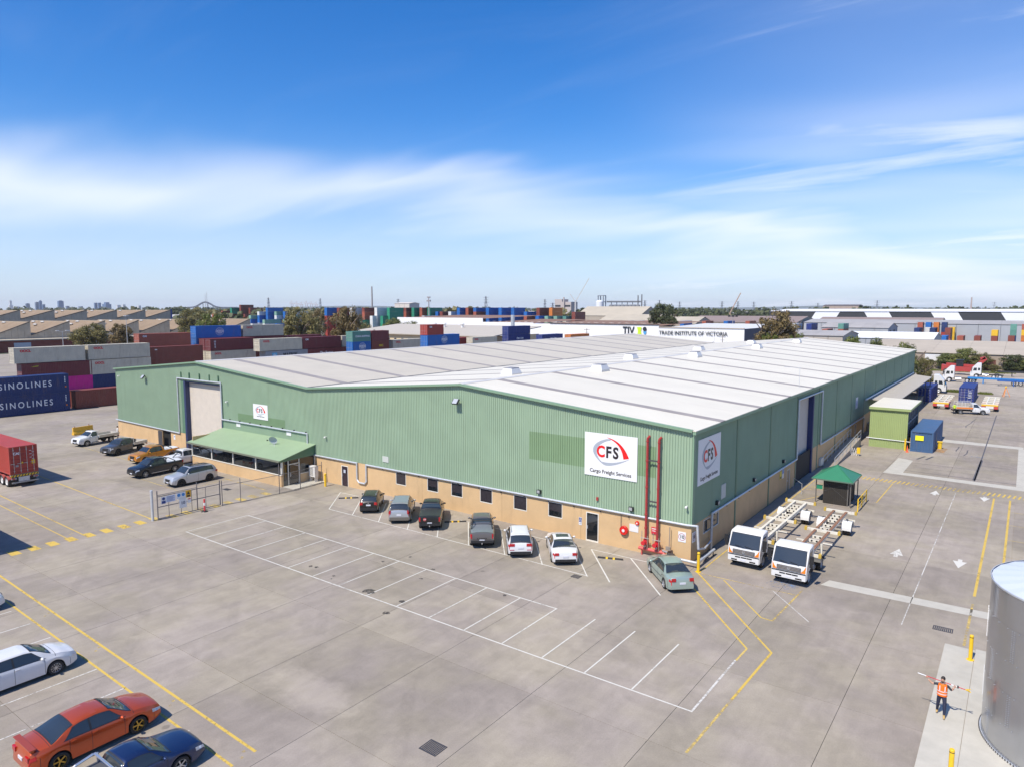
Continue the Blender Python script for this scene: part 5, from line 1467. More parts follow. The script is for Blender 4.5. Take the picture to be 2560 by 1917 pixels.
def suv(name, L, W, H, color, paint=CARP, rim=('five', ALLOY), wb=2.7, r=0.35, rails=None, roofc=None, cladding=True, tail=(.86, 1.06), ly=(.45, .95), black_base=False):
    e = L / 2; k = H / 1.68
    top = [(-e, .62), (-e + .02, .95), (-e + .08, 1.12 * k), (-e + .38, 1.50 * k), (-e + .62, 1.60 * k), (-.5, 1.67 * k), (.1, 1.68 * k), (.5, 1.61 * k), (1.15, 1.16 * k), (1.5, 1.08 * k), (e - .25, .98 * k), (e - .07, .84), (e, .62)]
    belt = [(-e, 1.0 * k), (-1.2, 1.10 * k), (0, 1.06 * k), (1.15, 1.02 * k), (e, .80)]
    c = Car(name, L, W, H, top, belt, W * 0.345, (-wb / 2 - .02, wb / 2), r, color, paint, low=.27)
    c.patch('windscreen', .55, 1.08, 6.7, 8.999, CGLASS, 0, nx=8, nt=5)
    c.patch('rear_window', -e + .13, -e + .46, 6.5, 8.999, CGLASS, 0, nx=8, nt=5)
    for sd in (1, -1):
        c.patch('side_window', -.22, .85, 4.22, 5.78, CGLASS, sd, xt=lambda t: (-.22, .98 - .46 * t))
        c.patch('side_window', -1.15, -.30, 4.22, 5.78, CGLASS, sd, xt=lambda t: (-1.2 + .06 * t, -.30))
        c.patch('side_window', -1.7, -1.28, 4.3, 5.7, CGLASS, sd, xt=lambda t: (-e + .48 + .12 * t, -1.27 + .06 * t))
        if cladding: c.patch('sill_cladding', -e + .5, e - .5, .02, .95, TRIM, sd, nx=40, nt=3, off=.009)
    c.seams((-1.2, -.26, .95)); c.handles((-.12, -1.02)); c.mirrors(.78)
    c.shut(((1.22, 4.2), (-e + .70, 7.2)))
    face_front(c, z0=.55, z1=.80, lamp=(3.0, 4.0))
    face_rear(c, tail, ly, plate=(.72, .84), bumper=.26)
    c.wheels(*rim)
    c.patch('roof_panel', -e + .75, .35, 7.05, 8.999, roofc, 0, nx=10, nt=4, off=.004) if roofc else None
    if rails:
        b = MB()
        for sd in (1, -1):
            y = sd * W * 0.325; b.tube([(-1.25, y, H * 0.955), (-1.15, y, H + .045), (.25, y, H + .045), (.4, y, H * 0.95)], .02, 6, rails)
        b.build('roof_rail', c.root)
    return c

def ute(name, color, paint=CARP, rim=('six', ALLOY), L=5.35, W=1.86, H=1.82, cover=None, bar=None, rails=None, tray=False, single=False, guard=False, coverc=None, tailtxt=None, chrome=False):
    e = L / 2; r = 0.38
    cab0 = -0.62 if not single else 0.12      # rear of the cab
    if tray:
        Lc = e - cab0
    zb_ = 1.22
    top = [(-e, 1.02), (-e + .04, zb_), (-e + .2, zb_ + .01), (cab0 - .30, zb_ + .02), (cab0 - .10, zb_ + .05), (cab0 + .02, 1.70), (cab0 + .2, 1.79), (cab0 + .55, H), (.55 if not single else .75, H - .02), (.86, H - .13), (1.50, 1.27), (1.85, 1.20), (e - .22, 1.10), (e - .06, .95), (e, .72)]
    belt = [(-e, 1.14), (cab0, 1.17), (.6, 1.14), (1.45, 1.12), (e, .92)]
    if tray:
        top = [(cab0 - .02, 1.55)] + [p for p in top if p[0] > cab0]
        sh = (e + cab0) / 2
        top = [(x - sh, z) for x, z in top]; belt = [(x - sh, z) for x, z in belt]
        c = Car(name, e - cab0, W, H, top, belt, W * .345, (1.62 - sh,), r, color, paint, low=.36, tuck=.10)
        sh_ = sh
    else:
        sh = 0; c = Car(name, L, W, H, top, belt, W * .345, (-1.62, 1.62), r, color, paint, low=.36, tuck=.10)
    X = lambda x: x - sh
    c.patch('windscreen', X(.90), X(1.42), 6.7, 8.999, CGLASS, 0, nx=8, nt=5)
    if not tray: c.patch('rear_window', X(cab0 - .06), X(cab0 + .005), 6.3, 8.999, CGLASS, 0, nx=5, nt=5)
    for sd in (1, -1):
        if single:
            c.patch('side_window', X(.2), X(1.1), 4.22, 5.78, CGLASS, sd, xt=lambda t: (X(.25), X(1.28 - .44 * t)))
        else:
            c.patch('side_window', X(.38), X(1.1), 4.22, 5.78, CGLASS, sd, xt=lambda t: (X(.34), X(1.28 - .44 * t)))
            c.patch('side_window', X(-.5), X(.26), 4.22, 5.78, CGLASS, sd, xt=lambda t: (X(-.48 + .06 * t), X(.26)))
        c.patch('wheel_arch_trim', X(1.62 - .47), X(1.62 + .47), .0, .5, TRIM, sd, nx=20, nt=2, off=.012) if guard else None
    c.seams((X(.3), X(1.25)) if not single else (X(.2), X(1.25))); c.handles((X(.42), X(-.36)) if not single else (X(.36),)); c.mirrors(X(1.12), CHROME if chrome else None)
    c.shut(((X(1.58), 4.2),))
    face_front(c, z0=.66, z1=.97, lamp=(3.0, 4.0), lampx=.4)
    sill = [c.box('side_step', X(-.9 if not tray else cab0), X(1.05), sd * W / 2 - .06, sd * W / 2 + .06, .38, .43, CHROME if chrome else TRIM) for sd in (1, -1)]
    c.wheels(*rim, tw=.25)
    if tray:
        rt = c.root; ex = -e - sh - .05
        for sd in (1, -1): wheel(rt, X(-1.62), sd * (W / 2 - .14), r, .25, rim[0], rim[1], sd)
        b = MB(); b.box(ex, X(cab0), -.45, -.35, .5, .68); b.box(ex, X(cab0), .35, .45, .5, .68); b.build('chassis_rail', rt, UNDER)
        TRAYM = mat('alloy_tray', (0.50, 0.47, 0.42), .5, .2, var=.1, vscale=2)
        b = MB(); b.box(ex, X(cab0) - .08, -.93, .93, .86, .93, TRAYM); tr = b.build('tray', rt)
        for sd in (1, -1): b = MB(); b.box(ex, X(cab0) - .1, sd * .93 - .02, sd * .93 + .02, .93, 1.2, TRAYM); b.build('tray_side', rt)
        b = MB(); b.box(ex - .02, ex + .02, -.9, .9, .935, 1.2, TRAYM); b.build('tray_gate', rt)
        b = MB(); b.tube([(X(cab0) - .1, -.88, .93), (X(cab0) - .1, -.85, 1.75), (X(cab0) - .1, .85, 1.75), (X(cab0) - .1, .88, .93)], .035, 6, TRAYM)
        for y in (-.4, 0, .4): b.cyl((X(cab0) - .1, y, .93), (X(cab0) - .1, y, 1.75), .02, .02, 6, TRAYM)
        b.build('headboard', rt)
        for sd in (1, -1): b = MB(); b.box(X(-1.62) - .45, X(-1.62) + .45, sd * .8 - .14, sd * .8 + .14, .8, .84, TRIM); b.build('mudguard', rt)
        for sd in (1, -1): b = MB(); b.box(ex - .02, ex + .03, sd * .75 - .15, sd * .75 + .15, .68, .8, TLAMP); b.build('tail_light', rt)
    else:
        face_rear(c, (.80, 1.14), (.83, 1.0), plate=(.62, .73), lampx=.16, lamp=(2.7, 4.0))
        c.box('rear_bumper', -e - .06, -e + .1, -W * .44, W * .44, .48, .66, CHROME if chrome else TRIM)
        c.box('tow_bar', -e - .16, -e - .05, -.04, .04, .42, .5, CHROME)
        c.box('tailgate_gap', -e - .004, -e + .01, -W * .36, W * .36, .74, .755, TRIM)
        if cover: c.patch('tray_cover', -e + .10, cab0 - .16, 6.6, 8.999, cover, 0, nx=12, nt=4, off=.012)
        else: c.patch('tray_liner', -e + .10, cab0 - .16, 6.75, 8.999, UNDER, 0, nx=12, nt=4, off=.01)
        if bar:
            b = MB()
            for sd in (1, -1): b.tube([(-1.75, sd * .78, zb_ + .02), (cab0 - .45, sd * .70, 1.66), (cab0 - .12, sd * .68, 1.70), (cab0 - .12, sd * .78, zb_)], .045, 6, bar)
            b.tube([(cab0 - .35, .70, 1.66), (cab0 - .35, -.70, 1.66)], .04, 6, bar); b.build('sports_bar', c.root, None, 40)
        if tailtxt: lettering(tailtxt, c.root, (-e - .012, 0, .80), (R(90), 0, R(-90)), .14, TRIM, bold=.004, spacing=1.5)
    if rails:
        b = MB()
        for sd in (1, -1): b.tube([(X(-.4), sd * .6, H - .03), (X(-.3), sd * .6, H + .03), (X(.55), sd * .6, H + .03), (X(.65), sd * .6, H - .03)], .02, 6, rails)
        b.build('roof_rail', c.root)
    return c

# the row against the tan wall, noses to the wall
HD = 129.0
def nose_in(c, rear, label, cat):
    """rear = point on the ground midway between the rear wheels"""
    a = R(HD); off = -c.wx[0]
    return c.finish((rear[0] + off * math.cos(a), rear[1] + off * math.sin(a)), HD, label, cat, 'cars parked along the tan wall')
c = suv('parked_car', 4.1, 1.70, 1.52, (0.012, 0.012, 0.014), METP, ('five', ALLOY), 2.45, .31, rails=CHROME, tail=(.80, 1.02), ly=(.62, 1.0)); c.box('badge', -2.05 - .012, -2.03, -.04, .04, .92, 1.0, CHROME)
nose_in(c, (56.55, -4.6), 'black hatchback with chrome roof rails, leftmost car along the tan wall', 'car')
c = suv('parked_car', 4.85, 1.88, 1.70, (0.40, 0.41, 0.42), METP, ('five', ALLOY), 2.84, .36, rails=CHROME, roofc=mat('dusty_blue_roof', (0.25, 0.30, 0.33), .35, .3), tail=(.86, 1.16), ly=(.76, .98)); c.box('lower_body', -2.44, -2.36, -.78, .78, .33, .60, mat('bronze_lower', (0.16, 0.145, 0.125), .4, .3))
nose_in(c, (60.65, -4.95), 'silver station wagon four wheel drive with dark lower body beside the black ute', 'car')
c = ute('parked_ute', (0.013, 0.014, 0.016), METP, ('six', ALLOYD), cover=mat('black_tonneau', (0.03, 0.035, 0.035), .5), chrome=False)
o = lettering('CFS', c.root, (-2.70, .38, .98), (R(90), 0, R(-90)), .12, SIGNW, bold=.003)
b = MB(); b.lathe([(0, 0), (.13, 0)], 16, mat('sticker_red', (.5, .05, .05), .4), 'x', (-2.685, .38, .98)); b.build('sticker', c.root)
nose_in(c, (63.9, -4.75), 'black double cab ute with covered tray and round red sticker, nose to the wall', 'ute')
c = ute('parked_ute', (0.155, 0.145, 0.145), METP, ('six', ALLOYD), cover=mat('silver_roller_cover', (0.30, 0.33, 0.36), .35, .5), bar=TRIM, rails=CHROME, tailtxt='RANGER', guard=True)
nose_in(c, (69.85, -5.5), 'grey double cab ute with silver roller cover, left of the white hatch SUV', 'ute')
c = suv('parked_car', 4.48, 1.86, 1.65, (0.66, 0.66, 0.665), CARP, ('five', ALLOYD), 2.67, .35, rails=CHROME, tail=(.90, 1.08), ly=(.48, .98))
c.box('reflector', -2.256, -2.22, .45, .78, .62, .66, TLAMP); c.box('reflector', -2.256, -2.22, -.78, -.45, .62, .66, TLAMP)
nose_in(c, (73.4, -5.55), 'white SUV with roof rails and thin red tail lights, left of the white sedan', 'car')
c = sedan('parked_car', 4.9, 1.90, 1.47, (0.66, 0.66, 0.665), CARP, ('ten', ALLOYD), 2.9, .35, tailz=(.76, .93)); c.patch('sunroof', -.55, .05, 7.5, 8.999, CGLASS, 0, nx=4, nt=4); c.box('diffuser', -2.462, -2.36, -.72, .72, .32, .50, TRIM)
nose_in(c, (76.7, -4.85), 'white sedan with sunroof parked left of the glass door', 'car')
c = sedan('parked_car', 4.82, 1.80, 1.49, (0.36, 0.45, 0.40), METP, ('ten', ALLOY), 2.72, .32, tailz=(.80, 1.0)); c.seams((-1.13,)); [c.patch('side_moulding', -1.6, 1.3, 1.9, 2.1, TRIM, sd, nx=20, nt=1) for sd in (1, -1)]
c.finish((84.0, -3.55), 133.5, 'pale green sedan at the corner near the yellow bollard', 'car', 'cars parked along the tan wall')
# the rows on the left, facing the yard
def front_at(c, fl, heading, label, cat, group='vehicles parked left of the office'):
    """fl = ground point under the front wheel on the side towards the camera"""
    a = R(heading); fx = c.wx[-1]; ly = c.W / 2 - .1
    x = fl[0] - fx * math.cos(a) + ly * math.sin(a) * -1 * -1 * 1.0
    # left side (+y local) is nearest the camera for these
    x = fl[0] - (fx * math.cos(a) - ly * math.sin(a)); y = fl[1] - (fx * math.sin(a) + ly * math.cos(a))
    return c.finish((x, y), heading, label, cat, group)
c = suv('parked_car', 4.85, 1.94, 1.78, (0.52, 0.53, 0.55), METP, ('five', ALLOYD), 2.95, .38, rails=CHROME, roofc=mat('black_roof', (0.02, 0.02, 0.022), .15), cladding=False)
front_at(c, (35.0, -9.9), -90, 'silver four wheel drive with black roof behind the gate', 'car')
c = ute('parked_ute', (0.022, 0.026, 0.034), METP, ('six', ALLOY), cover=mat('pale_tray_cover', (0.60, 0.62, 0.66), .4), bar=TRIM, rails=CHROME, chrome=True, guard=True)
front_at(c, (28.4, -10.2), -86, 'dark navy double cab ute with pale tray cover beside the silver four wheel drive', 'ute')
c = ute('parked_ute', (0.60, 0.24, 0.02), METP, ('six', ALLOYD), cover=mat('pale_tray_cover', (0.60, 0.62, 0.66), .4), bar=TRIM, rails=CHROME, guard=True)
front_at(c, (21.6, -6.9), -84, 'orange double cab ute, nose towards the yard', 'ute')
c = ute('parked_ute', (0.66, 0.66, 0.665), CARP, ('six', ALLOY), cover=mat('pale_tray_cover', (0.60, 0.62, 0.66), .4), bar=TRIM, rails=CHROME)
c.finish((25.6, -4.5), 92, 'white double cab ute with pale tray cover, tail towards the yard', 'ute', 'vehicles parked left of the office')
c = ute('parked_ute', (0.085, 0.085, 0.09), METP, ('six', ALLOYD), tray=True, guard=True)
front_at(c, (14.3, -6.6), -72, 'grey double cab ute with flat tray and blue gas bottle', 'ute')
b = MB(); b.cyl((-1.9, .15, .94), (-1.9, .15, 1.35), .22, .22, 12, mat('drum_blue', (.02, .05, .3), .4)); b.ball((-1.9, .15, 1.36), .21, 12, 6, mat('drum_blue'), (1, 1, .6)); b.cyl((-1.9, .15, 1.45), (-1.9, .15, 1.6), .08, .08, 8, mat('drum_blue'))
tag(b.build('gas_bottle', None, None, 40), 'round blue drum on the tray of the grey ute', 'drum'); bpy.data.objects['gas_bottle'].matrix_world = Matrix.Translation(c.root.location) @ Matrix.Rotation(R(-72), 4, 'Z') @ Matrix.Translation((0.55, 0, 0))
b = MB(); b.box(-.7, .7, -.3, .3, 0, .4, mat('toolbox_grey', (.07, .075, .08), .5)); b.box(-.72, .72, -.32, .32, .4, .46, mat('toolbox_grey'))
tag(b.build('tool_box', None), 'dark grey tool box on the tray of the grey ute', 'box'); bpy.data.objects['tool_box'].matrix_world = Matrix.Translation(c.root.location) @ Matrix.Rotation(R(-72), 4, 'Z') @ Matrix.Translation((-2.2, -.4, .935))
c = ute('parked_ute', (0.66, 0.66, 0.665), CARP, ('six', ALLOY), tray=True, single=True)
front_at(c, (5.2, -6.3), -80, 'white single cab ute with flat tray at the far left', 'ute')
# the near left row
c = sedan('parked_car', 4.75, 1.83, 1.53, (0.66, 0.66, 0.665), CARP, ('ten', ALLOY), 2.77, .34, wagon=True)
c.finish((64.15, -33.75), 90, 'white wagon with silver wheels at the left edge, above the orange sedan', 'car', 'cars parked on the near left')
c = sedan('parked_car', 4.95, 1.90, 1.53, (0.52, 0.075, 0.014), METP, ('five', GOLD), 2.92, .35, spoiler=True)
b = MB(); b.prism([(-.72, .98), (-.42, .98), (-.56, 1.22)], 0.70, 0.706, mat('hi_vis_lime', (.2, .6, .05), .5)); 
c.finish((72.1, -33.75), 90, 'orange red sedan with gold wheels and rear spoiler', 'car', 'cars parked on the near left')
c = suv('parked_car', 4.5, 1.86, 1.66, (0.66, 0.66, 0.665), CARP, ('five', ALLOY), 2.67, .35, cladding=False)
c.finish((53.4, -33.25), 90, 'white car with only its nose showing at the left edge', 'car', 'cars parked on the near left')
# navy coupe utility
L, e = 4.95, 2.475
top = [(-e, .80), (-e + .04, 1.0), (-.95, 1.04), (-.62, 1.07), (-.52, 1.32), (-.35, 1.42), (.05, 1.45), (.4, 1.40), (1.2, 1.02), (1.55, .96), (e - .28, .88), (e - .08, .78), (e, .58)]
belt = [(-e, .95), (-.5, .97), (.3, .94), (1.2, .90), (e, .66)]
c = Car('parked_ute', L, 1.88, 1.46, top, belt, .62, (-1.48, 1.46), .34, (0.012, 0.028, 0.095), METP)
c.patch('windscreen', .47, 1.12, 6.7, 8.999, CGLASS, 0, nx=8, nt=5); c.patch('rear_window', -.61, -.48, 6.4, 8.999, CGLASS, 0, nx=5, nt=5)
for sd in (1, -1): c.patch('side_window', -.3, .9, 4.22, 5.78, CGLASS, sd, xt=lambda t: (-.36 + .05 * t, .97 - .52 * t))
c.patch('tray_liner', -e + .1, -.72, 6.75, 8.999, mat('ute_liner', (.07, .07, .075), .7), 0, nx=10, nt=4, off=.01)
c.seams((-.42, .95)); c.handles((-.22,)); c.mirrors(.82); face_front(c, z0=.46, z1=.62); face_rear(c); c.wheels('five', ALLOY)
b = MB()
for sd in (1, -1): b.tube([(-2.1, sd * .74, 1.02), (-1.5, sd * .72, 1.32), (-.95, sd * .70, 1.44), (-.78, sd * .70, 1.40), (-.74, sd * .74, 1.02)], .05, 8, CHROME)
b.tube([(-.86, .70, 1.44), (-.86, -.70, 1.44)], .05, 8, CHROME); b.build('sports_bar', c.root, None, 40)
c.finish((76.05, -34.05), 90, 'navy two door ute with chrome sports bar at the bottom left', 'ute', 'cars parked on the near left')

# ------------------------------------------------------------------ trucks
TW = mat('truck_white', (0.66, 0.66, 0.65), 0.3, coat=0.5, var=0.02, vscale=2)
CREAM = mat('cream_chassis_paint', (0.70, 0.66, 0.56), 0.5, var=0.12, vscale=2.5, dirt=0.55, dirtc=(0.30, 0.13, 0.05), dscale=3.0, world=False)
RUST = mat('rusty_rail', (0.24, 0.12, 0.07), 0.75, var=0.25, vscale=3, dirt=0.5, dirtc=(0.42, 0.28, 0.12), dscale=4, world=False)
GOLDR = mat('yellow_twistlock', (0.50, 0.34, 0.06), 0.6, var=0.2, vscale=6)
def cab_shell(o, prof, W, m, cham=0.10, name='cab'):
    """extruded side profile with softened edges; truck looks along +x"""
    cx = sum(p[0] for p in prof) / len(prof); cz = sum(p[1] for p in prof) / len(prof)
    def lay(y, s_): return [(cx + (x - cx) * s_, y, cz + (z - cz) * s_) for x, z in prof]
    L_ = [lay(-W / 2, 0.965), lay(-W / 2 + cham * 0.35, 0.99), lay(-W / 2 + cham, 1.0), lay(W / 2 - cham, 1.0), lay(W / 2 - cham * 0.35, 0.99), lay(W / 2, 0.965)]
    k = len(prof); b = MB(); v = [p for l in L_ for p in l]
    f = [(i * k + j, (i + 1) * k + j, (i + 1) * k + (j + 1) % k, i * k + (j + 1) % k) for i in range(5) for j in range(k)]
    f += [tuple(range(k)), tuple(5 * k + j for j in range(k))]
    b.add(v, f, m); return b.build(name, o, None, 35)
def truck_wheels(o, x, W, r=0.42, dual=False, m=None):
    for sd in (1, -1):
        wheel(o, x, sd * (W / 2 - 0.17), r, 0.26, 'disc', m or mat('steel_wheel', (0.42, 0.40, 0.38), .5, .3), sd)
        if dual: wheel(o, x, sd * (W / 2 - 0.46), r, 0.24, 'disc', m or mat('steel_wheel'), sd)
def hino(loc, heading, label):
    o = empty('truck', (*loc, 0), R(heading)); W = 2.16
    prof = [(0.0, .48), (0.03, .95), (0.0, 1.18), (-.06, 1.42), (-.52, 2.30), (-.66, 2.40), (-1.62, 2.46), (-1.74, 2.38), (-1.78, 1.0), (-1.72, .86), (-1.25, .98), (-.98, 1.05), (-.62, .95), (-.44, .62), (-.42, .48)]
    cab_shell(o, prof, W, TW)
    def onws(z): return -.06 - (z - 1.42) * (.46 / .88) + 0.012
    b = MB(); y0, y1 = -.98, .98; z0, z1 = 1.45, 2.27
    nn = 12
    for i in range(nn):
        for j in range(4):
            def q(u, w_): yy = (-1 + 2 * u) * .98 * (1 - .04 * w_); zz_ = z0 + (z1 - z0) * w_; return (onws(zz_) + .07 * (1 - (yy / .98) ** 2) * (.4 + .6 * (1 - w_)), yy, zz_)
            b.quad(q(i / nn, j / 4), q((i + 1) / nn, j / 4), q((i + 1) / nn, (j + 1) / 4), q(i / nn, (j + 1) / 4), CGLASS)
    b.build('windscreen', o, None, 60)
    b = MB(); b.quad((onws(1.41) - .006, -1.02, 1.41), (onws(1.41) - .006, 1.02, 1.41), (onws(2.30) - .006, .985, 2.30), (onws(2.30) - .006, -.985, 2.30), TRIM); b.build('screen_seal', o)
    for sd in (1, -1):
        b = MB(); y = sd * (W / 2 + .004)
        b.add([(-.42, y, 1.42), (-1.28, y, 1.42), (-1.28, y, 2.16), (-.68, y, 2.16)], [(0, 1, 2, 3)], CGLASS); b.build('side_window', o)
        b = MB(); b.box(-1.36, -1.345, y - .003, y + .003, .98, 2.25, TRIM); b.box(-.40, -.385, y - .003, y + .003, 1.0, 1.5, TRIM); b.build('door_gaps', o)
        b = MB(); b.add([(.035, sd * .72, 1.0), (.02, sd * 1.0, 1.03), (-.06, sd * 1.05, 1.35), (.0, sd * .86, 1.02)], [(0, 1, 2, 3)], AMBER); b.add([(0.058, sd * .72, .98), (0.05, sd * 1.0, .99), (-.02, sd * 1.02, 1.40), (0.03, sd * .9, 1.18)], [(0, 1, 2, 3)], AMBER); b.add([(0.05, sd * 1.0, .99), (-.16, sd * 1.092, 1.02), (-.16, sd * 1.092, 1.34), (-.02, sd * 1.02, 1.40)], [(0, 1, 2, 3)], AMBER); b.build('indicator', o)
        b = MB(); b.ball((.0, sd * .78, .74), .1, 10, 6, HLAMP, (.6, 1.7, .9)); b.build('headlight', o)
        b = MB(); b.tube([(-.5, sd * 1.05, 1.55), (-.25, sd * 1.28, 1.6), (-.25, sd * 1.28, 1.75)], .02, 6, BLACK); b.box(-.29, -.21, sd * 1.3 - .13, sd * 1.3 + .13, 1.6, 2.1, BLACK); b.box(-.29, -.21, sd * 1.28 - .1, sd * 1.28 + .1, 1.35, 1.6, BLACK); b.build('mirror', o)
        b = MB(); b.box(-1.2, -1.12, sd * (W / 2) - .01, sd * (W / 2) + .03, 1.28, 1.32, BLACK); b.build('door_handle', o)
    b = MB(); b.box(-.05, .055, -.74, .74, 0.98, 1.27, mat('truck_grille', (.10, .09, .09), .4))
    for k in range(3): b.box(.055, .066, -.7, .7, 1.02 + .09 * k, 1.04 + .09 * k, CHROME)
    b.build('grille', o)
    b = MB(); b.lathe([(.075, .07), (.10, .075), (.10, .06), (.075, .06)], 20, CHROME, 'x', (0, 0, 1.16)); b.box(.06, .07, -.07, .07, 1.15, 1.17, CHROME); b.build('badge', o)
    b = MB(); b.box(-.30, .075, -1.04, 1.04, .48, .88, TW); bp = b.build('bumper', o)
    b = MB(); b.box(.0, .082, -1.045, 1.045, .88, .935, TRIM); b.build('bumper_line', o)
    for y in (-.38, 0.02, .4): b = MB(); b.box(.02, .079, y - .18, y + .18, .72, .81, TRIM); b.build('intake', bp)
    for y in (-.62, .62): b = MB(); b.box(.02, .079, y - .2, y + .2, .515, .61, TRIM); b.build('intake', bp)
    b = MB(); b.box(.07, .09, -.18, .18, .55, .66, PLATE); b.build('number_plate', o)
    b = MB()
    for y0_, y1_ in ((.6, .05), (-.05, -.6)): b.bar((onws(1.5) + .08, y0_, 1.44), (onws(1.56) + .1, y1_, 1.56), .03, .03, BLACK)
    b.build('wiper', o)
    for y in (-.42, .34): b = MB(); b.box(-4.9, -1.6, y, y + .08, .62, .86, STEELD); b.build('chassis_rail', o)
    b = MB(); b.cyl((-2.0, -.78, .62), (-3.0, -.78, .62), .27, .27, 14, BLACK); b.build('fuel_tank', o, None, 40)
    b = MB(); b.cyl((-2.0, .78, .62), (-2.7, .78, .62), .24, .24, 14, STEELD); b.build('air_tank', o, None, 40)
    b = MB(); b.box(-2.05, -1.85, -.95, -.7, .6, 2.0, BLACK); b.build('air_intake', o)
    truck_wheels(o, -.98, W, .44); truck_wheels(o, -4.1, W + .1, .44, True)
    for sd in (1, -1):
        b = MB(); n_ = 8
        for i in range(n_):
            a, c_ = math.pi * (.12 + .76 * i / n_), math.pi * (.12 + .76 * (i + 1) / n_)
            r_ = .53
            b.quad((-4.1 + r_ * math.cos(a), sd * .52, .44 + r_ * math.sin(a)), (-4.1 + r_ * math.cos(c_), sd * .52, .44 + r_ * math.sin(c_)), (-4.1 + r_ * math.cos(c_), sd * 1.12, .44 + r_ * math.sin(c_)), (-4.1 + r_ * math.cos(a), sd * 1.12, .44 + r_ * math.sin(a)), BLACK)
        b.build('mudguard', o)
    b = MB(); b.lathe([(0, 1.0), (.45, 1.0), (.45, .94), (0, .94)], 18, STEELD, 'z', (-4.0, 0, 0)); b.box(-4.4, -3.6, -.42, .42, .86, .94, STEELD); b.build('fifth_wheel', o)
    tag(o, label, 'truck', 'white cab trucks beside the warehouse')
    return o
def skeletal(loc, heading, label, rail_m, rail_b):
    """container trailer, king pin end +x; origin at its front end"""
    o = empty('skeletal_trailer', (*loc, 0), R(heading)); zt = 1.34
    for y, mm in ((-.46, rail_m), (.46, rail_b)):
        b = MB(); b.box(-12.3, 0.0, y - .09, y + .09, zt - .04, zt, mm); b.box(-12.3, -.1, y - .03, y + .03, zt - .30, zt - .04, CREAM); b.build('main_rail', o)
    for x in (-.5, -1.5, -3.6, -4.6, -6.9, -7.9, -9.4, -10.2, -11.0):
        b = MB(); b.box(x - .05, x + .05, -.36, .36, zt - .28, zt - .06, CREAM); cm = b.build('cross_member', o)
        for y in (-.17, .17):
            b = MB(); b.lathe([(0, .056), (.07, .056)], 12, BLACK, 'x', (x, y, zt - .17)); b.build('hole', cm)
    for x in (-.15, -6.0, -12.2):
        b = MB(); b.box(x - .09, x + .09, -1.12, 1.12, zt - .16, zt + .02, CREAM); bl = b.build('bolster', o)
        for sd in (1, -1):
            b = MB(); b.box(x - .11, x + .11, sd * 1.15 - .09, sd * 1.15 + .09, zt - .18, zt + .07, GOLDR); b.cyl((x, sd * 1.15, zt + .07), (x, sd * 1.15, zt + .16), .05, .03, 8, GOLDR); b.build('twist_lock', bl)
    for sd in (1, -1):
        b = MB(); b.box(-3.05, -2.9, sd * .62 - .07, sd * .62 + .07, .12, zt - .1, CREAM); b.box(-3.15, -2.8, sd * .62 - .13, sd * .62 + .13, .06, .12, CREAM); b.build('landing_leg', o)
        b = MB(); b.bar((-2.97, sd * .5, .6), (-1.7, sd * .3, zt - .2), .05, .05, CREAM); b.build('leg_brace', o)
        b = MB(); b.box(-3.6, -3.5, sd * .55, sd * 1.2, zt - .25, zt - .18, CREAM); b.build('side_bracket', o)
    truck_wheels(o, -10.4, 2.42, .5, True)
    for sd in (1, -1):
        b = MB(); n_ = 9; r_ = .63
        for i in range(n_):
            a, c_ = math.pi * (-.02 + 1.04 * i / n_), math.pi * (-.02 + 1.04 * (i + 1) / n_)
            A = [(-10.4 + r_ * math.cos(t), .5 + r_ * math.sin(t)) for t in (a, c_)]
            b.quad((A[0][0], sd * .56, A[0][1]), (A[1][0], sd * .56, A[1][1]), (A[1][0], sd * 1.26, A[1][1]), (A[0][0], sd * 1.26, A[0][1]), TW)
        b.build('mudguard', o)
        b = MB(); b.box(-10.44, -10.36, sd * .62, sd * 1.22, 1.13, 1.145, BLACK); b.box(-10.6, -10.2, sd * .9 - .02, sd * .9 + .02, 1.12, 1.14, BLACK); b.build('guard_strap', o)
    b = MB(); b.cyl((-10.4, -1.0, .5), (-10.4, 1.0, .5), .08, .08, 8, STEELD); b.build('axle', o)
    b = MB(); b.box(-12.35, -12.28, -1.1, 1.1, .55, .7, CREAM); b.build('rear_bar', o)
    tag(o, label, 'trailer', 'skeletal trailers behind the white cab trucks')
    return o
hino((87.28, 1.25), -90, 'white cab truck nearer the wall, second from the camera')
skeletal((87.28, 3.9), -90, 'skeletal trailer nearer the wall with cream rails', CREAM, CREAM)
hino((90.55, 0.05), -90, 'white cab truck nearest the camera on the blue stain')
skeletal((90.6, 2.9), -90, 'skeletal trailer nearest the lane with rusty rails', RUST, RUST)

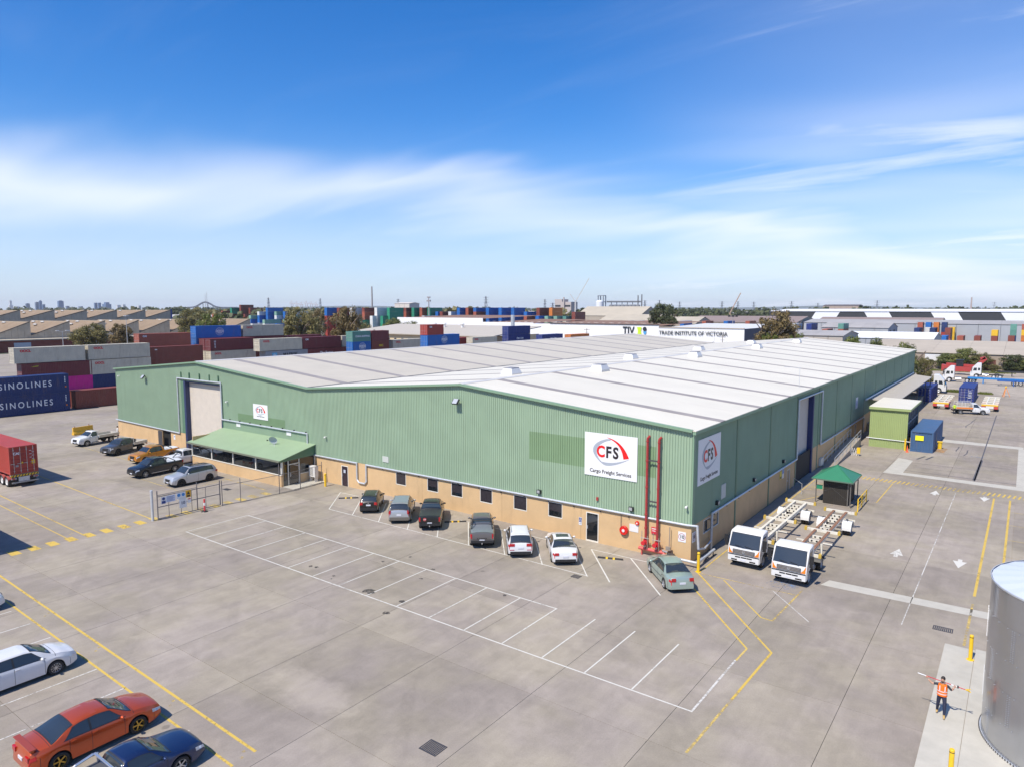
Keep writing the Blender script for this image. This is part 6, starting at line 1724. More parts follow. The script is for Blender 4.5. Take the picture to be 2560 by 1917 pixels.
# ------------------------------------------------------------------ containers
CPAINT = mat('container_paint', (0.5, 0.5, 0.5), 0.55, objcol=True, var=0.09, vscale=0.8, dirt=0.4, dirtc=(0.20, 0.12, 0.08), dscale=1.1, dst=(1.4, 1.4, .25))
CFLOOR = mat('container_seal', (0.05, 0.05, 0.05), 0.8)
ROD = mat('locking_rod', (0.48, 0.46, 0.44), 0.5, 0.4)
def cont_mesh(L, H, fine=True):
    key = ('cont', L, H, fine)
    if key in TXT: return TXT[key]
    W = 2.44; b = MB(); w = W / 2; l = L / 2; p = 0.15
    if fine:
        for sd in (1, -1):
            pts = []; n = int(L / 0.285)
            for i in range(n):
                u = -l + p + (L - 2 * p) * i / n; q = (L - 2 * p) / n
                pts += [(u, 0), (u + q * .28, 0), (u + q * .45, 1), (u + q * .83, 1)]
            pts.append((l - p, 0))
            for (u0, d0), (u1, d1) in zip(pts, pts[1:]):
                y0, y1 = sd * (w - .012 - d0 * .036), sd * (w - .012 - d1 * .036)
                b.quad((y0, u0, .16), (y1, u1, .16), (y1, u1, H - .1), (y0, u0, H - .1))
        pts = []; n = 7
        for i in range(n):
            u = -w + p + (W - 2 * p) * i / n; q = (W - 2 * p) / n
            pts += [(u, 0), (u + q * .28, 0), (u + q * .45, 1), (u + q * .83, 1)]
        pts.append((w - p, 0))
        for (u0, d0), (u1, d1) in zip(pts, pts[1:]): b.quad((u0, l - .02 - d0 * .04, .16), (u1, l - .02 - d1 * .04, .16), (u1, l - .02 - d1 * .04, H - .1), (u0, l - .02 - d0 * .04, H - .1))
        for sx in (1, -1):
            for sy in (1, -1): b.box(sx * w - (p if sx > 0 else 0), sx * w + (p if sx < 0 else 0), sy * l - (p if sy > 0 else 0), sy * l + (p if sy < 0 else 0), 0, H)
        for sx in (1, -1):
            b.box(sx * w - (.07 if sx > 0 else 0), sx * w + (.07 if sx < 0 else 0), -l + p, l - p, .01, .16); b.box(sx * w - (.06 if sx > 0 else 0), sx * w + (.06 if sx < 0 else 0), -l + p, l - p, H - .1, H - .01)
        for sy in (1, -1): b.box(-w + p, w - p, sy * l - (.1 if sy > 0 else 0), sy * l + (.1 if sy < 0 else 0), .01, .16); b.box(-w + p, w - p, sy * l - (.1 if sy > 0 else 0), sy * l + (.1 if sy < 0 else 0), H - .12, H - .01)
        n = int(L / 0.6)
        for i in range(n):
            u0 = -l + .1 + (L - .2) * i / n; u1 = -l + .1 + (L - .2) * (i + 1) / n; um = (u0 + u1) / 2
            b.quad((-w + .06, u0, H - .035), (w - .06, u0, H - .035), (w - .06, um, H - .02), (-w + .06, um, H - .02)); b.quad((-w + .06, um, H - .02), (w - .06, um, H - .02), (w - .06, u1, H - .035), (-w + .06, u1, H - .035))
        b.quad((-w + .1, -l + .1, .1), (w - .1, -l + .1, .1), (w - .1, l - .1, .1), (-w + .1, l - .1, .1))
        for (u0, d0), (u1, d1) in zip(pts, pts[1:]): b.quad((u0, -l + .07 + d0 * .04, .16), (u1, -l + .07 + d1 * .04, .16), (u1, -l + .07 + d1 * .04, H - .1), (u0, -l + .07 + d0 * .04, H - .1))
    else:
        b.box(-w + .02, w - .02, -l + .02, l - .02, .02, H - .03)
        for sx in (1, -1):
            for sy in (1, -1): b.box(sx * w - (.13 if sx > 0 else 0), sx * w + (.13 if sx < 0 else 0), sy * l - (.13 if sy > 0 else 0), sy * l + (.13 if sy < 0 else 0), 0, H)
        n = int(L / .9)
        for sd in (1, -1):
            for i in range(n):
                u = -l + .3 + (L - .6) * (i + .5) / n; b.box(sd * (w - .02) - .012, sd * (w - .02) + .012, u - .2, u + .2, .16, H - .12)
    b.mats = [CPAINT]
    me = b.mesh('container_body'); TXT[key] = me; return me
def door_mesh(H):
    key = ('cdoor', H)
    if key in TXT: return TXT[key]
    b = MB(); W = 2.44; w = W / 2
    for sd in (1, -1):
        x0, x1 = (.012, w - .15) if sd > 0 else (-w + .15, -.012)
        n = 5
        for i in range(n):
            z0 = .17 + (H - .31) * i / n; q = (H - .31) / n
            b.quad((x0, .0, z0), (x1, .0, z0), (x1, .0, z0 + q * .55), (x0, .0, z0 + q * .55)); b.quad((x0, .0, z0 + q * .55), (x1, .0, z0 + q * .55), (x1, .03, z0 + q * .66), (x0, .03, z0 + q * .66)); b.quad((x0, .03, z0 + q * .66), (x1, .03, z0 + q * .66), (x1, .03, z0 + q * .9), (x0, .03, z0 + q * .9)); b.quad((x0, .03, z0 + q * .9), (x1, .03, z0 + q * .9), (x1, .0, z0 + q), (x0, .0, z0 + q))
    b.mats = [CPAINT]; TXT[key] = b.mesh('door'); return TXT[key]
def rod_mesh(H):
    key = ('crod', H)
    if key in TXT: return TXT[key]
    b = MB(); b.cyl((0, -.045, .12), (0, -.045, H - .08), .022, .022, 6)
    for z in (.3, 1.0, H - .35): b.box(-.05, .05, -.05, 0, z - .03, z + .03)
    b.box(-.3, .02, -.075, -.05, 1.02, 1.06); b.mats = [ROD]
    TXT[key] = b.mesh('locking_rod'); return TXT[key]
COLS = {'red': (0.36, 0.045, 0.03), 'brown': (0.20, 0.05, 0.034), 'maroon': (0.165, 0.032, 0.034), 'blue': (0.015, 0.13, 0.42), 'navy': (0.012, 0.03, 0.12), 'deep blue': (0.012, 0.03, 0.17),
        'cream': (0.55, 0.50, 0.385), 'white': (0.62, 0.62, 0.60), 'grey': (0.27, 0.29, 0.31), 'green': (0.025, 0.25, 0.14), 'pale green': (0.22, 0.40, 0.30), 'teal': (0.10, 0.26, 0.21), 'orange': (0.55, 0.17, 0.03), 'magenta': (0.60, 0.012, 0.24), 'yellow': (0.70, 0.42, 0.02), 'brick': (0.36, 0.095, 0.055), 'slate blue': (0.05, 0.11, 0.22)}
def container(x, y, z, L, colname, label, group, H=2.59, fine=True, rz=0.0, doors=False, cat='container', jit=0.1, sc_=1.0):
    c = COLS[colname]; k = 1 + random.uniform(-jit, jit); c = tuple(v * k for v in c)
    o = link('shipping_container', cont_mesh(L, H, fine), None, (x, y, z), rz, c)
    if sc_ != 1.0: o.scale = (sc_,) * 3
    if doors:
        d = link('doors', door_mesh(H), o, (0, -L / 2 + .03, 0), 0, c)
        for rx in (-.85, -.28, .28, .85): link('locking_rod', rod_mesh(H), d, (rx, 0, 0))
    tag(o, label, cat, group)
    return o
def clogo(o, txt, y, z, size, m, vertical=False, bold=.01, spacing=1.0):
    """lettering on the long side that faces +x"""
    if vertical:
        for i, ch in enumerate(txt): lettering(ch, o, (1.224, y, z - i * size * 1.02), EAST, size, m, bold=bold)
    else: lettering(txt, o, (1.224, y, z), EAST, size, m, bold=bold, spacing=spacing)
LW = mat('logo_white', (0.75, 0.76, 0.78), .5); LR = mat('logo_oocl_red', (0.6, 0.02, 0.03), .5); LB = mat('logo_black', (0.02, 0.025, 0.03), .5)
# site container next to the lime shed
o = container(92.3, 59.2, 0, 12.19, 'slate blue', 'blue site container with yellow notice beside the lime green shed', 'containers near the lime shed', H=2.55, jit=0)
b = MB(); b.box(-.45, .45, -.012, 0, -.3, .3, mat('notice_yellow', (.85, .8, .02), .5)); b.build('notice', o, loc=(-.25, -6.1, 1.75))
b = MB(); b.box(-.012, .02, -.4, .4, 0, 1.95, mat('site_door', (.03, .06, .13), .5)); b.build('door', o, loc=(1.225, -2.6, .18))
# red container on a semi trailer, left edge
o = container(16.2, -19.05, 1.36, 12.19, 'red', 'red container loaded on the semi trailer at the left edge', 'containers on trailers', H=2.75, rz=R(90), doors=True, jit=0)
lettering('CAI', o, (-.62, -6.145, 2.05), FRONT, .34, LW, bold=.012)
b = MB(); b.box(-.15, .15, -.006, 0, -.2, .2, mat('decal_yellow', (.8, .5, .02), .5)); b.build('decal', o, loc=(.82, -6.10, 1.05))
b = MB(); b.prism([(-.12, -.08), (.12, -.08), (0, .1)], -.006, 0, mat('decal_yellow')); b.build('decal', o, loc=(-.14, -6.10, 1.1))
b = MB(); b.box(-.13, .13, -.006, 0, -.1, .1, mat('decal_grey', (.3, .28, .27), .5)); b.build('decal', o, loc=(-.6, -6.10, .8))
for k in range(6): b = MB(); b.box(-.1, .1, -.006, 0, -.02, .02, LW); b.build('print_line', o, loc=(.62 + .2 * (k % 2), -6.10, 2.2 - .17 * k))
t = empty('semi_trailer', (22.3, -19.05, 0), 0)
TRM = mat('trailer_grey', (.35, .34, .33), .5, .2)
b = MB(); b.box(-12.3, 0.0, -.5, -.36, 1.0, 1.33, TRM); b.build('main_rail', t); b = MB(); b.box(-12.3, 0.0, .36, .5, 1.0, 1.33, TRM); b.build('main_rail', t)
for x in (-.15, -6, -12): b = MB(); b.box(x - .09, x + .09, -1.2, 1.2, 1.2, 1.34, TRM); b.build('bolster', t)
HZ = mat('hazard_yellow', (.72, .45, .03), .5)
b = MB(); b.box(0, .03, -1.2, 1.2, 1.1, 1.3, HZ); hb = b.build('hazard_board', t)
for k in range(9): b = MB(); y = -1.1 + .26 * k; b.add([(.034, y, 1.1), (.034, y + .1, 1.1), (.034, y + .22, 1.3), (.034, y + .12, 1.3)], [(0, 1, 2, 3)], BLACK); b.build('stripe', hb)
b = MB(); b.box(.0, .05, -.55, .4, .62, 1.05, mat('dirty_white', (.55, .53, .5), .6, var=.2, vscale=5)); b.build('rear_panel', t)
b = MB(); b.box(.02, .1, -1.15, 1.15, .48, .6, TRM); b.build('rear_bar', t)
for sd in (1, -1): b = MB(); b.box(.0, .06, sd * .95 - .22, sd * .95 + .22, .85, 1.0, TRM); lb = b.build('lamp_box', t); b = MB(); b.box(.06, .075, sd * .98 - .12, sd * .98 + .12, .88, .97, TLAMP); b.build('tail_light', lb)
for x in (-1.3, -2.55, -3.8):
    truck_wheels(t, x, 2.45, .5, True, mat('white_hub', (.6, .58, .55), .5))
    for sd in (1, -1):
        b = MB(); n_ = 7
        for i in range(n_):
            a, c_ = math.pi * (.05 + .9 * i / n_), math.pi * (.05 + .9 * (i + 1) / n_)
            A = [(x + .58 * math.cos(q), .5 + .58 * math.sin(q)) for q in (a, c_)]
            b.quad((A[0][0], sd * .65, A[0][1]), (A[1][0], sd * .65, A[1][1]), (A[1][0], sd * 1.22, A[1][1]), (A[0][0], sd * 1.22, A[0][1]), mat('guard_red', (.42, .10, .09), .5))
        b.build('mudguard', t)
b = MB(); b.box(-.72, -.66, -1.2, -.65, .2, .75, BLACK); b.build('mud_flap', t); b = MB(); b.box(-.72, -.66, .65, 1.2, .2, .75, BLACK); b.build('mud_flap', t)
tag(t, 'semi trailer carrying the red container at the left edge', 'trailer')

# ------------------------------------------------------------------ container yard on the left
b = MB(); b.box(-190, -46.2, -60, 125, -0.08, 1.5); tag(b.build('raised_hardstand', None, CONC2), kind='structure')
HIDC = MB()
def hidden_container(x, y, z, L, c, H=2.59):
    """a container that other stacks cover: joined into one mass"""
    HIDC.box(x - 1.2, x + 1.2, y - L / 2 + .02, y + L / 2 - .02, z + .02, z + H - .02, mat('stacked ' + c, COLS[c], .6, var=.1))
YD = 'containers stacked in the left hand yard'
def sino(z, label):
    o = container(-33.44, -0.3, z, 12.19, 'navy', label, YD, H=2.9, doors=True, jit=0, sc_=1.1); q = lettering('SINOLINES', o, (1.226, .16, 1.5), EAST, 1.32, LW, bold=.012, spacing=1.4); q.scale.x = 7.0 / max(q.dimensions.x, q.dimensions.y)
    b = MB(); b.box(0, .006, -.1, .1, -.1, .1, AMBER); b.build('decal', o, loc=(1.222, 5.6, .9))
    for k in range(4): b = MB(); b.box(0, .006, -.07, .07, -.09, .09, LW); b.build('decal', o, loc=(1.222, 5.55, 2.4 - .26 * k))
sino(0, 'navy container with large white lettering, lower of the pair at the left edge'); sino(3.19, 'navy container with large white lettering, upper of the pair at the left edge')
container(-33.9, 14.25, 0, 12.19, 'brown', 'brown container on the ground between the navy pair and the warehouse', YD, H=2.9, jit=0, sc_=1.1)
def st(x, y, z, L, c, label, H=2.9, logo=None, doors=True, jit=.06):
    if label is None: return hidden_container(x - 1.22, y, z, L, c, H)
    o = container(x - 1.22, y, z, L, c, label, YD, H=H, doors=doors, jit=jit)
    if logo == 'oocl': clogo(o, 'OOCL', -L / 2 + 1.9, H - .65, .62, LR, bold=.035)
    elif logo == 'cosco':
        lettering('COSCO', o, (1.226, .2, H / 2 + .08), EAST, .62, LW, bold=.03)
        lettering('SHIPPING', o, (1.226, .2, H / 2 - .32), EAST, .24, LW, bold=.012)
        b = MB(); n = 26
        for rr_ in (.95, .62):
            for i in range(n):
                a, e_ = 2 * math.pi * i / n, 2 * math.pi * (i + 1) / n
                b.quad((1.223, .2 + 1.15 * rr_ * math.cos(a), H / 2 + rr_ * math.sin(a)), (1.223, .2 + 1.15 * rr_ * math.cos(e_), H / 2 + rr_ * math.sin(e_)), (1.223, .2 + 1.15 * (rr_ - .07) * math.cos(e_), H / 2 + (rr_ - .07) * math.sin(e_)), (1.223, .2 + 1.15 * (rr_ - .07) * math.cos(a), H / 2 + (rr_ - .07) * math.sin(a)), LW)
        b.build('globe_emblem', o)
    elif logo == 'maersk':
        clogo(o, 'MAERSK', .9, H - 1.1, 1.15, LB, bold=.03); b = MB(); b.box(0, .006, -.7, .7, -.7, .7, mat('maersk_blue', (.12, .42, .62), .5)); b.build('emblem', o, loc=(1.222, -3.6, H - 1.15))
        b = MB()
        for i in range(7):
            a = math.pi / 2 + 2 * math.pi * i / 7; b.bar((1.231, -3.6, H - 1.15), (1.231, -3.6 + .5 * math.cos(a), H - 1.15 + .5 * math.sin(a)), .1, .004, LW, up=(1, 0, 0))
        b.build('emblem_star', o)
    elif logo == 'china': clogo(o, 'CHINA SHIPPING', .3, H / 2, .62, LW, bold=.02)
    elif logo == 'ues': clogo(o, 'UES', -L / 2 + 1.2, H - .7, .62, LW, vertical=True, bold=.02)
    elif logo == 'cai': clogo(o, 'CAI', -L / 2 + 1.3, H - .6, .55, LW, bold=.03)
    elif logo == 'faster': clogo(o, 'The Faster', -.2, H - 1.2, .95, LW, bold=.03)
    elif logo == 'msc': clogo(o, 'MSC', .2, H / 2, .75, mat('logo_yellow', (.7, .5, .03), .5), bold=.03)
    elif logo == 'cma': clogo(o, 'CMA CGM', .3, H / 2 - .1, .8, LW, bold=.03)
    elif logo == 'tex': clogo(o, 'tex', -L / 2 + 1.4, H - .6, .4, LW, bold=.02)
    return o
Z0 = 1.5
st(-49, 11.2, Z0, 12.19, 'magenta', 'magenta container low in the stack behind the navy pair')
o = st(-49, 11.2, Z0 + 2.9, 12.19, 'maroon', 'dark maroon container above the magenta one'); b = MB(); b.add([(1.223, -4.6, 2.2), (1.223, -3.4, 2.25), (1.223, -3.3, 2.45), (1.223, -4.2, 2.3)], [(0, 1, 2, 3)], mat('leaf_yellow', (.5, .5, .03), .5)); b.build('emblem', o)
st(-49, 10.1, Z0 + 5.9, 12.19, 'cream', 'cream container with red lettering on top of the maroon one', logo='oocl')
st(-49, 23.4, Z0, 12.19, 'navy', 'navy container at the foot of the cream stack'); st(-49, 23.0, Z0 + 2.9, 12.19, 'cream', 'cream container with red lettering, second from top beside the warehouse corner', logo='oocl'); st(-49, 22.9, Z0 + 5.9, 12.19, 'cream', 'cream container with red lettering, top of the stack beside the warehouse corner', logo='oocl')
for k in range(3): st(-58, -9.0, Z0 + 2.9 * k, 12.19, 'cream', None)
st(-49, -2.6, Z0, 12.19, 'blue', None); 
for k in range(3): st(-51, 36.0, Z0 + 2.59 * k, 12.19, 'brown', (None, 'lower brown container of the stack behind the green gable', 'top brown container of the stack behind the green gable')[k], H=2.59, logo='tex' if k == 2 else None)
for k in range(4): st(-60, 38.2, Z0 + 2.59 * k, 12.19, 'brick', ('lowest', 'second', 'third', 'top')[k] + ' brick red container of the tall stack behind the green gable', H=2.59, logo='cai' if k == 3 else None)
for k in range(3):
    st(-56, 53.0, Z0 + 2.95 * k, 12.19, ('brown', 'cream', 'maroon')[k], (None, 'cream container under the maroon one with vertical white letters', 'maroon container with vertical white letters in front of the blue one')[k], logo=(None, 'oocl', 'ues')[k])
    st(-58.6, 53.0, Z0 + 2.95 * k, 12.19, ('brown', 'cream', 'maroon')[k], (None, 'cream container door end in the second row', 'maroon container door end in the second row')[k])
for k in range(4): st(-61.2, 52.4, Z0 + 2.97 * k, 12.19, ('brown', 'brown', 'blue', 'blue')[k], (None, None, 'blue container with door end showing, second from top', 'bright blue container with round white emblem on top of the stacks')[k], logo='cosco' if k == 3 else None)
for k in range(4): st(-61.2, 65.2, Z0 + 2.97 * k, 12.19, ('brown', 'brown', 'maroon', 'cream')[k], (None, 'second brown container right of the blue stack', 'maroon container below the cream one right of the blue stack', 'cream container with red lettering right of the bright blue one')[k], logo='oocl' if k == 3 else None)
for k in range(3): st(-61.2, 78.0, Z0 + 2.9 * k, 12.19, 'maroon', (None, None, 'long maroon container in front of the big trees')[k])
st(-45, 60.5, Z0, 12.19, 'brown', None); st(-45, 60.6, Z0 + 2.95, 12.19, 'grey', 'grey container with blue star emblem just above the white roof', logo='maersk'); st(-45, 59.0, Z0 + 5.95, 12.19, 'cream', 'cream container with red lettering above the grey one', logo='oocl')
st(-45, 72.8, Z0, 12.19, 'brown', None); st(-45, 72.8, Z0 + 2.95, 12.19, 'maroon', 'maroon container with white slogan just above the white roof', logo='faster'); st(-45, 71.4, Z0 + 5.95, 12.19, 'maroon', 'maroon container on top of the slogan container', logo='cai')
st(-45.5, 84.4, Z0 + 5.9, 12.19, 'cream', 'cream container half hidden by the teal one'); st(-45.5, 84.4, Z0, 12.19, 'brown', None); st(-45.5, 84.4, Z0 + 2.95, 12.19, 'brown', 'middle container behind the teal stack')
b = MB(); b.box(-46.1, -8, 68, 135, -0.07, 1.5); tag(b.build('raised_hardstand', None, CONC2), kind='structure')
for k in range(4):
    st(-34, 75.0, Z0 + 2.59 * k, 6.06, ('brown', 'grey', 'blue', 'teal')[k], (None, None, 'short blue container with round emblem below the teal one', 'short teal container with white lettering above the white roof')[k], H=2.59, logo=(None, None, 'cosco', 'china')[k])
    st(-34, 81.4, Z0 + 2.59 * k, 6.06, ('brown', 'grey', 'brown', 'maroon')[k], (None, None, 'short brown container with yellow letters right of the blue one', 'short maroon container right of the teal one')[k], H=2.59, logo='msc' if k == 2 else None)
for k in range(3): st(-34, 92.0, Z0 + 2.59 * k, 12.19, ('brown', 'brown', 'cream')[k], (None, None, 'cream container with red lettering right of the short maroon stack')[k], H=2.59, logo='oocl' if k == 2 else None)
for k in range(5):
    if k < 4: st(-18, 88.3, Z0 + 2.3 * k, 12.19, ('brown', 'brown', 'blue', 'blue')[k], (None, None, 'third container of the red topped stack', 'blue container with white ring emblem under the short red one')[k], H=2.59, logo='cosco' if k == 3 else None)
    else: st(-18, 85.2, Z0 + 2.3 * 3 + 2.59, 6.06, 'red', 'short red container with orange doors on top of the blue one', H=2.59, logo='cai')
for k in range(3): st(-38, 116, Z0 + 2.3 * k, 12.19, ('brown', 'brown', 'red')[k], (None, None, 'red container with white letters beyond the white roof')[k], H=2.59, logo='cai' if k == 2 else None)
for k in range(3): st(-33, 124, Z0 + 2.4 * k, 12.19, ('brown', 'brown', 'cream')[k], (None, None, 'cream container in front of the navy stack')[k], H=2.59, logo='oocl' if k == 2 else None)
b = MB(); b.box(-46.1, -8, 135.02, 175, -0.07, 1.5); tag(b.build('raised_hardstand', None, CONC2), kind='structure')
for k in range(4): st(-31, 139.5, Z0 + 2.62 * k, 12.19, 'deep blue', ('bottom', 'second', 'third', 'top')[k] + ' deep blue container of the tall stack before the white wall', H=2.59, logo='cma' if k == 2 else None)
for k in range(3): st(-22, 145.5, Z0 + 2.6 * k, 12.19, ('brown', 'deep blue', 'deep blue')[k], (None, None, 'deep blue container with white lettering right of the tall stack')[k], H=2.59, logo='cma' if k == 2 else None)
for k in range(3): st(-20, 159.5, Z0 + 2.45 * k, 12.19, ('brown', 'brown', 'orange')[k], (None, None, 'orange container beyond the white roof')[k], H=2.59)
# a second loaded semi just outside the left edge throws its shadow into the yard
o = container(37.0, -29.9, 1.36, 12.19, 'red', 'container on a trailer just outside the left edge throwing the shadow', 'containers on trailers', H=2.75, rz=R(90), jit=0)

# ------------------------------------------------------------------ far container terminals
def solid_block(P0, P1, cols, zone, lo, L=12.19, H=2.59):
    """cols: per column a list of colours from the ground up"""
    n = len(cols)
    for i, cs in enumerate(cols):
        t = (i + .5) / n; x = P0[0] + (P1[0] - P0[0]) * t; y = P0[1] + (P1[1] - P0[1]) * t
        for k, c in enumerate(cs):
            if c and k < int(lo[i]): hidden_container(x, y, k * H, L, c)
            elif c: container(x, y, k * H, L, c, f'{c} container in the {zone}', f'{c} containers in the {zone}', H=H, fine=False, jit=.1)
W_, B_, G_, R_ = 'white', 'blue', 'green', 'brick'
z1 = 'far red stacks left of the big trees'
solid_block((-462, 289), (-430, 312), [[R_] * 5, [R_] * 6, ['brown'] * 5 + ['green', 'green'], ['brown'] * 8, [R_, 'brown', R_, R_, 'pale green', 'brown', 'brown']], z1, '34435')
solid_block((-440, 286), (-414, 306), [[R_] * 4, [R_, R_, B_, R_], [R_, R_, R_, 'orange', 'brown'], [R_, R_, W_, W_, R_]], z1, '3319')
z2 = 'far mixed stacks left of the big trees'
solid_block((-328, 238), (-300, 259), [[B_, W_, B_, B_, 'pale green'], [W_, B_, W_, B_, B_, W_], [W_, B_, 'pale green', B_, B_, B_, B_], ['pale green', W_, 'pale green', B_, W_, 'pale green'], ['pale green', 'pale green', W_, 'pale green', B_, B_], ['pale green', W_, 'pale green', W_, 'pale green', W_]], z2, '222395')
solid_block((-310, 226), (-284, 245), [[B_, B_, W_], [W_, B_, W_, 'pale green'], ['pale green', W_, B_], ['pale green', 'pale green', W_]], z2, '2299')
z3 = 'far white and green stepped stacks'
solid_block((-262, 248), (-224, 277), [['red'] * 5 + [B_, B_], ['red', 'red', 'red', 'brown', 'brown', 'brown', 'brown'], [W_] * 7, [W_, W_, G_, G_, R_, R_, 'brown'], [W_] * 7, [G_] * 7], z3, '054223')
solid_block((-252, 249), (-226, 269), [[B_, 'red', 'red', 'red'], [W_, W_, W_, W_], [W_, W_, G_, G_], [W_, W_, W_, W_, W_], [G_, G_, G_, G_, G_]], z3, '99222', 6.06)
z4 = 'far green and red stacks beyond the cream building'
solid_block((-243, 294), (-217, 313), [[G_] * 7, ['green', 'green', 'green', R_, R_, R_, 'brown'], [G_, G_, W_, G_, G_, G_, G_], ['red', 'red', R_, G_, R_, R_, R_], [G_] * 7, [B_, B_, 'teal', 'teal', B_, B_]], z4, '444444')
solid_block((-222, 280), (-198, 297), [['red', 'red', B_], [B_, 'red', W_, B_], [W_, W_, W_, W_, W_], ['teal', 'teal', 'teal', B_], ['teal', 'teal', B_]], z4, '99499')
z5 = 'far orange and blue stacks above the white wall'
solid_block((-216, 308), (-186, 326), [['brown'] * 6, ['cream'] * 5 + [W_], ['orange'] * 3 + [B_] * 4, [R_] * 7, ['brown'] * 7, ['teal', 'brown', B_, B_, B_, B_]], z5, '455569')
z6 = 'long far row of blue containers above the white wall'
solid_block((-186, 305), (-140, 338), [[B_, B_, R_, R_, R_, R_, B_], [B_] * 7, [B_] * 7, [B_] * 7, [R_, R_, R_, R_, R_, B_], ['brown', B_, B_, B_, B_, 'brown', 'brown'], [B_, B_, B_, B_, 'brown', 'orange', 'orange']], z6, '3333344')
z7 = 'pale green stacks right of the far blue row'
solid_block((-141, 312), (-119, 329), [[B_] * 4 + [B_], [B_, B_, B_, 'pale green', 'pale green'], [W_, 'cream', 'pale green', W_, 'pale green'], ['cream', 'pale green', W_, 'cream', 'teal'], ['brown', 'brown', B_, 'brown', 'brown', 'brown']], z7, '33333')
z8 = 'far row in front of the grain sheds'
solid_block((-106, 326), (-78, 346), [['teal', 'teal', 'teal', 'teal'], ['teal', 'pale green', 'teal', 'grey'], [W_, W_, W_, W_], ['cream', W_, W_, W_], ['brown', R_, 'brown', R_]], z8, '93339')
z9 = 'far row behind the lettered white wall'
solid_block((-75, 336), (-24, 374), [[B_] * 4, [B_] * 4, [R_, 'brown', R_, R_], [B_, W_, B_, B_], [R_, R_, R_, R_]], z9, '92333', 12.19)
z10 = 'stacks behind the bushy tree on the right'
solid_block((8, 311), (33, 328), [['cream', W_, W_, W_], ['deep blue'] * 4, [R_, R_, R_, None], [R_, R_, R_, 'teal']], z10, '2222', 12.19)
z11 = 'stacks in front of the grey sheds'
solid_block((55, 381), (72, 394), [[R_, R_, R_, R_], [W_, W_, W_, B_], [B_, 'orange', 'orange', 'orange'], ['navy', 'red', 'navy', 'navy'], ['yellow', 'yellow', 'yellow']], z11, '21110', 6.06)
solid_block((54, 366), (73, 380), [['navy', 'navy', 'navy'], ['navy', 'navy', 'navy'], [R_, 'brown', 'brown']], z11, '220')
z12 = 'low row behind the tan roof on the right'
solid_block((56, 322), (106, 358), [['brown', 'brown'], ['teal', 'teal'], [B_, B_], ['orange', R_], ['brown', 'brown'], ['yellow', 'brown', 'yellow'], [R_, 'brown'], [B_, B_]], z12, '99111119')
z13 = 'tall stack at the right edge'
solid_block((95, 353), (112, 366), [['navy', 'navy', 'teal', 'teal'], ['red', 'orange', 'yellow', R_], ['brown', B_, 'cream', W_], ['brown', 'brown', W_, 'teal']], z13, '0099', 6.06)
# loose containers near the far lane
o = container(88.2 - 1.3, 113.4, 0, 12.19, 'deep blue', 'blue container under the end of the dock canopy', 'containers on the far lane', H=2.59, doors=True, jit=0)
o = container(93.5, 117.2, 0.0, 12.19, 'deep blue', 'blue container standing alone on the far lane behind the white tray ute', 'containers on the far lane', H=2.75, doors=True, jit=0)
for k in range(5): b = MB(); b.box(-.25, .25, -.006, 0, -.04, .04, LW); b.build('print_line', o, loc=(.5 + .1 * (k % 2), -6.13, 2.1 - .3 * k))
tag(HIDC.build('stacked_containers'), 'containers hidden low in the stacks', 'containers', kind='stuff')

# ------------------------------------------------------------------ buildings behind
SAWC = mat('weathered_concrete', (0.42, 0.365, 0.28), 0.9, var=0.16, vscale=0.35, dirt=0.45, dirtc=(0.20, 0.17, 0.13), dscale=0.25)
SAWR = mat('brown_shell_roof', (0.25, 0.18, 0.115), 0.9, var=0.12, vscale=0.2)
BRICK = mat('red_brick', (0.22, 0.06, 0.04), 0.85, var=0.1, vscale=1)
def sawtooth(x, ys, zl, zh, depth, label, domes=True):
    o = empty('sawtooth_warehouse', (x, ys[0], 0))
    for a, c in zip(ys, ys[1:]):
        a -= ys[0]; c -= ys[0]
        n = max(2, int(round((c - a) / 2.5)))
        for i in range(n):
            u0, u1 = a + (c - a) * i / n, a + (c - a) * (i + 1) / n
            z0, z1 = zl + (zh - zl) * i / n, zl + (zh - zl) * (i + 1) / n
            b = MB(); b.prism([(u0 + .03, 0), (u1 - .03, 0), (u1 - .03, z1), (u0 + .03, z0)], -.3, 0, SAWC, 'yz'); b.build('wall_panel', o)
        b = MB(); b.prism([(a, zl + .0), (c, zh), (c, zh + .35), (a, zl + .35)], -.45, .2, mat('dark_coping', (.13, .11, .09), .8), 'yz'); b.build('coping', o)
        b = MB(); m_ = 6
        for i in range(m_):
            t0, t1 = i / m_, (i + 1) / m_
            f = lambda t: zl + (zh - zl) * t - 0.9 * math.sin(math.pi * t) * 0.6
            b.quad((-depth, a + (c - a) * t0, f(t0)), (-.4, a + (c - a) * t0, f(t0)), (-.4, a + (c - a) * t1, f(t1)), (-depth, a + (c - a) * t1, f(t1)), SAWR)
        b.build('roof', o)
        b = MB(); b.box(-depth, -.3, c - .12, c + .02, zl - 1, zh + .1, SAWC); b.build('clerestory', o)
        if domes:
            for i in range(5):
                b = MB(); b.ball((-depth * .55 - 2, a + (c - a) * (i + .5) / 5, zl + (zh - zl) * (i + .5) / 5 + .1), 1.0, 8, 4, mat('dome_skylight', (.45, .43, .40), .4), (1.3, .8, .55)); b.build('dome_skylight', o, None, 40)
            for i in range(5):
                b = MB(); b.ball((-depth * .8 - 2, a + (c - a) * (i + .5) / 5, zl + (zh - zl) * (i + .5) / 5 + .1), 1.0, 8, 4, mat('dome_skylight'), (1.3, .8, .55)); b.build('dome_skylight', o, None, 40)
    b = MB(); L_ = ys[-1] - ys[0]; b.box(-depth, -depth + .3, 0, L_, 0, zh); b.build('back_wall', o, SAWC)
    tag(o, label, 'warehouse', 'sawtooth warehouses')
    return o
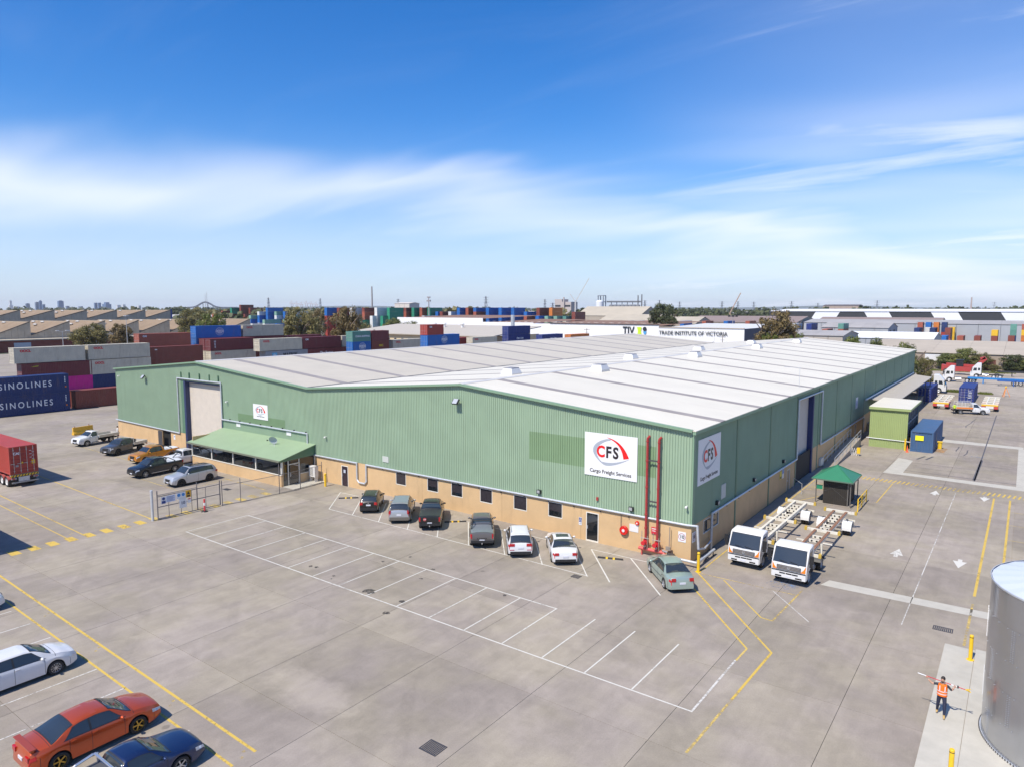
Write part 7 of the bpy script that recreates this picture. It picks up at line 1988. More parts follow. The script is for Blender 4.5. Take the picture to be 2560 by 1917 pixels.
sawtooth(-236, [42.5, 57.7, 71.7, 86.8, 101.5, 116.4, 131.2, 146.0, 161.1, 175.5], 6.2, 11.9, 42, 'nearer long sawtooth roofed concrete warehouse at the left')
o = sawtooth(-300, [61, 75.5, 89.9, 105.1, 120.5, 135.7, 151.1, 165.8], 12.2, 16.6, 45, 'farther taller sawtooth roofed concrete warehouse at the left')
b = MB(); b.box(-.2, .2, 104.4, 105.3, 8, 17.2); b.build('blue_end_strip', o, mat('strip_blue', (.03, .06, .22), .5))
o = empty('brick_lean_to', (-226, 60, 0)); b = MB(); b.box(-9, 0, -20, 95, 0, 4.6, BRICK); b.build('wall', o); b = MB(); b.box(-9.5, .4, -20.5, 95.5, 4.6, 5.0, SAWC); b.build('roof', o)
for k in range(3): b = MB(); b.box(0.0, .08, 2 + 26 * k, 8 + 26 * k, 0, 3.8, mat('pale_shutter', (.45, .47, .5), .6)); b.build('shutter', o)
tag(o, 'low red brick lean-to under the sawtooth gables', 'building')
# generic shed
def shed(name, x0, x1, y0, y1, ze, zr, wall_m, roof_m, label, axis='x', ribs=0, over=.4, doors=(), cat='shed', panels=8):
    """gable shed; ridge runs along axis"""
    o = empty(name, ((x0 + x1) / 2, (y0 + y1) / 2, 0)); hx, hy = (x1 - x0) / 2, (y1 - y0) / 2
    if axis == 'x':
        prof = lambda s_: [(-hy, 0), (hy, 0), (hy, ze), (0, zr), (-hy, ze)]
        for xx in (-hx, hx):
            b = MB(); b.prism(prof(0), xx - .1, xx + .1, wall_m, 'yz'); b.build('end_wall', o)
        for yy in (-hy, hy):
            for i in range(panels):
                b = MB(); u0, u1 = -hx + 2 * hx * i / panels + .12, -hx + 2 * hx * (i + 1) / panels - .02; b.box(u0, u1, yy - .1, yy + .1, 0, ze - .02, wall_m); b.build('wall_panel', o)
        for sg in (-1, 1):
            for i in range(panels):
                u0, u1 = -hx - over + (2 * hx + 2 * over) * i / panels + .02, -hx - over + (2 * hx + 2 * over) * (i + 1) / panels - .02
                b = MB(); b.add([(u0, sg * (hy + over), ze), (u1, sg * (hy + over), ze), (u1, 0, zr + .08), (u0, 0, zr + .08), (u0, sg * (hy + over), ze - .12), (u1, sg * (hy + over), ze - .12), (u1, 0, zr - .04), (u0, 0, zr - .04)], [(0, 1, 2, 3), (7, 6, 5, 4), (0, 4, 5, 1), (1, 5, 6, 2), (2, 6, 7, 3), (3, 7, 4, 0)], roof_m); b.build('roof_sheet', o)
    else:
        for yy in (-hy, hy):
            b = MB(); b.prism([(-hx, 0), (hx, 0), (hx, ze), (0, zr), (-hx, ze)], yy - .1, yy + .1, wall_m, 'xz'); b.build('end_wall', o)
        for xx in (-hx, hx):
            for i in range(panels):
                b = MB(); u0, u1 = -hy + 2 * hy * i / panels + .12, -hy + 2 * hy * (i + 1) / panels - .02; b.box(xx - .1, xx + .1, u0, u1, 0, ze - .02, wall_m); b.build('wall_panel', o)
        for sg in (-1, 1):
            for i in range(panels):
                u0, u1 = -hy - over + (2 * hy + 2 * over) * i / panels + .02, -hy - over + (2 * hy + 2 * over) * (i + 1) / panels - .02
                b = MB(); b.add([(sg * (hx + over), u0, ze), (sg * (hx + over), u1, ze), (0, u1, zr + .08), (0, u0, zr + .08), (sg * (hx + over), u0, ze - .12), (sg * (hx + over), u1, ze - .12), (0, u1, zr - .04), (0, u0, zr - .04)], [(0, 1, 2, 3), (7, 6, 5, 4), (0, 4, 5, 1), (1, 5, 6, 2), (2, 6, 7, 3), (3, 7, 4, 0)], roof_m); b.build('roof_sheet', o)
    for d in doors:
        b = MB(); b.box(*d[:6], d[6]); b.build(d[7] if len(d) > 7 else 'door', o)
    tag(o, label, cat)
    return o
WALLW = mat('white_render', (0.78, 0.77, 0.76), .7, var=.03, vscale=.1)
GRR = mat('grey_sheet_roof', (0.36, 0.34, 0.32), .6, var=.12, vscale=.12, rnd=.05)
TANR = mat('tan_sheet_roof', (0.43, 0.37, 0.29), .7, var=.08, vscale=.15, rnd=.04)
GWALL = mat('grey_wall', (0.36, 0.37, 0.39), .7, var=.04, vscale=.2)
DWALL = mat('dark_opening', (0.03, 0.03, 0.033), .8)
BRR = mat('brown_tile_roof', (0.22, 0.13, 0.09), .9, var=.15, vscale=.4)
WIND = mat('window_dark', (0.03, 0.033, 0.04), .1)
YB = mat('cream_office', (0.60, 0.48, 0.30), .8, var=.03)
# cream two storey office
o = empty('office_block', (-75.5, 150, 0)); hx = 35.5
for i in range(10):
    b = MB(); u0, u1 = -hx + 7.1 * i + .02, -hx + 7.1 * (i + 1) - .02; b.box(u0, u1, -14, -13.8, 0, 8.5, YB); b.build('wall_panel', o)
b = MB(); b.box(hx - .2, hx, -13.8, 14, 0, 8.5, YB); b.build('end_wall', o)
b = MB(); b.box(-hx, hx, -14.12, -14.0, 4.2, 4.9, BRR); b.build('band', o)
for i in range(10):
    for z, kx in ((6.2, 1.6), (6.2, 5.0), (2.4, 1.6), (2.4, 5.0)):
        u = -hx + 7.1 * i + kx; big = i > 5 and z > 5
        f = MB(); f.box(u - (.95 if big else .6), u + (.95 if big else .6), -14.06, -14.0, z - (1.6 if big else .5), z + .75, mat('beige_shade', (.62, .50, .28), .7) if (i < 2 and z > 5) else mat('window_frame_far', (.45, .40, .34), .6)); w = f.build('window', o)
        p = MB(); p.box(u - (.85 if big else .5), u + (.85 if big else .5), -14.09, -14.06, z - (1.5 if big else .4), z + .65, mat('beige_shade') if (i < 2 and z > 5) else WIND); p.build('pane', w)
b = MB(); b.add([(-hx - 1, -15, 8.5), (hx + 1, -15, 8.5), (hx + 1, 14, 11.2), (-hx - 1, 14, 11.2), (-hx - 1, -15, 8.2), (hx + 1, -15, 8.2), (hx + 1, 14, 10.9), (-hx - 1, 14, 10.9)], [(0, 1, 2, 3), (7, 6, 5, 4), (0, 4, 5, 1), (1, 5, 6, 2), (2, 6, 7, 3), (3, 7, 4, 0)], mat('beige_flat_roof', (.44, .40, .34), .8, var=.05)); b.build('roof', o)
for x in (-8, -3, 6): b = MB(); b.cyl((x, 6, 10), (x, 6, 11.6), .5, .5, 8, WHITE); b.ball((x, 6, 11.7), .8, 8, 5, WHITE, (1, 1, .6)); b.build('roof_ventilator', o)
tag(o, 'cream two storey office block with flat beige roof beyond the containers', 'office building')
# long white wall with lettering
o = empty('lettered_hall', (-40, 270, 0))
def hall(x0, x1, zt, roofm):
    n = max(1, int((x1 - x0) / 12))
    for i in range(n):
        u0, u1 = x0 + (x1 - x0) * i / n + 40 + .02, x0 + (x1 - x0) * (i + 1) / n + 40 - .02
        b = MB(); b.box(u0, u1, -30, -29.7, 0, zt, WALLW); b.build('wall_panel', o)
    b = MB(); b.add([(x0 + 40, -29.6, zt - .3), (x1 + 40, -29.6, zt - .3), (x1 + 40, 25, zt + .9), (x0 + 40, 25, zt + .9)], [(0, 1, 2, 3)], roofm); b.build('roof', o)
hall(-190, -127, 12.6, BRR); hall(-127, -95, 10.6, BRR); hall(-95, -28, 10.2, BRR); hall(-28, 9.5, 9.3, mat('pale_hall_roof', (.6, .6, .6), .6))
for i in range(60):
    u = -150 + 2.9 * i * .93
    b = MB(); b.box(u, u + 1.3, -28.5 + (i % 3) * 1.5, -27.6 + (i % 3) * 1.5, 10.9, 11.0 + .0, mat('roof_lights', (.62, .52, .45), .6)); b.build('roof_light', o)
b = MB(); b.box(-28 + 40, 49.5, -30.3, -29.6, 9.3, 9.6, mat('cream_capping', (.55, .47, .38), .6)); b.build('capping', o); b = MB(); b.box(-85 + 40, -28.1 + 40, -30.25, -29.6, 10.2, 10.55, mat('dark_capping', (.06, .055, .06), .6)); b.build('capping', o)
b = MB(); b.box(49.4, 49.6, -29.9, 25, 0, 9.3, mat('navy_end_wall', (.025, .035, .075), .6)); b.build('end_wall', o)
lettering('TIV', o, (-2.6, -30.32, 7.6), FRONT, 4.6, LB, bold=.12, sx=.85); 
b = MB(); b.prism([(1.6, 9.3), (3.9, 9.3), (3.5, 7.6), (3.9, 6.0), (1.9, 6.0), (2.1, 7.6)], -30.33, -30.31, mat('lime_logo', (.55, .75, .03), .5)); b.build('emblem', o)
b = MB(); b.lathe([(0, -30.33), (.95, -30.33)], 16, LB, 'y', (5.4, 0, 8.5)); b.prism([(4.5, 7.4), (6.4, 7.4), (5.45, 5.6)], -30.33, -30.31, mat('sky_logo', (.08, .35, .65), .5)); b.build('emblem', o)
lettering('TRADE INSTITUTE OF VICTORIA', o, (27.5, -30.35, 7.0), FRONT, 2.25, LB, bold=.03, sx=.93)
for k in range(6): b = MB(); b.bar((13 + 5.5 * k, -30.3, 2.2), (15.5 + 5.5 * k, -31.8, 3.9), .08, .08, STEELD); b.build('awning_arm', o)
tag(o, 'long white walled hall with black lettering beyond the warehouse roof', 'hall')
# sheds on the right
shed('tan_shed', 62, 150, 196, 262, 4.6, 7.0, mat('tan_brick_wall', (.32, .26, .20), .8, var=.05), TANR, 'broad low shed with tan roof behind the bushes on the right', 'x', doors=((-17.0, -10.5, -33.15, -33.05, 0, 3.0, mat('brick_dark', (.17, .07, .05), .8)), (-6.0, 2.0, -33.15, -33.05, 0, 3.2, DWALL)), panels=10)
o = empty('dock_number_sign', (98.8, 195.6, 3.6)); b = MB(); b.box(-.9, .9, 0, .1, -.8, .8, WHITE); b.build('board', o); lettering('2', o, (0, -.01, 0), FRONT, 1.3, LB, bold=.03); tag(o, 'white square sign reading 2 over the dark door on the right', 'sign')
b = MB(); b.box(-2.6, 2.6, 0, .1, -1.0, 1.0, WHITE); o = b.build('hoarding', None, loc=(80.6, 195.5, 3.1)); tag(o, 'plain white hoarding beside the far corner of the warehouse', 'sign')
shed('grey_shed', 26, 53, 206, 232, 8.6, 9.9, mat('beige_metal_wall', (.42, .37, .32), .7), GRR, 'grey roofed beige shed just beyond the warehouse roof', 'x', panels=6)
shed('white_roof_shed', 40, 74, 258, 290, 6.2, 8.2, GWALL, mat('bright_white_roof', (.75, .75, .75), .5), 'low shed with bright white roof behind the yellow green trees', 'x', panels=6)
o = shed('grey_depot', -6, 130, 398, 440, 9.4, 11.0, GWALL, GRR, 'very long grey depot shed behind the right hand containers', 'x', panels=14, doors=((-50, -36, -21.2, -21.1, 0, 7.5, DWALL), (-28, -20, -21.2, -21.1, 0, 7.5, DWALL), (44, 54, -21.2, -21.1, 0, 8.5, DWALL)))
shed('open_depot', 18, 48, 335, 365, 8.2, 10.4, GWALL, GRR, 'grey open fronted depot with timber gable behind the green trees', 'x', panels=5, doors=((-14, -4, -15.2, -15.1, 0, 6.6, DWALL), (-1, 13, -15.2, -15.1, 0, 6.6, mat('dark_green_wall', (.03, .06, .05), .7)), (15.05, 15.12, -10, -6, 0, 7, DWALL), (15.05, 15.12, 2, 6, 0, 7, DWALL)))
# black and white striped hall
o = empty('striped_hall', (30, 540, 0)); BW_B = mat('charcoal_cladding', (.035, .037, .042), .6); BW_W = mat('white_cladding', (.74, .75, .77), .6)
xs_ = [-92, -62, -45, -20, -4, 22, 38, 62, 78, 110]; sl = [12, 12, 12, -12, -12, -12, -12, -12, -12, -12]
for i, (a, c) in enumerate(zip(xs_, xs_[1:])):
    s0, s1 = (9 if i <= 2 else -9), (9 if i + 1 <= 2 else -9)
    if i == 0: s0 = 0
    b = MB(); b.add([(a - s0 * .5, -20, 0), (c - s1 * .5, -20, 0), (c + s1 * .5, -20, 15.4), (a + s0 * .5, -20, 15.4), (a - s0 * .5, -19.7, 0), (c - s1 * .5, -19.7, 0), (c + s1 * .5, -19.7, 15.4), (a + s0 * .5, -19.7, 15.4)], [(0, 1, 2, 3), (7, 6, 5, 4), (0, 4, 5, 1), (1, 5, 6, 2), (2, 6, 7, 3), (3, 7, 4, 0)], BW_B if i % 2 == 0 else BW_W); b.build('wall_panel', o)
b = MB(); b.add([(-92, -20.5, 15.4), (150, -20.5, 15.4), (150, 30, 17.2), (-92, 30, 17.2)], [(0, 1, 2, 3)], BW_W); b.build('roof', o)
b = MB(); b.add([(110, -20, 0), (150, -20, 0), (150, -20, 12), (110, -20, 15.4)], [(0, 1, 2, 3)], BW_W); b.build('wall_panel', o)
tag(o, 'large hall with slanting black and white wall panels', 'hall')
o = shed('tan_block', -112, -70, 925, 955, 21, 22.5, mat('tan_block_wall', (.38, .30, .25), .8), mat('dark_roof', (.12, .1, .1), .7), 'tall tan block with dark roof on the skyline right of centre', 'x', cat='building', panels=6)
# grain terminal and silos
GRS = mat('grain_roof', (0.42, 0.37, 0.29), .8, var=.08, vscale=.1)
shed('grain_shed', -170, -118, 405, 440, 12.4, 19.0, mat('grain_wall', (.4, .34, .27), .8), GRS, 'high roofed tan grain shed in front of the silos', 'x', panels=5)
shed('grain_shed', -132, -84, 372, 400, 9.2, 13.6, mat('grain_wall'), GRS, 'lower tan grain shed to the right of the high one', 'x', panels=5)
shed('grain_shed', -96, -60, 362, 392, 8.4, 12.4, mat('grain_wall'), GRS, 'low tan grain shed behind the far blue row', 'x', panels=4)
shed('tan_hall', -80, -10, 395, 450, 9.0, 12.6, mat('grain_wall'), mat('purple_brown_roof', (.25, .19, .17), .8), 'wide brown roofed hall behind the far blue row', 'x', panels=6)
shed('tan_hall', -10, 60, 450, 480, 9.5, 11.8, mat('grain_wall'), mat('purple_brown_roof'), 'long brown roof below the striped hall', 'x', panels=6)
b = MB(); b.lathe([(3.6, 0), (3.6, 24.5), (2.4, 25.6), (0, 26)], 24, mat('tank_white', (.72, .73, .75), .5)); tag(b.build('storage_tank', None, None, 40, loc=(-247, 578, 0)), 'round white storage tank on the skyline', 'tank')
o = empty('grain_elevator', (-240, 605, 0)); SIL = mat('silo_grey', (.17, .18, .20), .7)
for k in range(8): b = MB(); b.lathe([(2.6, 0), (2.6, 20.5), (1.5, 21.6)], 14, SIL, 'z', (-6 + 3.2 * k, -3.6 + 2.2 * k, 0)); b.build('silo', o, None, 40)
b = MB(); b.bar((-10, -6.4, 24.5), (19, 13.5, 24.5), 1.6, 1.6, SIL); b.build('conveyor_gallery', o)
for k in range(6): b = MB(); b.bar((-6 + 4.5 * k, -3.6 + 3.1 * k, 20), (-6 + 4.5 * k, -3.6 + 3.1 * k, 24), .6, .6, SIL); b.build('gallery_post', o)
b = MB()
for x in (-17, -11):
    for y in (-12, -7): b.box(x - .4, x + .4, y - .4, y + .4, 0, 31)
for z in (10, 17, 24, 30.5): b.box(-17, -11, -12.3, -11.7, z, z + .6); b.box(-17, -11, -7.3, -6.7, z, z + .6); b.box(-17.3, -16.7, -12, -7, z, z + .6); b.box(-11.3, -10.7, -12, -7, z, z + .6)
b.build('elevator_tower', o, mat('tower_steel', (.22, .24, .27), .6))
for x, y, h in ((17, 11, 31), (20, 13.5, 32)): b = MB(); b.cyl((x, y, 0), (x, y, h), .7, .6, 8); b.build('stack', o, mat('stack_dark', (.12, .12, .13), .6))
tag(o, 'dark row of grain silos with steel tower and conveyor on the skyline', 'silos')
o = empty('silo_works', (-385, 735, 0)); PINK = mat('works_pink', (.46, .40, .37), .8)
b = MB(); b.box(-12, 13, -8, 8, 0, 26, PINK); b.build('wall', o); b = MB(); b.box(-12, -1, -8, 8, 26, 29.5, PINK); b.build('upper_wall', o)
for x in (-7, 8): b = MB(); b.box(x - 4, x + 4, -8.4, -8, 20, 22, WIND); b.build('window_band', o)
b = MB(); b.cyl((3, -9.6, 0), (3, -9.6, 32), 1.2, 1.0, 10); b.build('chimney', o, PINK)
tag(o, 'pinkish concrete works building on the skyline', 'building')
CRN = mat('crane_pale', (.55, .53, .5), .6)
b = MB(); b.bar((0, 0, 20), (14, 10, 50), .9, .9); b.bar((0, 0, 20), (-6, -4, 30), .8, .8); b.cyl((0, 0, 0), (0, 0, 22), 1.2, 1.0, 8); tag(b.build('crane', None, CRN, loc=(-366, 728, 6)), 'pale luffing crane jib above the pink works', 'crane')
b = MB(); b.bar((0, 0, 8), (14, 13, 44), 1.3, 1.3); b.box(-4, 4, -2, 2, 0, 8); tag(b.build('crane', None, mat('crane_tan', (.42, .28, .2), .6), loc=(-312, 1150, 0)), 'tan crane boom leaning right on the skyline', 'crane')
b = MB(); b.cyl((0, 0, 0), (0, 0, 41.5), 1.9, 1.2, 12); tag(b.build('chimney', None, mat('chimney_pink', (.42, .33, .3), .7), loc=(3.5, 1756, 0)), 'tall thin chimney on the right skyline', 'chimney')
b = MB(); b.cyl((0, 0, 0), (0, 0, 33.8), .75, .5, 10); tag(b.build('tall_mast', None, mat('mast_grey', (.3, .27, .27), .6), loc=(-293, 315, 0)), 'tall grey mast rising above the far stacks left of centre', 'mast')
o = shed('white_tower_block', -300, -284, 345, 356, 21.5, 22.2, mat('pale_block', (.58, .52, .47), .8), mat('pale_block'), 'pale block beside the tall grey mast', 'x', cat='building', panels=3)
# pylons along the skyline
def pylon(x, y, h, label):
    b = MB(); w = h * .09
    for sx in (1, -1):
        for sy in (1, -1): b.bar((sx * w, sy * w, 0), (sx * w * .15, sy * w * .15, h), h * .012, h * .012)
    for k in range(5):
        t = k / 5; r_ = w * (1 - .85 * t); r2 = w * (1 - .85 * (t + .2)); z0, z1 = h * t, h * (t + .2)
        for s_ in (1, -1): b.bar((-r_, s_ * r_, z0), (r2, s_ * r2, z1), h * .008, h * .008); b.bar((s_ * r_, -r_, z0), (s_ * r2, r2, z1), h * .008, h * .008)
    for z in (.72, .84, .95): b.bar((-h * .16, 0, h * z), (h * .16, 0, h * z), h * .012, h * .012)
    tag(b.build('power_pylon', None, mat('pylon_grey', (.16, .17, .2), .6), loc=(x, y, 0)), label, 'pylon', 'power pylons on the skyline')
PY = [(-1480, 1042, 45), (-1536, 1251, 46), (-991, 1026, 38), (-714, 981, 40), (-848, 1381, 40), (-393, 716, 25), (-563, 1341, 35), (-623, 1547, 38), (-543, 1481, 33), (-429, 1439, 33), (-435, 1560, 34), (-374, 1480, 32), (-281, 1423, 32), (-287, 1669, 30), (-160, 1638, 35), (32, 2153, 34), (11, 1887, 23)]
for i, (x, y, h) in enumerate(PY): pylon(x, y, max(h, 14), '%s thin lattice pylon on the skyline counting from the left' % ('first second third fourth fifth sixth seventh eighth ninth tenth eleventh twelfth thirteenth fourteenth fifteenth sixteenth seventeenth'.split()[i]))

# ------------------------------------------------------------------ city skyline
CITY = mat('city_glass', (.13, .17, .25), .5, var=.1, vscale=.02); CITYW = mat('city_white', (.55, .55, .55), .7); CITYB = mat('city_blue', (.10, .16, .28), .5)
def tower(x, y, w, d, h, m, label, cap=None):
    h *= .82; w *= .8; o = empty('city_tower', (x, y, 0)); b = MB(); b.box(-w / 2, w / 2, -d / 2, d / 2, 0, h, m); b.build('shaft', o)
    if cap: b = MB(); b.box(-w * .3, w * .3, -d * .3, d * .3, h, h + cap, m); b.build('crown', o)
    tag(o, label, 'tower', 'towers on the left skyline')
tower(-3816, 1449, 22, 22, 66, CITYB, 'broad blue tower standing alone on the left skyline', 3)
tower(-3897, 1389, 12, 12, 65, CITYB, 'slim blue tower in the cluster on the left skyline', 4); tower(-3911, 1378, 16, 14, 58, CITY, 'grey blue tower just left of the slim one', 2)
tower(-3948, 1350, 16, 16, 50, CITY, 'second tower of the left cluster', 2); tower(-3886, 1398, 14, 12, 46, CITYB, 'low blue block just right of the slim tower')
tower(-4018, 1300, 18, 16, 42, CITYW, 'white stepped building at the far left of the skyline', 22); tower(-3990, 1316, 40, 20, 33, CITYW, 'low wide white hall on the far left skyline')
tower(-3673, 1553, 13, 12, 56, CITYB, 'left of the two dark flat towers with a gap'); tower(-3655, 1563, 13, 12, 56, CITYB, 'right of the two dark flat towers with a gap')
tower(-3628, 1586, 50, 26, 48, CITYB, 'long dark blue block right of the twin towers', 9); tower(-3580, 1620, 18, 16, 42, CITYW, 'pale block right of the long dark block'); tower(-3565, 1640, 12, 12, 45, CITYW, 'slim pale block farther right'); tower(-3515, 1690, 22, 12, 39, CITYW, 'pale low block towards the bridge'); tower(-3790, 1470, 18, 12, 36, CITY, 'small blue block right of the broad tower'); tower(-3740, 1510, 30, 12, 34, CITY, 'low grey block between the broad tower and the twin towers')
o = empty('cable_bridge', (-3515, 2046, 0)); n_ = 26; BR = mat('bridge_dark', (.05, .06, .09), .7)
pts = []
for i in range(n_ + 1):
    t = -1 + 2 * i / n_
    pts.append((t * 175 * .82, t * 175 * .58, 22 + 30 * math.exp(-(t * 4.2) ** 2) ))
for p, q in zip(pts, pts[1:]): b = MB(); b.bar(p, q, 9, 7, BR); b.build('deck_span', o)
for i in range(2, n_ - 1, 2): b = MB(); b.cyl((pts[i][0], pts[i][1], 0), (pts[i][0], pts[i][1], pts[i][2]), 2.0, 2.0, 6); b.build('pier', o, BR)
for dx, h in ((0, 98), (9, 104)): b = MB(); b.cyl((dx * .8, dx * .58, 0), (dx * .8, dx * .58, h), 1.4, .9, 6); b.build('pylon_mast', o, mat('mast_grey'))
tag(o, 'distant high bridge with two masts on the left skyline', 'bridge')
o = None
for i in range(6):
    b = MB(); h = 56 - (i % 3) * 3
    for sx in (-7, 7): b.box(sx - 1, sx + 1, -1, 1, 0, h - 12)
    b.bar((-22, 0, h - 12), (20, 0, h - 12), 1.6, 1.6); b.bar((0, 0, h - 12), (0, 0, h), 1.4, 1.4); b.bar((0, 0, h), (-20, 0, h - 11), .8, .8)
    tag(b.build('port_crane', None, mat('port_crane_pale', (.5, .42, .42), .6), loc=(-2880 + 20 * i, 2140 + 14 * i, 0)), 'pale quay crane in the distant cluster behind the big trees', 'crane', 'quay cranes on the skyline')
# low hills
b = MB(); H_ = random.Random(5); n_ = 60
for i in range(n_):
    def hp(i):
        a = R(150 - 130 * i / n_ * 1.0); return a, 46 + 30 * math.sin(i * .35) + 14 * math.sin(i * 1.1 + 2)
    (a0, h0), (a1, h1) = hp(i), hp(i + 1); d = 9300
    k = max(0, 1 - max(0, (i - 22) / 20)) * .55 + .12
    p0 = (100 + d * math.cos(a0), -40 + d * math.sin(a0)); p1 = (100 + d * math.cos(a1), -40 + d * math.sin(a1)); q0 = (100 + 1.2 * d * math.cos(a0), -40 + 1.2 * d * math.sin(a0)); q1 = (100 + 1.2 * d * math.cos(a1), -40 + 1.2 * d * math.sin(a1))
    b.quad((*p0, 0), (*p1, 0), (*q1, h1 * k), (*q0, h0 * k))
tag(b.build('far_hills', None, mat('hill_green', (.05, .075, .06), .9)), kind='structure')

# ------------------------------------------------------------------ trees
def leaf_mat(name, c1, c2):
    m = bpy.data.materials.new(name); m.use_nodes = True; t = m.node_tree; b = t.nodes['Principled BSDF']; b.inputs['Roughness'].default_value = .6
    g = t.nodes.new('ShaderNodeNewGeometry'); n = t.nodes.new('ShaderNodeTexNoise'); n.inputs['Scale'].default_value = .55; n.inputs['Detail'].default_value = 4
    t.links.new(g.outputs['Position'], n.inputs['Vector'])
    r = t.nodes.new('ShaderNodeMapRange'); r.inputs['From Min'].default_value = .36; r.inputs['From Max'].default_value = .64; t.links.new(n.outputs[0], r.inputs[0])
    mx = t.nodes.new('ShaderNodeMix'); mx.data_type = 'RGBA'; mx.inputs[6].default_value = (*c1, 1); mx.inputs[7].default_value = (*c2, 1)
    t.links.new(r.outputs[0], mx.inputs[0]); t.links.new(mx.outputs[2], b.inputs['Base Color'])
    tr = t.nodes.new('ShaderNodeBsdfTranslucent'); ms = t.nodes.new('ShaderNodeMixShader'); ms.inputs[0].default_value = .3
    t.links.new(mx.outputs[2], tr.inputs[0]); t.links.new(b.outputs[0], ms.inputs[1]); t.links.new(tr.outputs[0], ms.inputs[2]); t.links.new(ms.outputs[0], t.nodes['Material Output'].inputs[0])
    return m
LEAF = {'olive': leaf_mat('olive_leaves', (.10, .095, .03), (.26, .22, .075)), 'brown': leaf_mat('bronze_leaves', (.12, .09, .035), (.25, .18, .07)), 'green': leaf_mat('green_leaves', (.09, .11, .03), (.25, .26, .07)), 'lime': leaf_mat('lime_leaves', (.07, .10, .015), (.20, .22, .04)), 'dark': leaf_mat('dark_leaves', (.04, .055, .02), (.11, .125, .04))}
BARK = mat('bark', (.16, .12, .09), .9, var=.2, vscale=2)
def crown_mesh(seed, nclump, nleaf, size, mname, flat=1.0, ls=.5):
    rd = random.Random(seed); v = []; f = []
    for c in range(nclump):
        while True:
            p = Vector((rd.uniform(-1, 1), rd.uniform(-1, 1), rd.uniform(-1, 1)))
            if .25 < p.length < 1: break
        p = Vector((p.x, p.y, p.z * flat)); cr = rd.uniform(.16, .34)
        for _ in range(nleaf):
            d = Vector((rd.gauss(0, 1), rd.gauss(0, 1), rd.gauss(0, 1)))
            d = d.normalized() * (rd.random() ** .35) * cr
            q = p + Vector((d.x, d.y, d.z * .75))
            n = (d.normalized() + Vector((rd.uniform(-.6, .6), rd.uniform(-.6, .6), rd.uniform(-.2, .8)))).normalized()
            a = n.orthogonal().normalized(); bb = n.cross(a); r_ = rd.uniform(.6, 1.3) * size; an = rd.uniform(0, 6.28)
            a2 = a * math.cos(an) + bb * math.sin(an); b2 = n.cross(a2)
            o = len(v)
            v += [tuple(q - a2 * r_ * .5), tuple(q + b2 * r_ * ls), tuple(q + a2 * r_ * .7), tuple(q - b2 * r_ * ls)]
            f.append((o, o + 1, o + 2, o + 3))
    me = bpy.data.meshes.new('crown'); me.from_pydata(v, [], f); me.materials.append(LEAF[mname]); me.update(); return me
CRN_ = {k: [crown_mesh(10 * i + j, 44, 110, .07, k) for j in range(2)] for i, k in enumerate(LEAF)}
TRK = []
for s_ in range(3):
    rd = random.Random(40 + s_); b = MB(); b.cyl((0, 0, 0), (.02, .01, .45), .05, .035, 8)
    for k in range(6):
        a = 2 * math.pi * k / 6 + rd.uniform(-.4, .4); b.cyl((.02, .01, .38 + .04 * (k % 3)), (.26 * math.cos(a), .26 * math.sin(a), .62 + rd.uniform(0, .15)), .028, .014, 6); b.cyl((.26 * math.cos(a), .26 * math.sin(a), .64), (.4 * math.cos(a + .4), .4 * math.sin(a + .4), .84), .014, .005, 5)
    b.mats = [BARK]; TRK.append(b.mesh('trunk'))
NT = [0]
def tree(x, y, h, w, kind, label, base=0.0, low=.2, group=None, cat='tree', name='tree', dense=1):
    o = empty(name, (x, y, base), NT[0] * 1.3); NT[0] += 1
    t = link('trunk', TRK[NT[0] % 3], o); t.scale = (h * .9, h * .9, h)
    ch = h * (1 - low) / 2
    for q in range(dense):
        c = link('crown', CRN_[kind][(NT[0] + q) % 2], o, (0, 0, h - ch)); c.scale = (w / 2, w / 2, ch); c.rotation_euler = (0, 0, q * 1.7 + NT[0])
    tag(o, label, cat, group)
    return o
tree(-147, 58, 11.2, 11, 'olive', 'olive tree in front of the sawtooth gables', 1.5, dense=2)
tree(-152, 70, 10.8, 8, 'brown', 'bronze tree beside the light pole before the sawtooth roof', 1.5, dense=2)
tree(-134, 93, 14.5, 9.5, 'lime', 'round bright yellow green tree right of the sawtooth roof', 1.5, .25, dense=2); tree(-216, 133, 17.6, 15, 'olive', 'dark olive tree behind the round bright one', dense=2)
tree(-92, 100, 16.2, 12.5, 'olive', 'large olive tree left of the pair behind the containers', 1.5, .15, dense=2); tree(-98, 110, 16, 10, 'brown', 'bronze crown behind the left large tree', 1.5, dense=1)
tree(-68, 99, 16.6, 9.5, 'brown', 'large dark bronze tree right of the pair behind the containers', 1.5, .12, dense=2)
tree(-62, 104, 9.5, 8, 'dark', 'low dark tree at the foot of the right large tree', 1.5, .1)
tree(-118, 167, 13.5, 9, 'green', 'green tree behind the cream office roof', 0, .2, dense=2); tree(-112, 172, 12.5, 8, 'green', 'second green tree behind the cream office roof', 0, .2); tree(-128, 160, 12, 7, 'olive', 'small olive tree left of the green pair behind the office roof')
tree(-37, 265, 19.8, 14, 'dark', 'single dark tree rising above the lettered white wall', 0, .25, dense=2)
tree(47, 152, 17.0, 11, 'brown', 'tall bronze green tree beyond the right half of the warehouse roof', 0, .2, dense=2); tree(45.5, 149, 11.5, 6, 'lime', 'lime green bush at the foot of the tall bronze tree', 0, .1)
tree(53.5, 146, 11.4, 5.5, 'lime', 'small bright green tree right of the tall bronze tree', 0, .1)
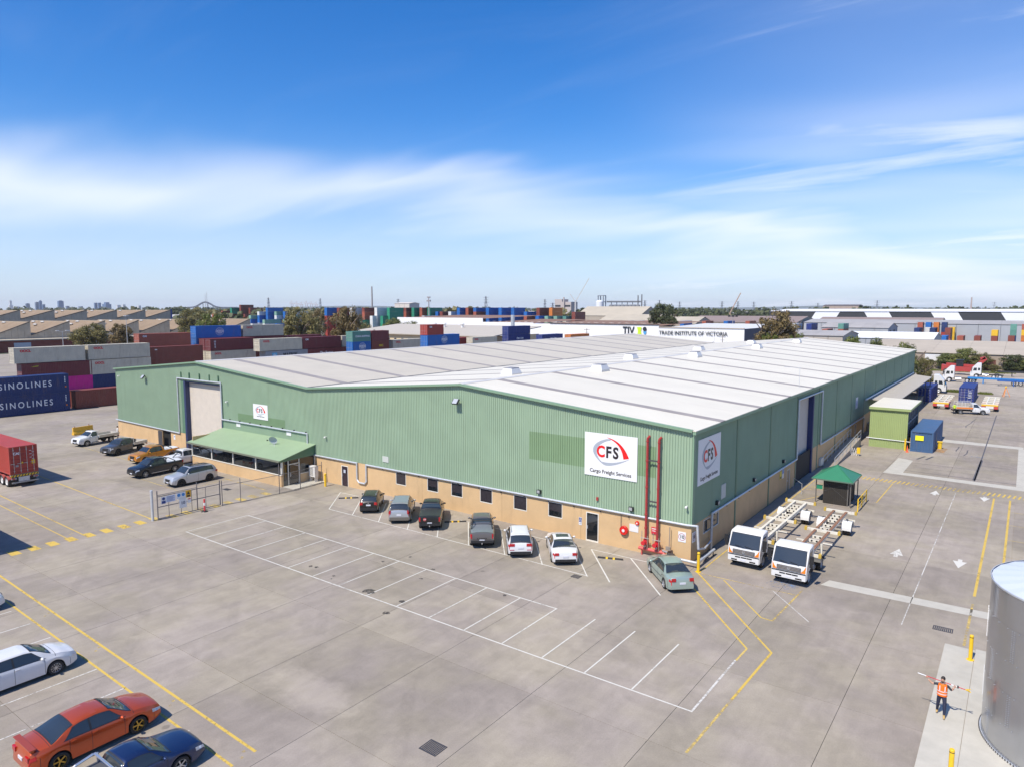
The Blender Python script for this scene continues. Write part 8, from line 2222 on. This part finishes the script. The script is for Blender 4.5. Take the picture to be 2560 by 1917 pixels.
tree(69, 138, 11.2, 6.5, 'lime', 'yellow flecked tree peeking over the far roof edge', 0, .1, dense=2); tree(74, 133, 11.0, 5, 'green', 'green tree right of the yellow flecked one', 0, .1); tree(81.5, 124, 10.4, 5.5, 'green', 'green tree at the far corner of the warehouse', 0, .05, dense=2); tree(84.5, 130, 7.2, 4, 'olive', 'olive bush at the far corner of the warehouse', 0, .02)
BG = 'bushes before the tan shed'
for i, (x, y, h, w, k, l) in enumerate([(79, 190, 3.2, 5, 'olive', 'small olive bush, leftmost before the tan shed'), (84, 194, 4.6, 6, 'green', 'green bush second from the left before the tan shed'), (88, 196, 6.2, 7, 'green', 'tallest green bush before the tan shed'), (92, 195, 5.0, 5.5, 'olive', 'olive bush right of the tallest one'), (99.5, 194, 4.8, 6, 'dark', 'dark bush right of the tan shed doors'), (104, 194, 4.2, 6, 'green', 'green bush at the right edge before the tan shed'), (95.5, 190, 2.2, 3, 'olive', 'low bush between the trucks and the tan shed')]):
    tree(x, y, h, w, k, l, 0, .0, BG, 'bush', 'bush', 2)
# rough grass in the dirt apron
rd = random.Random(9); v = []; f = []
for (cx, cy, rx, ry, n) in ((90.4, 129.6, 1.8, 1.2, 900), (95.8, 128.8, 1.4, .5, 350), (88.5, 187, 12, 2.0, 1800)):
    for _ in range(n):
        a = rd.uniform(0, 6.28); q = math.sqrt(rd.random()); x, y = cx + rx * q * math.cos(a), cy + ry * q * math.sin(a); h = rd.uniform(.2, .6); t = rd.uniform(0, 3.14); w = .06; o = len(v)
        v += [(x - w * math.cos(t), y - w * math.sin(t), -.05), (x + w * math.cos(t), y + w * math.sin(t), -.05), (x + rd.uniform(-.15, .15), y + rd.uniform(-.15, .15), h)]; f.append((o, o + 1, o + 2))
me = bpy.data.meshes.new('rough_grass'); me.from_pydata(v, [], f); me.materials.append(LEAF['lime']); me.update()
tag(link('rough_grass', me), 'rough green weeds along the dirt edge', 'grass', kind='stuff')
# distant tree belts: far-off woods that read as one mass
def belt(P0, P1, n, h, spread, mk, name='far_tree_belt'):
    rd = random.Random(int(P0[0]) + n); v = []; f = []
    for i in range(n):
        t = rd.random(); x = P0[0] + (P1[0] - P0[0]) * t + rd.gauss(0, spread); y = P0[1] + (P1[1] - P0[1]) * t + rd.gauss(0, spread); hh = h * rd.uniform(.45, 1.15); w = hh * rd.uniform(.5, .9)
        for _ in range(26):
            d = Vector((rd.gauss(0, 1), rd.gauss(0, 1), rd.gauss(0, 1))).normalized() * rd.random() ** .4
            p = Vector((x + d.x * w * .6, y + d.y * w * .6, hh * .55 + d.z * hh * .45)); r_ = hh * .16; o = len(v)
            a = Vector((rd.uniform(-1, 1), rd.uniform(-1, 1), rd.uniform(-1, 1))).normalized(); bb = a.orthogonal().normalized()
            v += [tuple(p - a * r_), tuple(p + bb * r_), tuple(p + a * r_), tuple(p - bb * r_)]; f.append((o, o + 1, o + 2, o + 3))
    me = bpy.data.meshes.new(name); me.from_pydata(v, [], f); me.materials.append(LEAF[mk]); me.update()
    tag(link(name, me), 'distant belt of trees', 'trees', kind='stuff')
belt((-560, 60), (-380, 330), 110, 15, 22, 'dark'); belt((-1000, 200), (-700, 600), 240, 16, 60, 'dark'); belt((-760, 420), (-330, 560), 150, 17, 40, 'olive'); belt((-1500, 500), (-800, 1100), 260, 18, 110, 'dark'); belt((-500, 620), (-120, 900), 160, 16, 50, 'dark'); belt((-900, 1200), (100, 1500), 300, 18, 90, 'dark'); belt((-100, 800), (350, 980), 110, 18, 40, 'dark'); belt((-50, 1250), (700, 1300), 200, 20, 70, 'dark'); belt((-3600, 900), (-2200, 2600), 420, 22, 260, 'dark'); belt((-2200, 2600), (1500, 3600), 420, 22, 260, 'dark')
# far roofs scattered over the plain
rd = random.Random(21)
for i in range(70):
    a = R(rd.uniform(-72, 2)); d = rd.uniform(620, 2600); x, y = 101 + d * math.sin(a), -45 + d * math.cos(a)
    w, dp, h = rd.uniform(20, 70), rd.uniform(15, 40), rd.uniform(6, 12); c = rd.choice([(.62, .61, .6), (.5, .48, .45), (.4, .36, .31), (.7, .7, .7), (.35, .36, .38), (.45, .40, .33)])
    o = empty('far_shed', (x, y, 0)); b = MB(); b.box(-w / 2, w / 2, -dp / 2, dp / 2, 0, h, mat('far_wall', (.5, .47, .43), .8, rnd=.3)); b.build('wall', o)
    b = MB(); b.add([(-w / 2 - 1, -dp / 2 - 1, h), (w / 2 + 1, -dp / 2 - 1, h), (w / 2 + 1, 0, h + 2.5), (-w / 2 - 1, 0, h + 2.5), (w / 2 + 1, dp / 2 + 1, h), (-w / 2 - 1, dp / 2 + 1, h)], [(0, 1, 2, 3), (3, 2, 4, 5)], mat('far_roof', (.5, .5, .5), .6, objcol=True)); b.build('roof', o, color=c)
    tag(o, 'small distant shed among the trees towards the horizon', 'shed', 'distant sheds towards the horizon')
# light poles and power poles
GP = mat('pole_grey', (.42, .42, .42), .5)
def lightpole(x, y, h, label, arm=2.0, base=0):
    o = empty('light_pole', (x, y, base)); b = MB(); b.cyl((0, 0, 0), (0, 0, h), .12, .08, 8); b.bar((0, 0, h), (arm * .4, arm, h + .3), .09, .09); b.build('pole', o, GP)
    b = MB(); b.box(arm * .4 - .2, arm * .4 + .2, arm - .9, arm + .2, h + .2, h + .4); b.build('lamp_head', o, WHITE); b = MB(); b.box(-.3, .1, -arm - .1, -arm + .7, h + .15, h + .35); b.bar((0, 0, h), (-.1, -arm, h + .25), .09, .09); b.build('lamp_head', o, WHITE)
    tag(o, label, 'light pole')
lightpole(-132, 44, 9.2, 'twin headed light pole at the far left', 1.6, 1.5); lightpole(-138, 65.5, 13.4, 'plain tall pole before the bronze tree', .6, 1.5)
def power_pole(x, y, h, label):
    b = MB(); b.cyl((0, 0, 0), (0, 0, h), .16, .11, 8); b.bar((-1.3, 0, h - .5), (1.3, 0, h - .5), .12, .12); b.bar((-.9, 0, h - 1.6), (.9, 0, h - 1.6), .1, .1)
    for k in (-1.2, -.4, .4, 1.2): b.cyl((k, 0, h - .45), (k, 0, h - .2), .05, .05, 6)
    tag(b.build('power_pole', None, mat('timber_pole', (.15, .12, .10), .9), loc=(x, y, 0)), label, 'power pole')
power_pole(-44, 205, 9.4, 'timber power pole in front of the long white wall'); power_pole(5.5, 226, 6.8, 'timber power pole at the right end of the lettered wall'); power_pole(37.5, 188, 9.8, 'left timber pole before the grey roofed beige shed'); power_pole(44.5, 190, 9.2, 'right timber pole before the grey roofed beige shed')
o = empty('floodlight_mast', (-212, 290, 0)); b = MB(); b.cyl((0, 0, 0), (0, 0, 25), .5, .3, 8); b.build('pole', o, mat('mast_grey')); b = MB(); b.box(-1.6, 1.6, -.4, .4, 22, 23); b.box(-1.2, 1.2, -.4, .4, 24.4, 25.2); b.build('lamp_head', o, mat('mast_grey')); tag(o, 'floodlight mast among the far green stacks', 'mast')
o = empty('floodlight_mast', (-22, 318, 0)); b = MB(); b.cyl((0, 0, 0), (0, 0, 13.5), .3, .2, 8); b.build('pole', o, mat('mast_grey')); b = MB(); [b.box(k - .5, k + .5, -.3, .3, 13.3, 14.1) for k in (-2, 0, 2)]; b.box(-2.5, 2.5, -.1, .1, 13.2, 13.4); b.build('lamp_head', o, BLACK); tag(o, 'floodlight mast above the far blue row behind the lettered wall', 'mast')
b = MB(); b.cyl((0, 0, 0), (0, 0, 15.0), .8, .8, 10); tag(b.build('flue', None, GALV, loc=(-62, 178, 0)), 'short grey flue before the long white wall', 'flue')

# ------------------------------------------------------------------ vehicles on the far lane
def prime_mover(loc, heading, label, tandem=True):
    o = empty('prime_mover', (*loc, 0), R(heading)); W = 2.45
    prof = [(0.0, .4), (0.05, 1.0), (0.02, 1.5), (-.12, 1.75), (-.42, 2.75), (-.6, 2.95), (-1.3, 3.75), (-1.5, 3.85), (-2.25, 3.85), (-2.3, 3.7), (-2.3, 1.0), (-1.9, .95), (-1.62, 1.12), (-1.2, 1.15), (-.85, .95), (-.7, .5), (-.68, .4)]
    cab_shell(o, prof, W, TW)
    b = MB(); b.quad((-.1, -1.0, 1.8), (-.1, 1.0, 1.8), (-.38, .98, 2.7), (-.38, -.98, 2.7), CGLASS); ws = b.build('windscreen', o); ws.location = (.02, 0, 0)
    b = MB(); b.box(-.05, .06, -.85, .85, .75, 1.45, TRIM); b.build('grille', o)
    for sd in (1, -1):
        y = sd * (W / 2 + .004)
        b = MB(); b.add([(-.55, y, 1.85), (-1.35, y, 1.85), (-1.35, y, 2.6), (-.75, y, 2.6)], [(0, 1, 2, 3)], CGLASS); b.build('side_window', o)
        b = MB(); b.add([(-1.6, y, 1.95), (-2.05, y, 1.95), (-2.05, y, 2.6), (-1.6, y, 2.6)], [(0, 1, 2, 3)], CGLASS); b.build('side_window', o)
        b = MB(); b.box(-.3, -.2, sd * 1.4 - .12, sd * 1.4 + .12, 1.7, 2.5, BLACK); b.bar((-.5, sd * 1.2, 2.5), (-.25, sd * 1.4, 2.45), .05, .05, BLACK); b.build('mirror', o)
        b = MB(); b.ball((.0, sd * .95, .85), .14, 8, 6, HLAMP, (.6, 1.4, 1)); b.build('headlight', o)
        b = MB(); b.cyl((-2.6, sd * .95, .75), (-3.7, sd * .95, .75), .33, .33, 12, CHROME); b.build('fuel_tank', o, None, 40)
    for y in (-.45, .37): b = MB(); b.box(-7.0, -2.2, y, y + .08, .75, 1.0, STEELD); b.build('chassis_rail', o)
    HUB = mat('chrome_hub', (.6, .6, .6), .3, .5)
    truck_wheels(o, -1.3, 2.45, .5, False, HUB)
    for x in ((-5.0, -6.3) if tandem else (-5.6,)): truck_wheels(o, x, 2.45, .5, True, HUB)
    b = MB(); b.lathe([(0, 1.2), (.5, 1.2), (.5, 1.05), (0, 1.05)], 16, STEELD, 'z', (-5.6, 0, 0)); b.build('fifth_wheel', o)
    tag(o, label, 'truck', 'white prime movers on the far lane')
BLUEC = mat('blue_chassis', (.02, .10, .34), .5, var=.1)
def blue_trailer(loc, heading, label, m=None, L=13.0):
    m = m or BLUEC; o = empty('skeletal_trailer', (*loc, 0), R(heading))
    for y in (-.5, .5): b = MB(); b.box(-L, 0, y - .1, y + .1, 1.0, 1.38, m); b.build('main_rail', o)
    for k in range(5): b = MB(); x = -.2 - (L - .4) * k / 4; b.box(x - .1, x + .1, -1.2, 1.2, 1.15, 1.33, m); b.build('bolster', o)
    for x in (-L + 1.4, -L + 2.7, -L + 4.0): truck_wheels(o, x, 2.45, .5, False)
    for sd in (1, -1): b = MB(); b.box(-3.2, -3.0, sd * .7 - .08, sd * .7 + .08, 0, 1.1, m); b.build('landing_leg', o)
    tag(o, label, 'trailer')
prime_mover((89.1, 126.3), 0, 'white prime mover parked nearest, facing right beyond the blue container')
prime_mover((86.2, 154.5), 180, 'white prime mover coupled to the blue trailers, facing left')
prime_mover((91.0, 168.8), 180, 'white prime mover behind, facing left beside the red reach stacker')
blue_trailer((91.3, 153.4), 180, 'blue skeletal trailer coupled to the nearer left facing truck', mat('azure_chassis', (.02, .20, .50), .5)); blue_trailer((97.2, 150.2), 180, 'dark blue skeletal trailer behind the azure one'); blue_trailer((96.5, 177.5), 180, 'black skeletal trailer by the bushes at the right edge', mat('black_chassis', (.03, .032, .035), .5)); blue_trailer((103.0, 149.0), 180, 'blue skeletal trailer running out of the right edge')
# reach stacker
o = empty('reach_stacker', (89.2, 176.5, 0)); RS = mat('stacker_red', (.38, .05, .045), .45)
b = MB(); b.prism([(-5.2, .9), (3.6, .9), (3.8, 1.5), (3.0, 2.1), (-2.0, 2.2), (-5.2, 2.6)], -1.2, 1.2, RS); b.build('chassis', o)
b = MB(); b.bar((-4.2, 0, 2.75), (3.6, 0, 2.35), .7, .6, RS); b.build('boom', o)
b = MB(); b.bar((2.0, 0, 1.8), (4.6, .0, 4.6), .9, .9, RS); b.bar((4.5, 0, 4.7), (3.4, 0, 4.4), .9, .7, RS); b.build('counter_arm', o)
b = MB(); b.box(-1.9, -.3, -.9, .9, 2.2, 3.9, WIND); b.build('cab', o); b = MB(); b.box(-2.0, -.2, -1.0, 1.0, 3.9, 4.0, BLACK); b.build('cab_roof', o)
for x, r_ in ((-4.0, .8), (2.6, .95)):
    for sd in (1, -1): wheel(o, x, sd * 1.35, r_, .5, 'disc', mat('tan_hub', (.45, .4, .33), .6), sd)
tag(o, 'red reach stacker parked in front of the bushes', 'reach stacker')
# red and white skeletal trailers, seen from behind
def skel_rear(loc, label):
    o = empty('skeletal_trailer', (*loc, 0), R(90))
    for y in (-.5, .5): b = MB(); b.box(0, 12, y - .1, y + .1, 1.0, 1.35, CREAM); b.build('main_rail', o)
    for k in range(5): b = MB(); x = .2 + 11.6 * k / 4; b.box(x - .12, x + .12, -1.2, 1.2, 1.15, 1.36, CREAM); b.build('bolster', o)
    b = MB(); b.box(-.06, 0, -1.2, 1.2, .95, 1.2, HZ); b.build('hazard_board', o); b = MB(); b.box(-.08, -.02, -.55, .55, .55, .92, WHITE); b.build('rear_panel', o)
    for sd in (1, -1): b = MB(); b.box(-.09, 0, sd * .9 - .3, sd * .9 + .3, .5, .92, mat('rear_red', (.5, .06, .05), .5)); b.build('tail_light', o)
    for x in (1.2, 2.5): truck_wheels(o, x, 2.45, .5, True)
    for sd in (1, -1): b = MB(); b.box(.5, 3.2, sd * .95 - .28, sd * .95 + .28, 1.02, 1.08, mat('guard_red')); b.build('mudguard', o)
    tag(o, label, 'trailer', 'red and white trailers on the far lane')
skel_rear((90.5, 98.0), 'red and white skeletal trailer left of the white tray ute'); skel_rear((97.6, 99.5), 'red and white skeletal trailer right of the white tray ute')
c = ute('tray_ute', (0.66, 0.66, 0.66), CARP, ('six', ALLOY), tray=True, single=True)
b = MB()
for sd in (1, -1):
    for x in (-3.6, -2.4, -1.2): b.cyl((x, sd * .9, 1.2), (x, sd * .9, 2.0), .03, .03, 6)
    b.cyl((-3.6, sd * .9, 2.0), (-1.2, sd * .9, 2.0), .03, .03, 6); b.cyl((-3.6, sd * .9, 1.6), (-1.2, sd * .9, 1.6), .02, .02, 6)
b.build('tray_cage', c.root, WHITE); c.box('orange_side', -3.7, -1.25, -.97, -.955, .95, 1.2, mat('side_orange', (.7, .2, .03), .5)); 
c.finish((96.4, 94.9), 18, 'white tray ute with orange side board and cage on the far lane', 'ute', 'vehicles on the far lane')
o = empty('survey_tripod', (99.3, 126, 0)); b = MB(); [b.bar((0, 0, 1.9), (.75 * math.cos(a), .75 * math.sin(a), 0), .1, .08) for a in (.2, 2.3, 4.4)]; b.build('legs', o, mat('tripod_orange', (.75, .25, .04), .5)); b = MB(); b.box(-.15, .15, -.15, .15, 1.85, 2.1); b.build('head', o, YELB); tag(o, 'orange and yellow tripod standing on the far lane', 'tripod')
# blue motorbike behind the white tray ute
o = empty('motorbike', (10.2, -4.4, 0), R(100)); BB = mat('bike_blue', (.02, .16, .55), .3, coat=.5)
for x in (-.65, .65): b = MB(); b.lathe([(.26, -.05), (.32, -.03), (.32, .03), (.26, .05), (.26, -.05)], 18, TYRE, 'y'); w = b.build('wheel', o, loc=(x, 0, .32)); b = MB(); b.lathe([(.0, 0), (.26, 0)], 14, ALLOYD, 'y'); b.build('rim', w)
b = MB(); b.prism([(-.9, .85), (-.2, .72), (.3, .75), (.62, .95), (.45, 1.15), (.1, 1.0), (-.35, .9), (-.95, 1.0)], -.14, .14, BB); b.build('fairing', o); b = MB(); b.box(-.4, .35, -.12, .12, .3, .7, STEELD); b.build('engine', o); b = MB(); b.bar((.65, 0, .32), (.4, 0, 1.1), .1, .06, CHROME); b.build('fork', o); b = MB(); b.cyl((.4, -.35, 1.15), (.4, .35, 1.15), .02, .02, 6, BLACK); b.build('handlebar', o)
tag(o, 'blue motorbike between the white and grey tray utes', 'motorbike')

# ------------------------------------------------------------------ people
def skin_body(joints, edges, root, sub=2):
    me = bpy.data.meshes.new('body'); me.from_pydata([j[0] for j in joints], edges, []); ob = bpy.data.objects.new('body', me); col.objects.link(ob)
    ob.modifiers.new('skin', 'SKIN')
    sv = me.skin_vertices[0].data
    for i, j in enumerate(joints): sv[i].radius = (j[1], j[2] if len(j) > 2 else j[1]); sv[i].use_root = (i == root)
    s_ = ob.modifiers.new('sub', 'SUBSURF'); s_.levels = sub; s_.render_levels = sub
    dg = bpy.context.evaluated_depsgraph_get(); out = bpy.data.meshes.new_from_object(ob.evaluated_get(dg)); bpy.data.objects.remove(ob)
    out.polygons.foreach_set('use_smooth', [True] * len(out.polygons)); return out
def zone(me, mats, fn):
    me.materials.clear(); [me.materials.append(m) for m in mats]
    me.polygons.foreach_set('material_index', [fn(p.center) for p in me.polygons])
SKIN = mat('skin', (.50, .29, .20), .5); HAIR = mat('dark_hair', (.02, .015, .012), .6); NAVT = mat('navy_trousers', (.018, .022, .05), .8, var=.15, vscale=6); BOOT = mat('tan_boot', (.45, .30, .12), .7); VEST = mat('orange_vest', (.85, .16, .01), .7); REFL = mat('reflective_tape', (.75, .55, .55), .4); SHIRT = mat('dark_shirt', (.03, .03, .04), .8)
def head(o, c, yaw, hairm=HAIR, s_=1.0):
    h = empty('head_anchor'); bpy.data.objects.remove(h)
    b = MB(); b.ball((0, 0, 0), .1, 14, 10, SKIN, (.78, .92, 1.15)); b.ball((0, -.098, -.015), .018, 8, 6, SKIN, (.8, 1.1, 1.3))
    for sd in (1, -1): b.ball((sd * .078, 0, -.01), .024, 8, 6, SKIN, (.4, .8, 1.2))
    m_ = b.build('head', o, None, 60, loc=c, rz=yaw); m_.scale = (s_,) * 3
    b = MB(); [b.ball((sd * .03, -.082, .015), .011, 6, 5, BLACK) for sd in (1, -1)]; b.build('eyes', m_)
    b = MB(); b.ball((0, -.088, -.055), .022, 8, 5, mat('lips', (.35, .14, .11), .5), (1, .4, .35)); b.build('mouth', m_)
    b = MB(); b.ball((0, .015, .035), .103, 14, 10, hairm, (.84, .96, 1.0)); hr = b.build('hair', m_, None, 60)
    b = MB(); b.ball((0, -.05, -.085), .06, 10, 6, mat('beard', (.05, .035, .025), .7), (.95, .75, .55)); b.build('beard', m_, None, 60)
def hand(o, c, d, curl, name='hand'):
    """five fingers closing round a pole through c along direction d"""
    c = Vector(c); d = Vector(d).normalized(); b = MB(); up = Vector((0, 0, 1)); n = d.cross(up).normalized(); u = n.cross(d)
    b.ball(tuple(c - u * .035), .04, 8, 6, SKIN, (1, .9, .6))
    for i in range(4):
        p = c + d * (-.033 + .022 * i); r_ = .0085; pts = []
        for k in range(5):
            a = -1.6 + k * .85; pts.append(p + n * (.034 * math.cos(a)) + u * (.034 * math.sin(a)))
        b.tube([tuple(q) for q in pts[:5 if i in (1, 2) else 4]], r_, 5, SKIN)
    b.tube([tuple(c - d * .05 - u * .03), tuple(c - d * .045 - n * .035), tuple(c - d * .03 - n * .03 + u * .03)], .01, 5, SKIN)
    b.build(name, o)
def vest(o, z0, z1, rx, ry, lean=(0, 0)):
    b = MB(); n = 20; prof = [(z0, 1.06), (z0 + .12, 1.03), (z0 + .3, 1.02), (z1 - .12, 1.06), (z1 - .03, .98), (z1, .62)]
    v = []; 
    for z, k in prof:
        for i in range(n):
            a = 2 * math.pi * i / n; v.append((rx * k * math.cos(a) , ry * k * math.sin(a) + lean[1] * (z - z0), z))
    f = [(j * n + i, j * n + (i + 1) % n, (j + 1) * n + (i + 1) % n, (j + 1) * n + i) for j in range(len(prof) - 1) for i in range(n)]
    b.add(v, f, VEST); vb = b.build('vest', o, None, 50)
    for z in (z0 + .10, z0 + .22):
        b = MB(); b.lathe([(1, -.022), (1, .022)], 20, REFL); b.v = [(x * rx * 1.05, y * ry * 1.06 + lean[1] * .1, zz + z) for x, y, zz in b.v]; b.build('tape', vb)
    for sd in (1, -1): b = MB(); b.add([(sd * .075, -ry * 1.05, z0 + .24), (sd * .115, -ry * 1.05, z0 + .24), (sd * .12, -ry * .98, z1 - .06), (sd * .08, -ry * .98, z1 - .06), ], [(0, 1, 2, 3)], REFL); b.build('tape', vb)
# walking man with pole, facing the camera (-y)
o = empty('person', (99.88, -11.1, .03), R(3))
J = [((0, 0, .98), .135, .10), ((0, -.01, 1.18), .13, .095), ((0, -.01, 1.38), .16, .10), ((0, -.01, 1.50), .06, .055), ((0, -.02, 1.58), .045, .045),
     ((.19, 0, 1.44), .065, .06), ((.33, .02, 1.27), .05, .05), ((.42, -.03, 1.45), .036, .036),
     ((-.19, 0, 1.44), .065, .06), ((-.38, -.02, 1.40), .046, .046), ((-.55, -.05, 1.56), .033, .033),
     ((.10, -.02, .90), .10, .095), ((.12, -.16, .52), .07, .07), ((.12, -.17, .10), .045, .05), ((.13, -.30, .05), .04, .035),
     ((-.10, .02, .90), .10, .095), ((-.13, .06, .52), .07, .07), ((-.15, .22, .13), .045, .05), ((-.16, .12, .06), .04, .035)]
E_ = [(0, 1), (1, 2), (2, 3), (3, 4), (2, 5), (5, 6), (6, 7), (2, 8), (8, 9), (9, 10), (0, 11), (11, 12), (12, 13), (13, 14), (0, 15), (15, 16), (16, 17), (17, 18)]
me = skin_body(J, E_, 0)
zone(me, [SHIRT, NAVT, BOOT, SKIN], lambda c: 2 if c.z < .19 else 1 if c.z < .98 else 3 if (c.x < -.33 or c.x > .345 or c.z > 1.52) else 0)
link('body', me, o); vest(o, .96, 1.50, .185, .135)
head(o, (0, -.04, 1.70), R(-20))
hand(o, (.45, .0, 1.505), (1, 0, -.16), 1); hand(o, (-.59, -.02, 1.63), (1, 0, -.16), 1)
tag(o, 'man in orange safety vest walking with a pole across his shoulders', 'person')
p = empty('survey_pole', (99.88, -11.1, .03), R(3)); z = lambda x: 1.555 - .13 * x
for a, c_, m_ in ((-.95, -.62, SIGNW), (-.62, -.25, mat('pole_red', (.5, .03, .05), .4)), (-.25, .0, mat('pole_red')), (.0, .3, mat('pole_red')), (.3, .55, SIGNW), (.55, .85, mat('pole_red'))):
    b = MB(); b.cyl((a, .05, z(a)), (c_, .05, z(c_)), .018, .018, 8, m_); b.build('pole_band', p)
b = MB(); b.box(.52, .58, .02, .08, z(.55) - .05, z(.55) + .05); b.build('clamp', p, BLACK)
for q in ((.18, .1, .02), (.2, .0, -.06), (.16, -.1, .03)): b = MB(); b.bar((.82, .05, z(.82)), (.82 + q[0], .05 + q[1], z(.82) + q[2]), .03, .025, YELB); b.build('prong', p)
tag(p, 'red and white survey pole with yellow prongs carried on the shoulders', 'pole')
# worker beside the tray ute
def simple_person(loc, rz, label, topm, legm, vestm=None, sc_=1.0, hairm=HAIR):
    o = empty('person', loc, rz)
    J = [((0, 0, .98), .14, .10), ((0, 0, 1.2), .14, .10), ((0, 0, 1.38), .17, .105), ((0, 0, 1.5), .06, .055), ((0, 0, 1.58), .045, .045), ((.2, 0, 1.44), .06, .06), ((.26, -.02, 1.16), .048, .048), ((.27, -.14, .94), .035, .035), ((-.2, 0, 1.44), .06, .06), ((-.26, -.02, 1.16), .048, .048), ((-.27, -.14, .94), .035, .035),
         ((.1, 0, .9), .1, .095), ((.12, -.02, .5), .07, .07), ((.12, .02, .1), .045, .05), ((.13, -.12, .05), .04, .035), ((-.1, 0, .9), .1, .095), ((-.12, -.02, .5), .07, .07), ((-.12, .02, .1), .045, .05), ((-.13, -.12, .05), .04, .035)]
    me = skin_body(J, E_[:], 0); zone(me, [topm, legm, BLACK, SKIN], lambda c: 2 if c.z < .14 else 3 if (c.z > 1.52 or (abs(c.x) > .2 and c.z < 1.16)) else 1 if c.z < .99 else 0)
    link('body', me, o); head(o, (0, -.02, 1.70), 0, hairm)
    for sd in (1, -1): hand(o, (sd * .275, -.18, .88), (0, 1, -.4), 1)
    tag(o, label, 'person'); return o
simple_person((92.95, 92.7, 0), R(20), 'worker in lime yellow shirt and dark trousers beside the white tray ute', mat('lime_shirt', (.55, .75, .02), .7), mat('black_trousers', (.02, .02, .025), .8))
simple_person((2.2, .3, 0) if False else (3.2, -1.6, 0.0), R(150), 'person in a white shirt standing behind the white single cab ute', mat('white_shirt', (.75, .75, .75), .8), mat('black_trousers'))

# ------------------------------------------------------------------ air
b = MB(); b.box(-12600, 12600, -12600, 12600, -1.2, 116)
hz = b.build('haze'); hm = bpy.data.materials.new('haze_air'); hm.use_nodes = True; t = hm.node_tree; t.nodes.clear()
pvn = t.nodes.new('ShaderNodeVolumePrincipled'); pvn.inputs['Color'].default_value = (.95, .975, 1.0, 1); pvn.inputs['Density'].default_value = 0.00006; pvn.inputs['Anisotropy'].default_value = 0.0
mo = t.nodes.new('ShaderNodeOutputMaterial'); t.links.new(pvn.outputs[0], mo.inputs['Volume'])
hz.data.materials.append(hm)
tag(hz, 'pale blue haze in the distance', 'haze', kind='stuff')
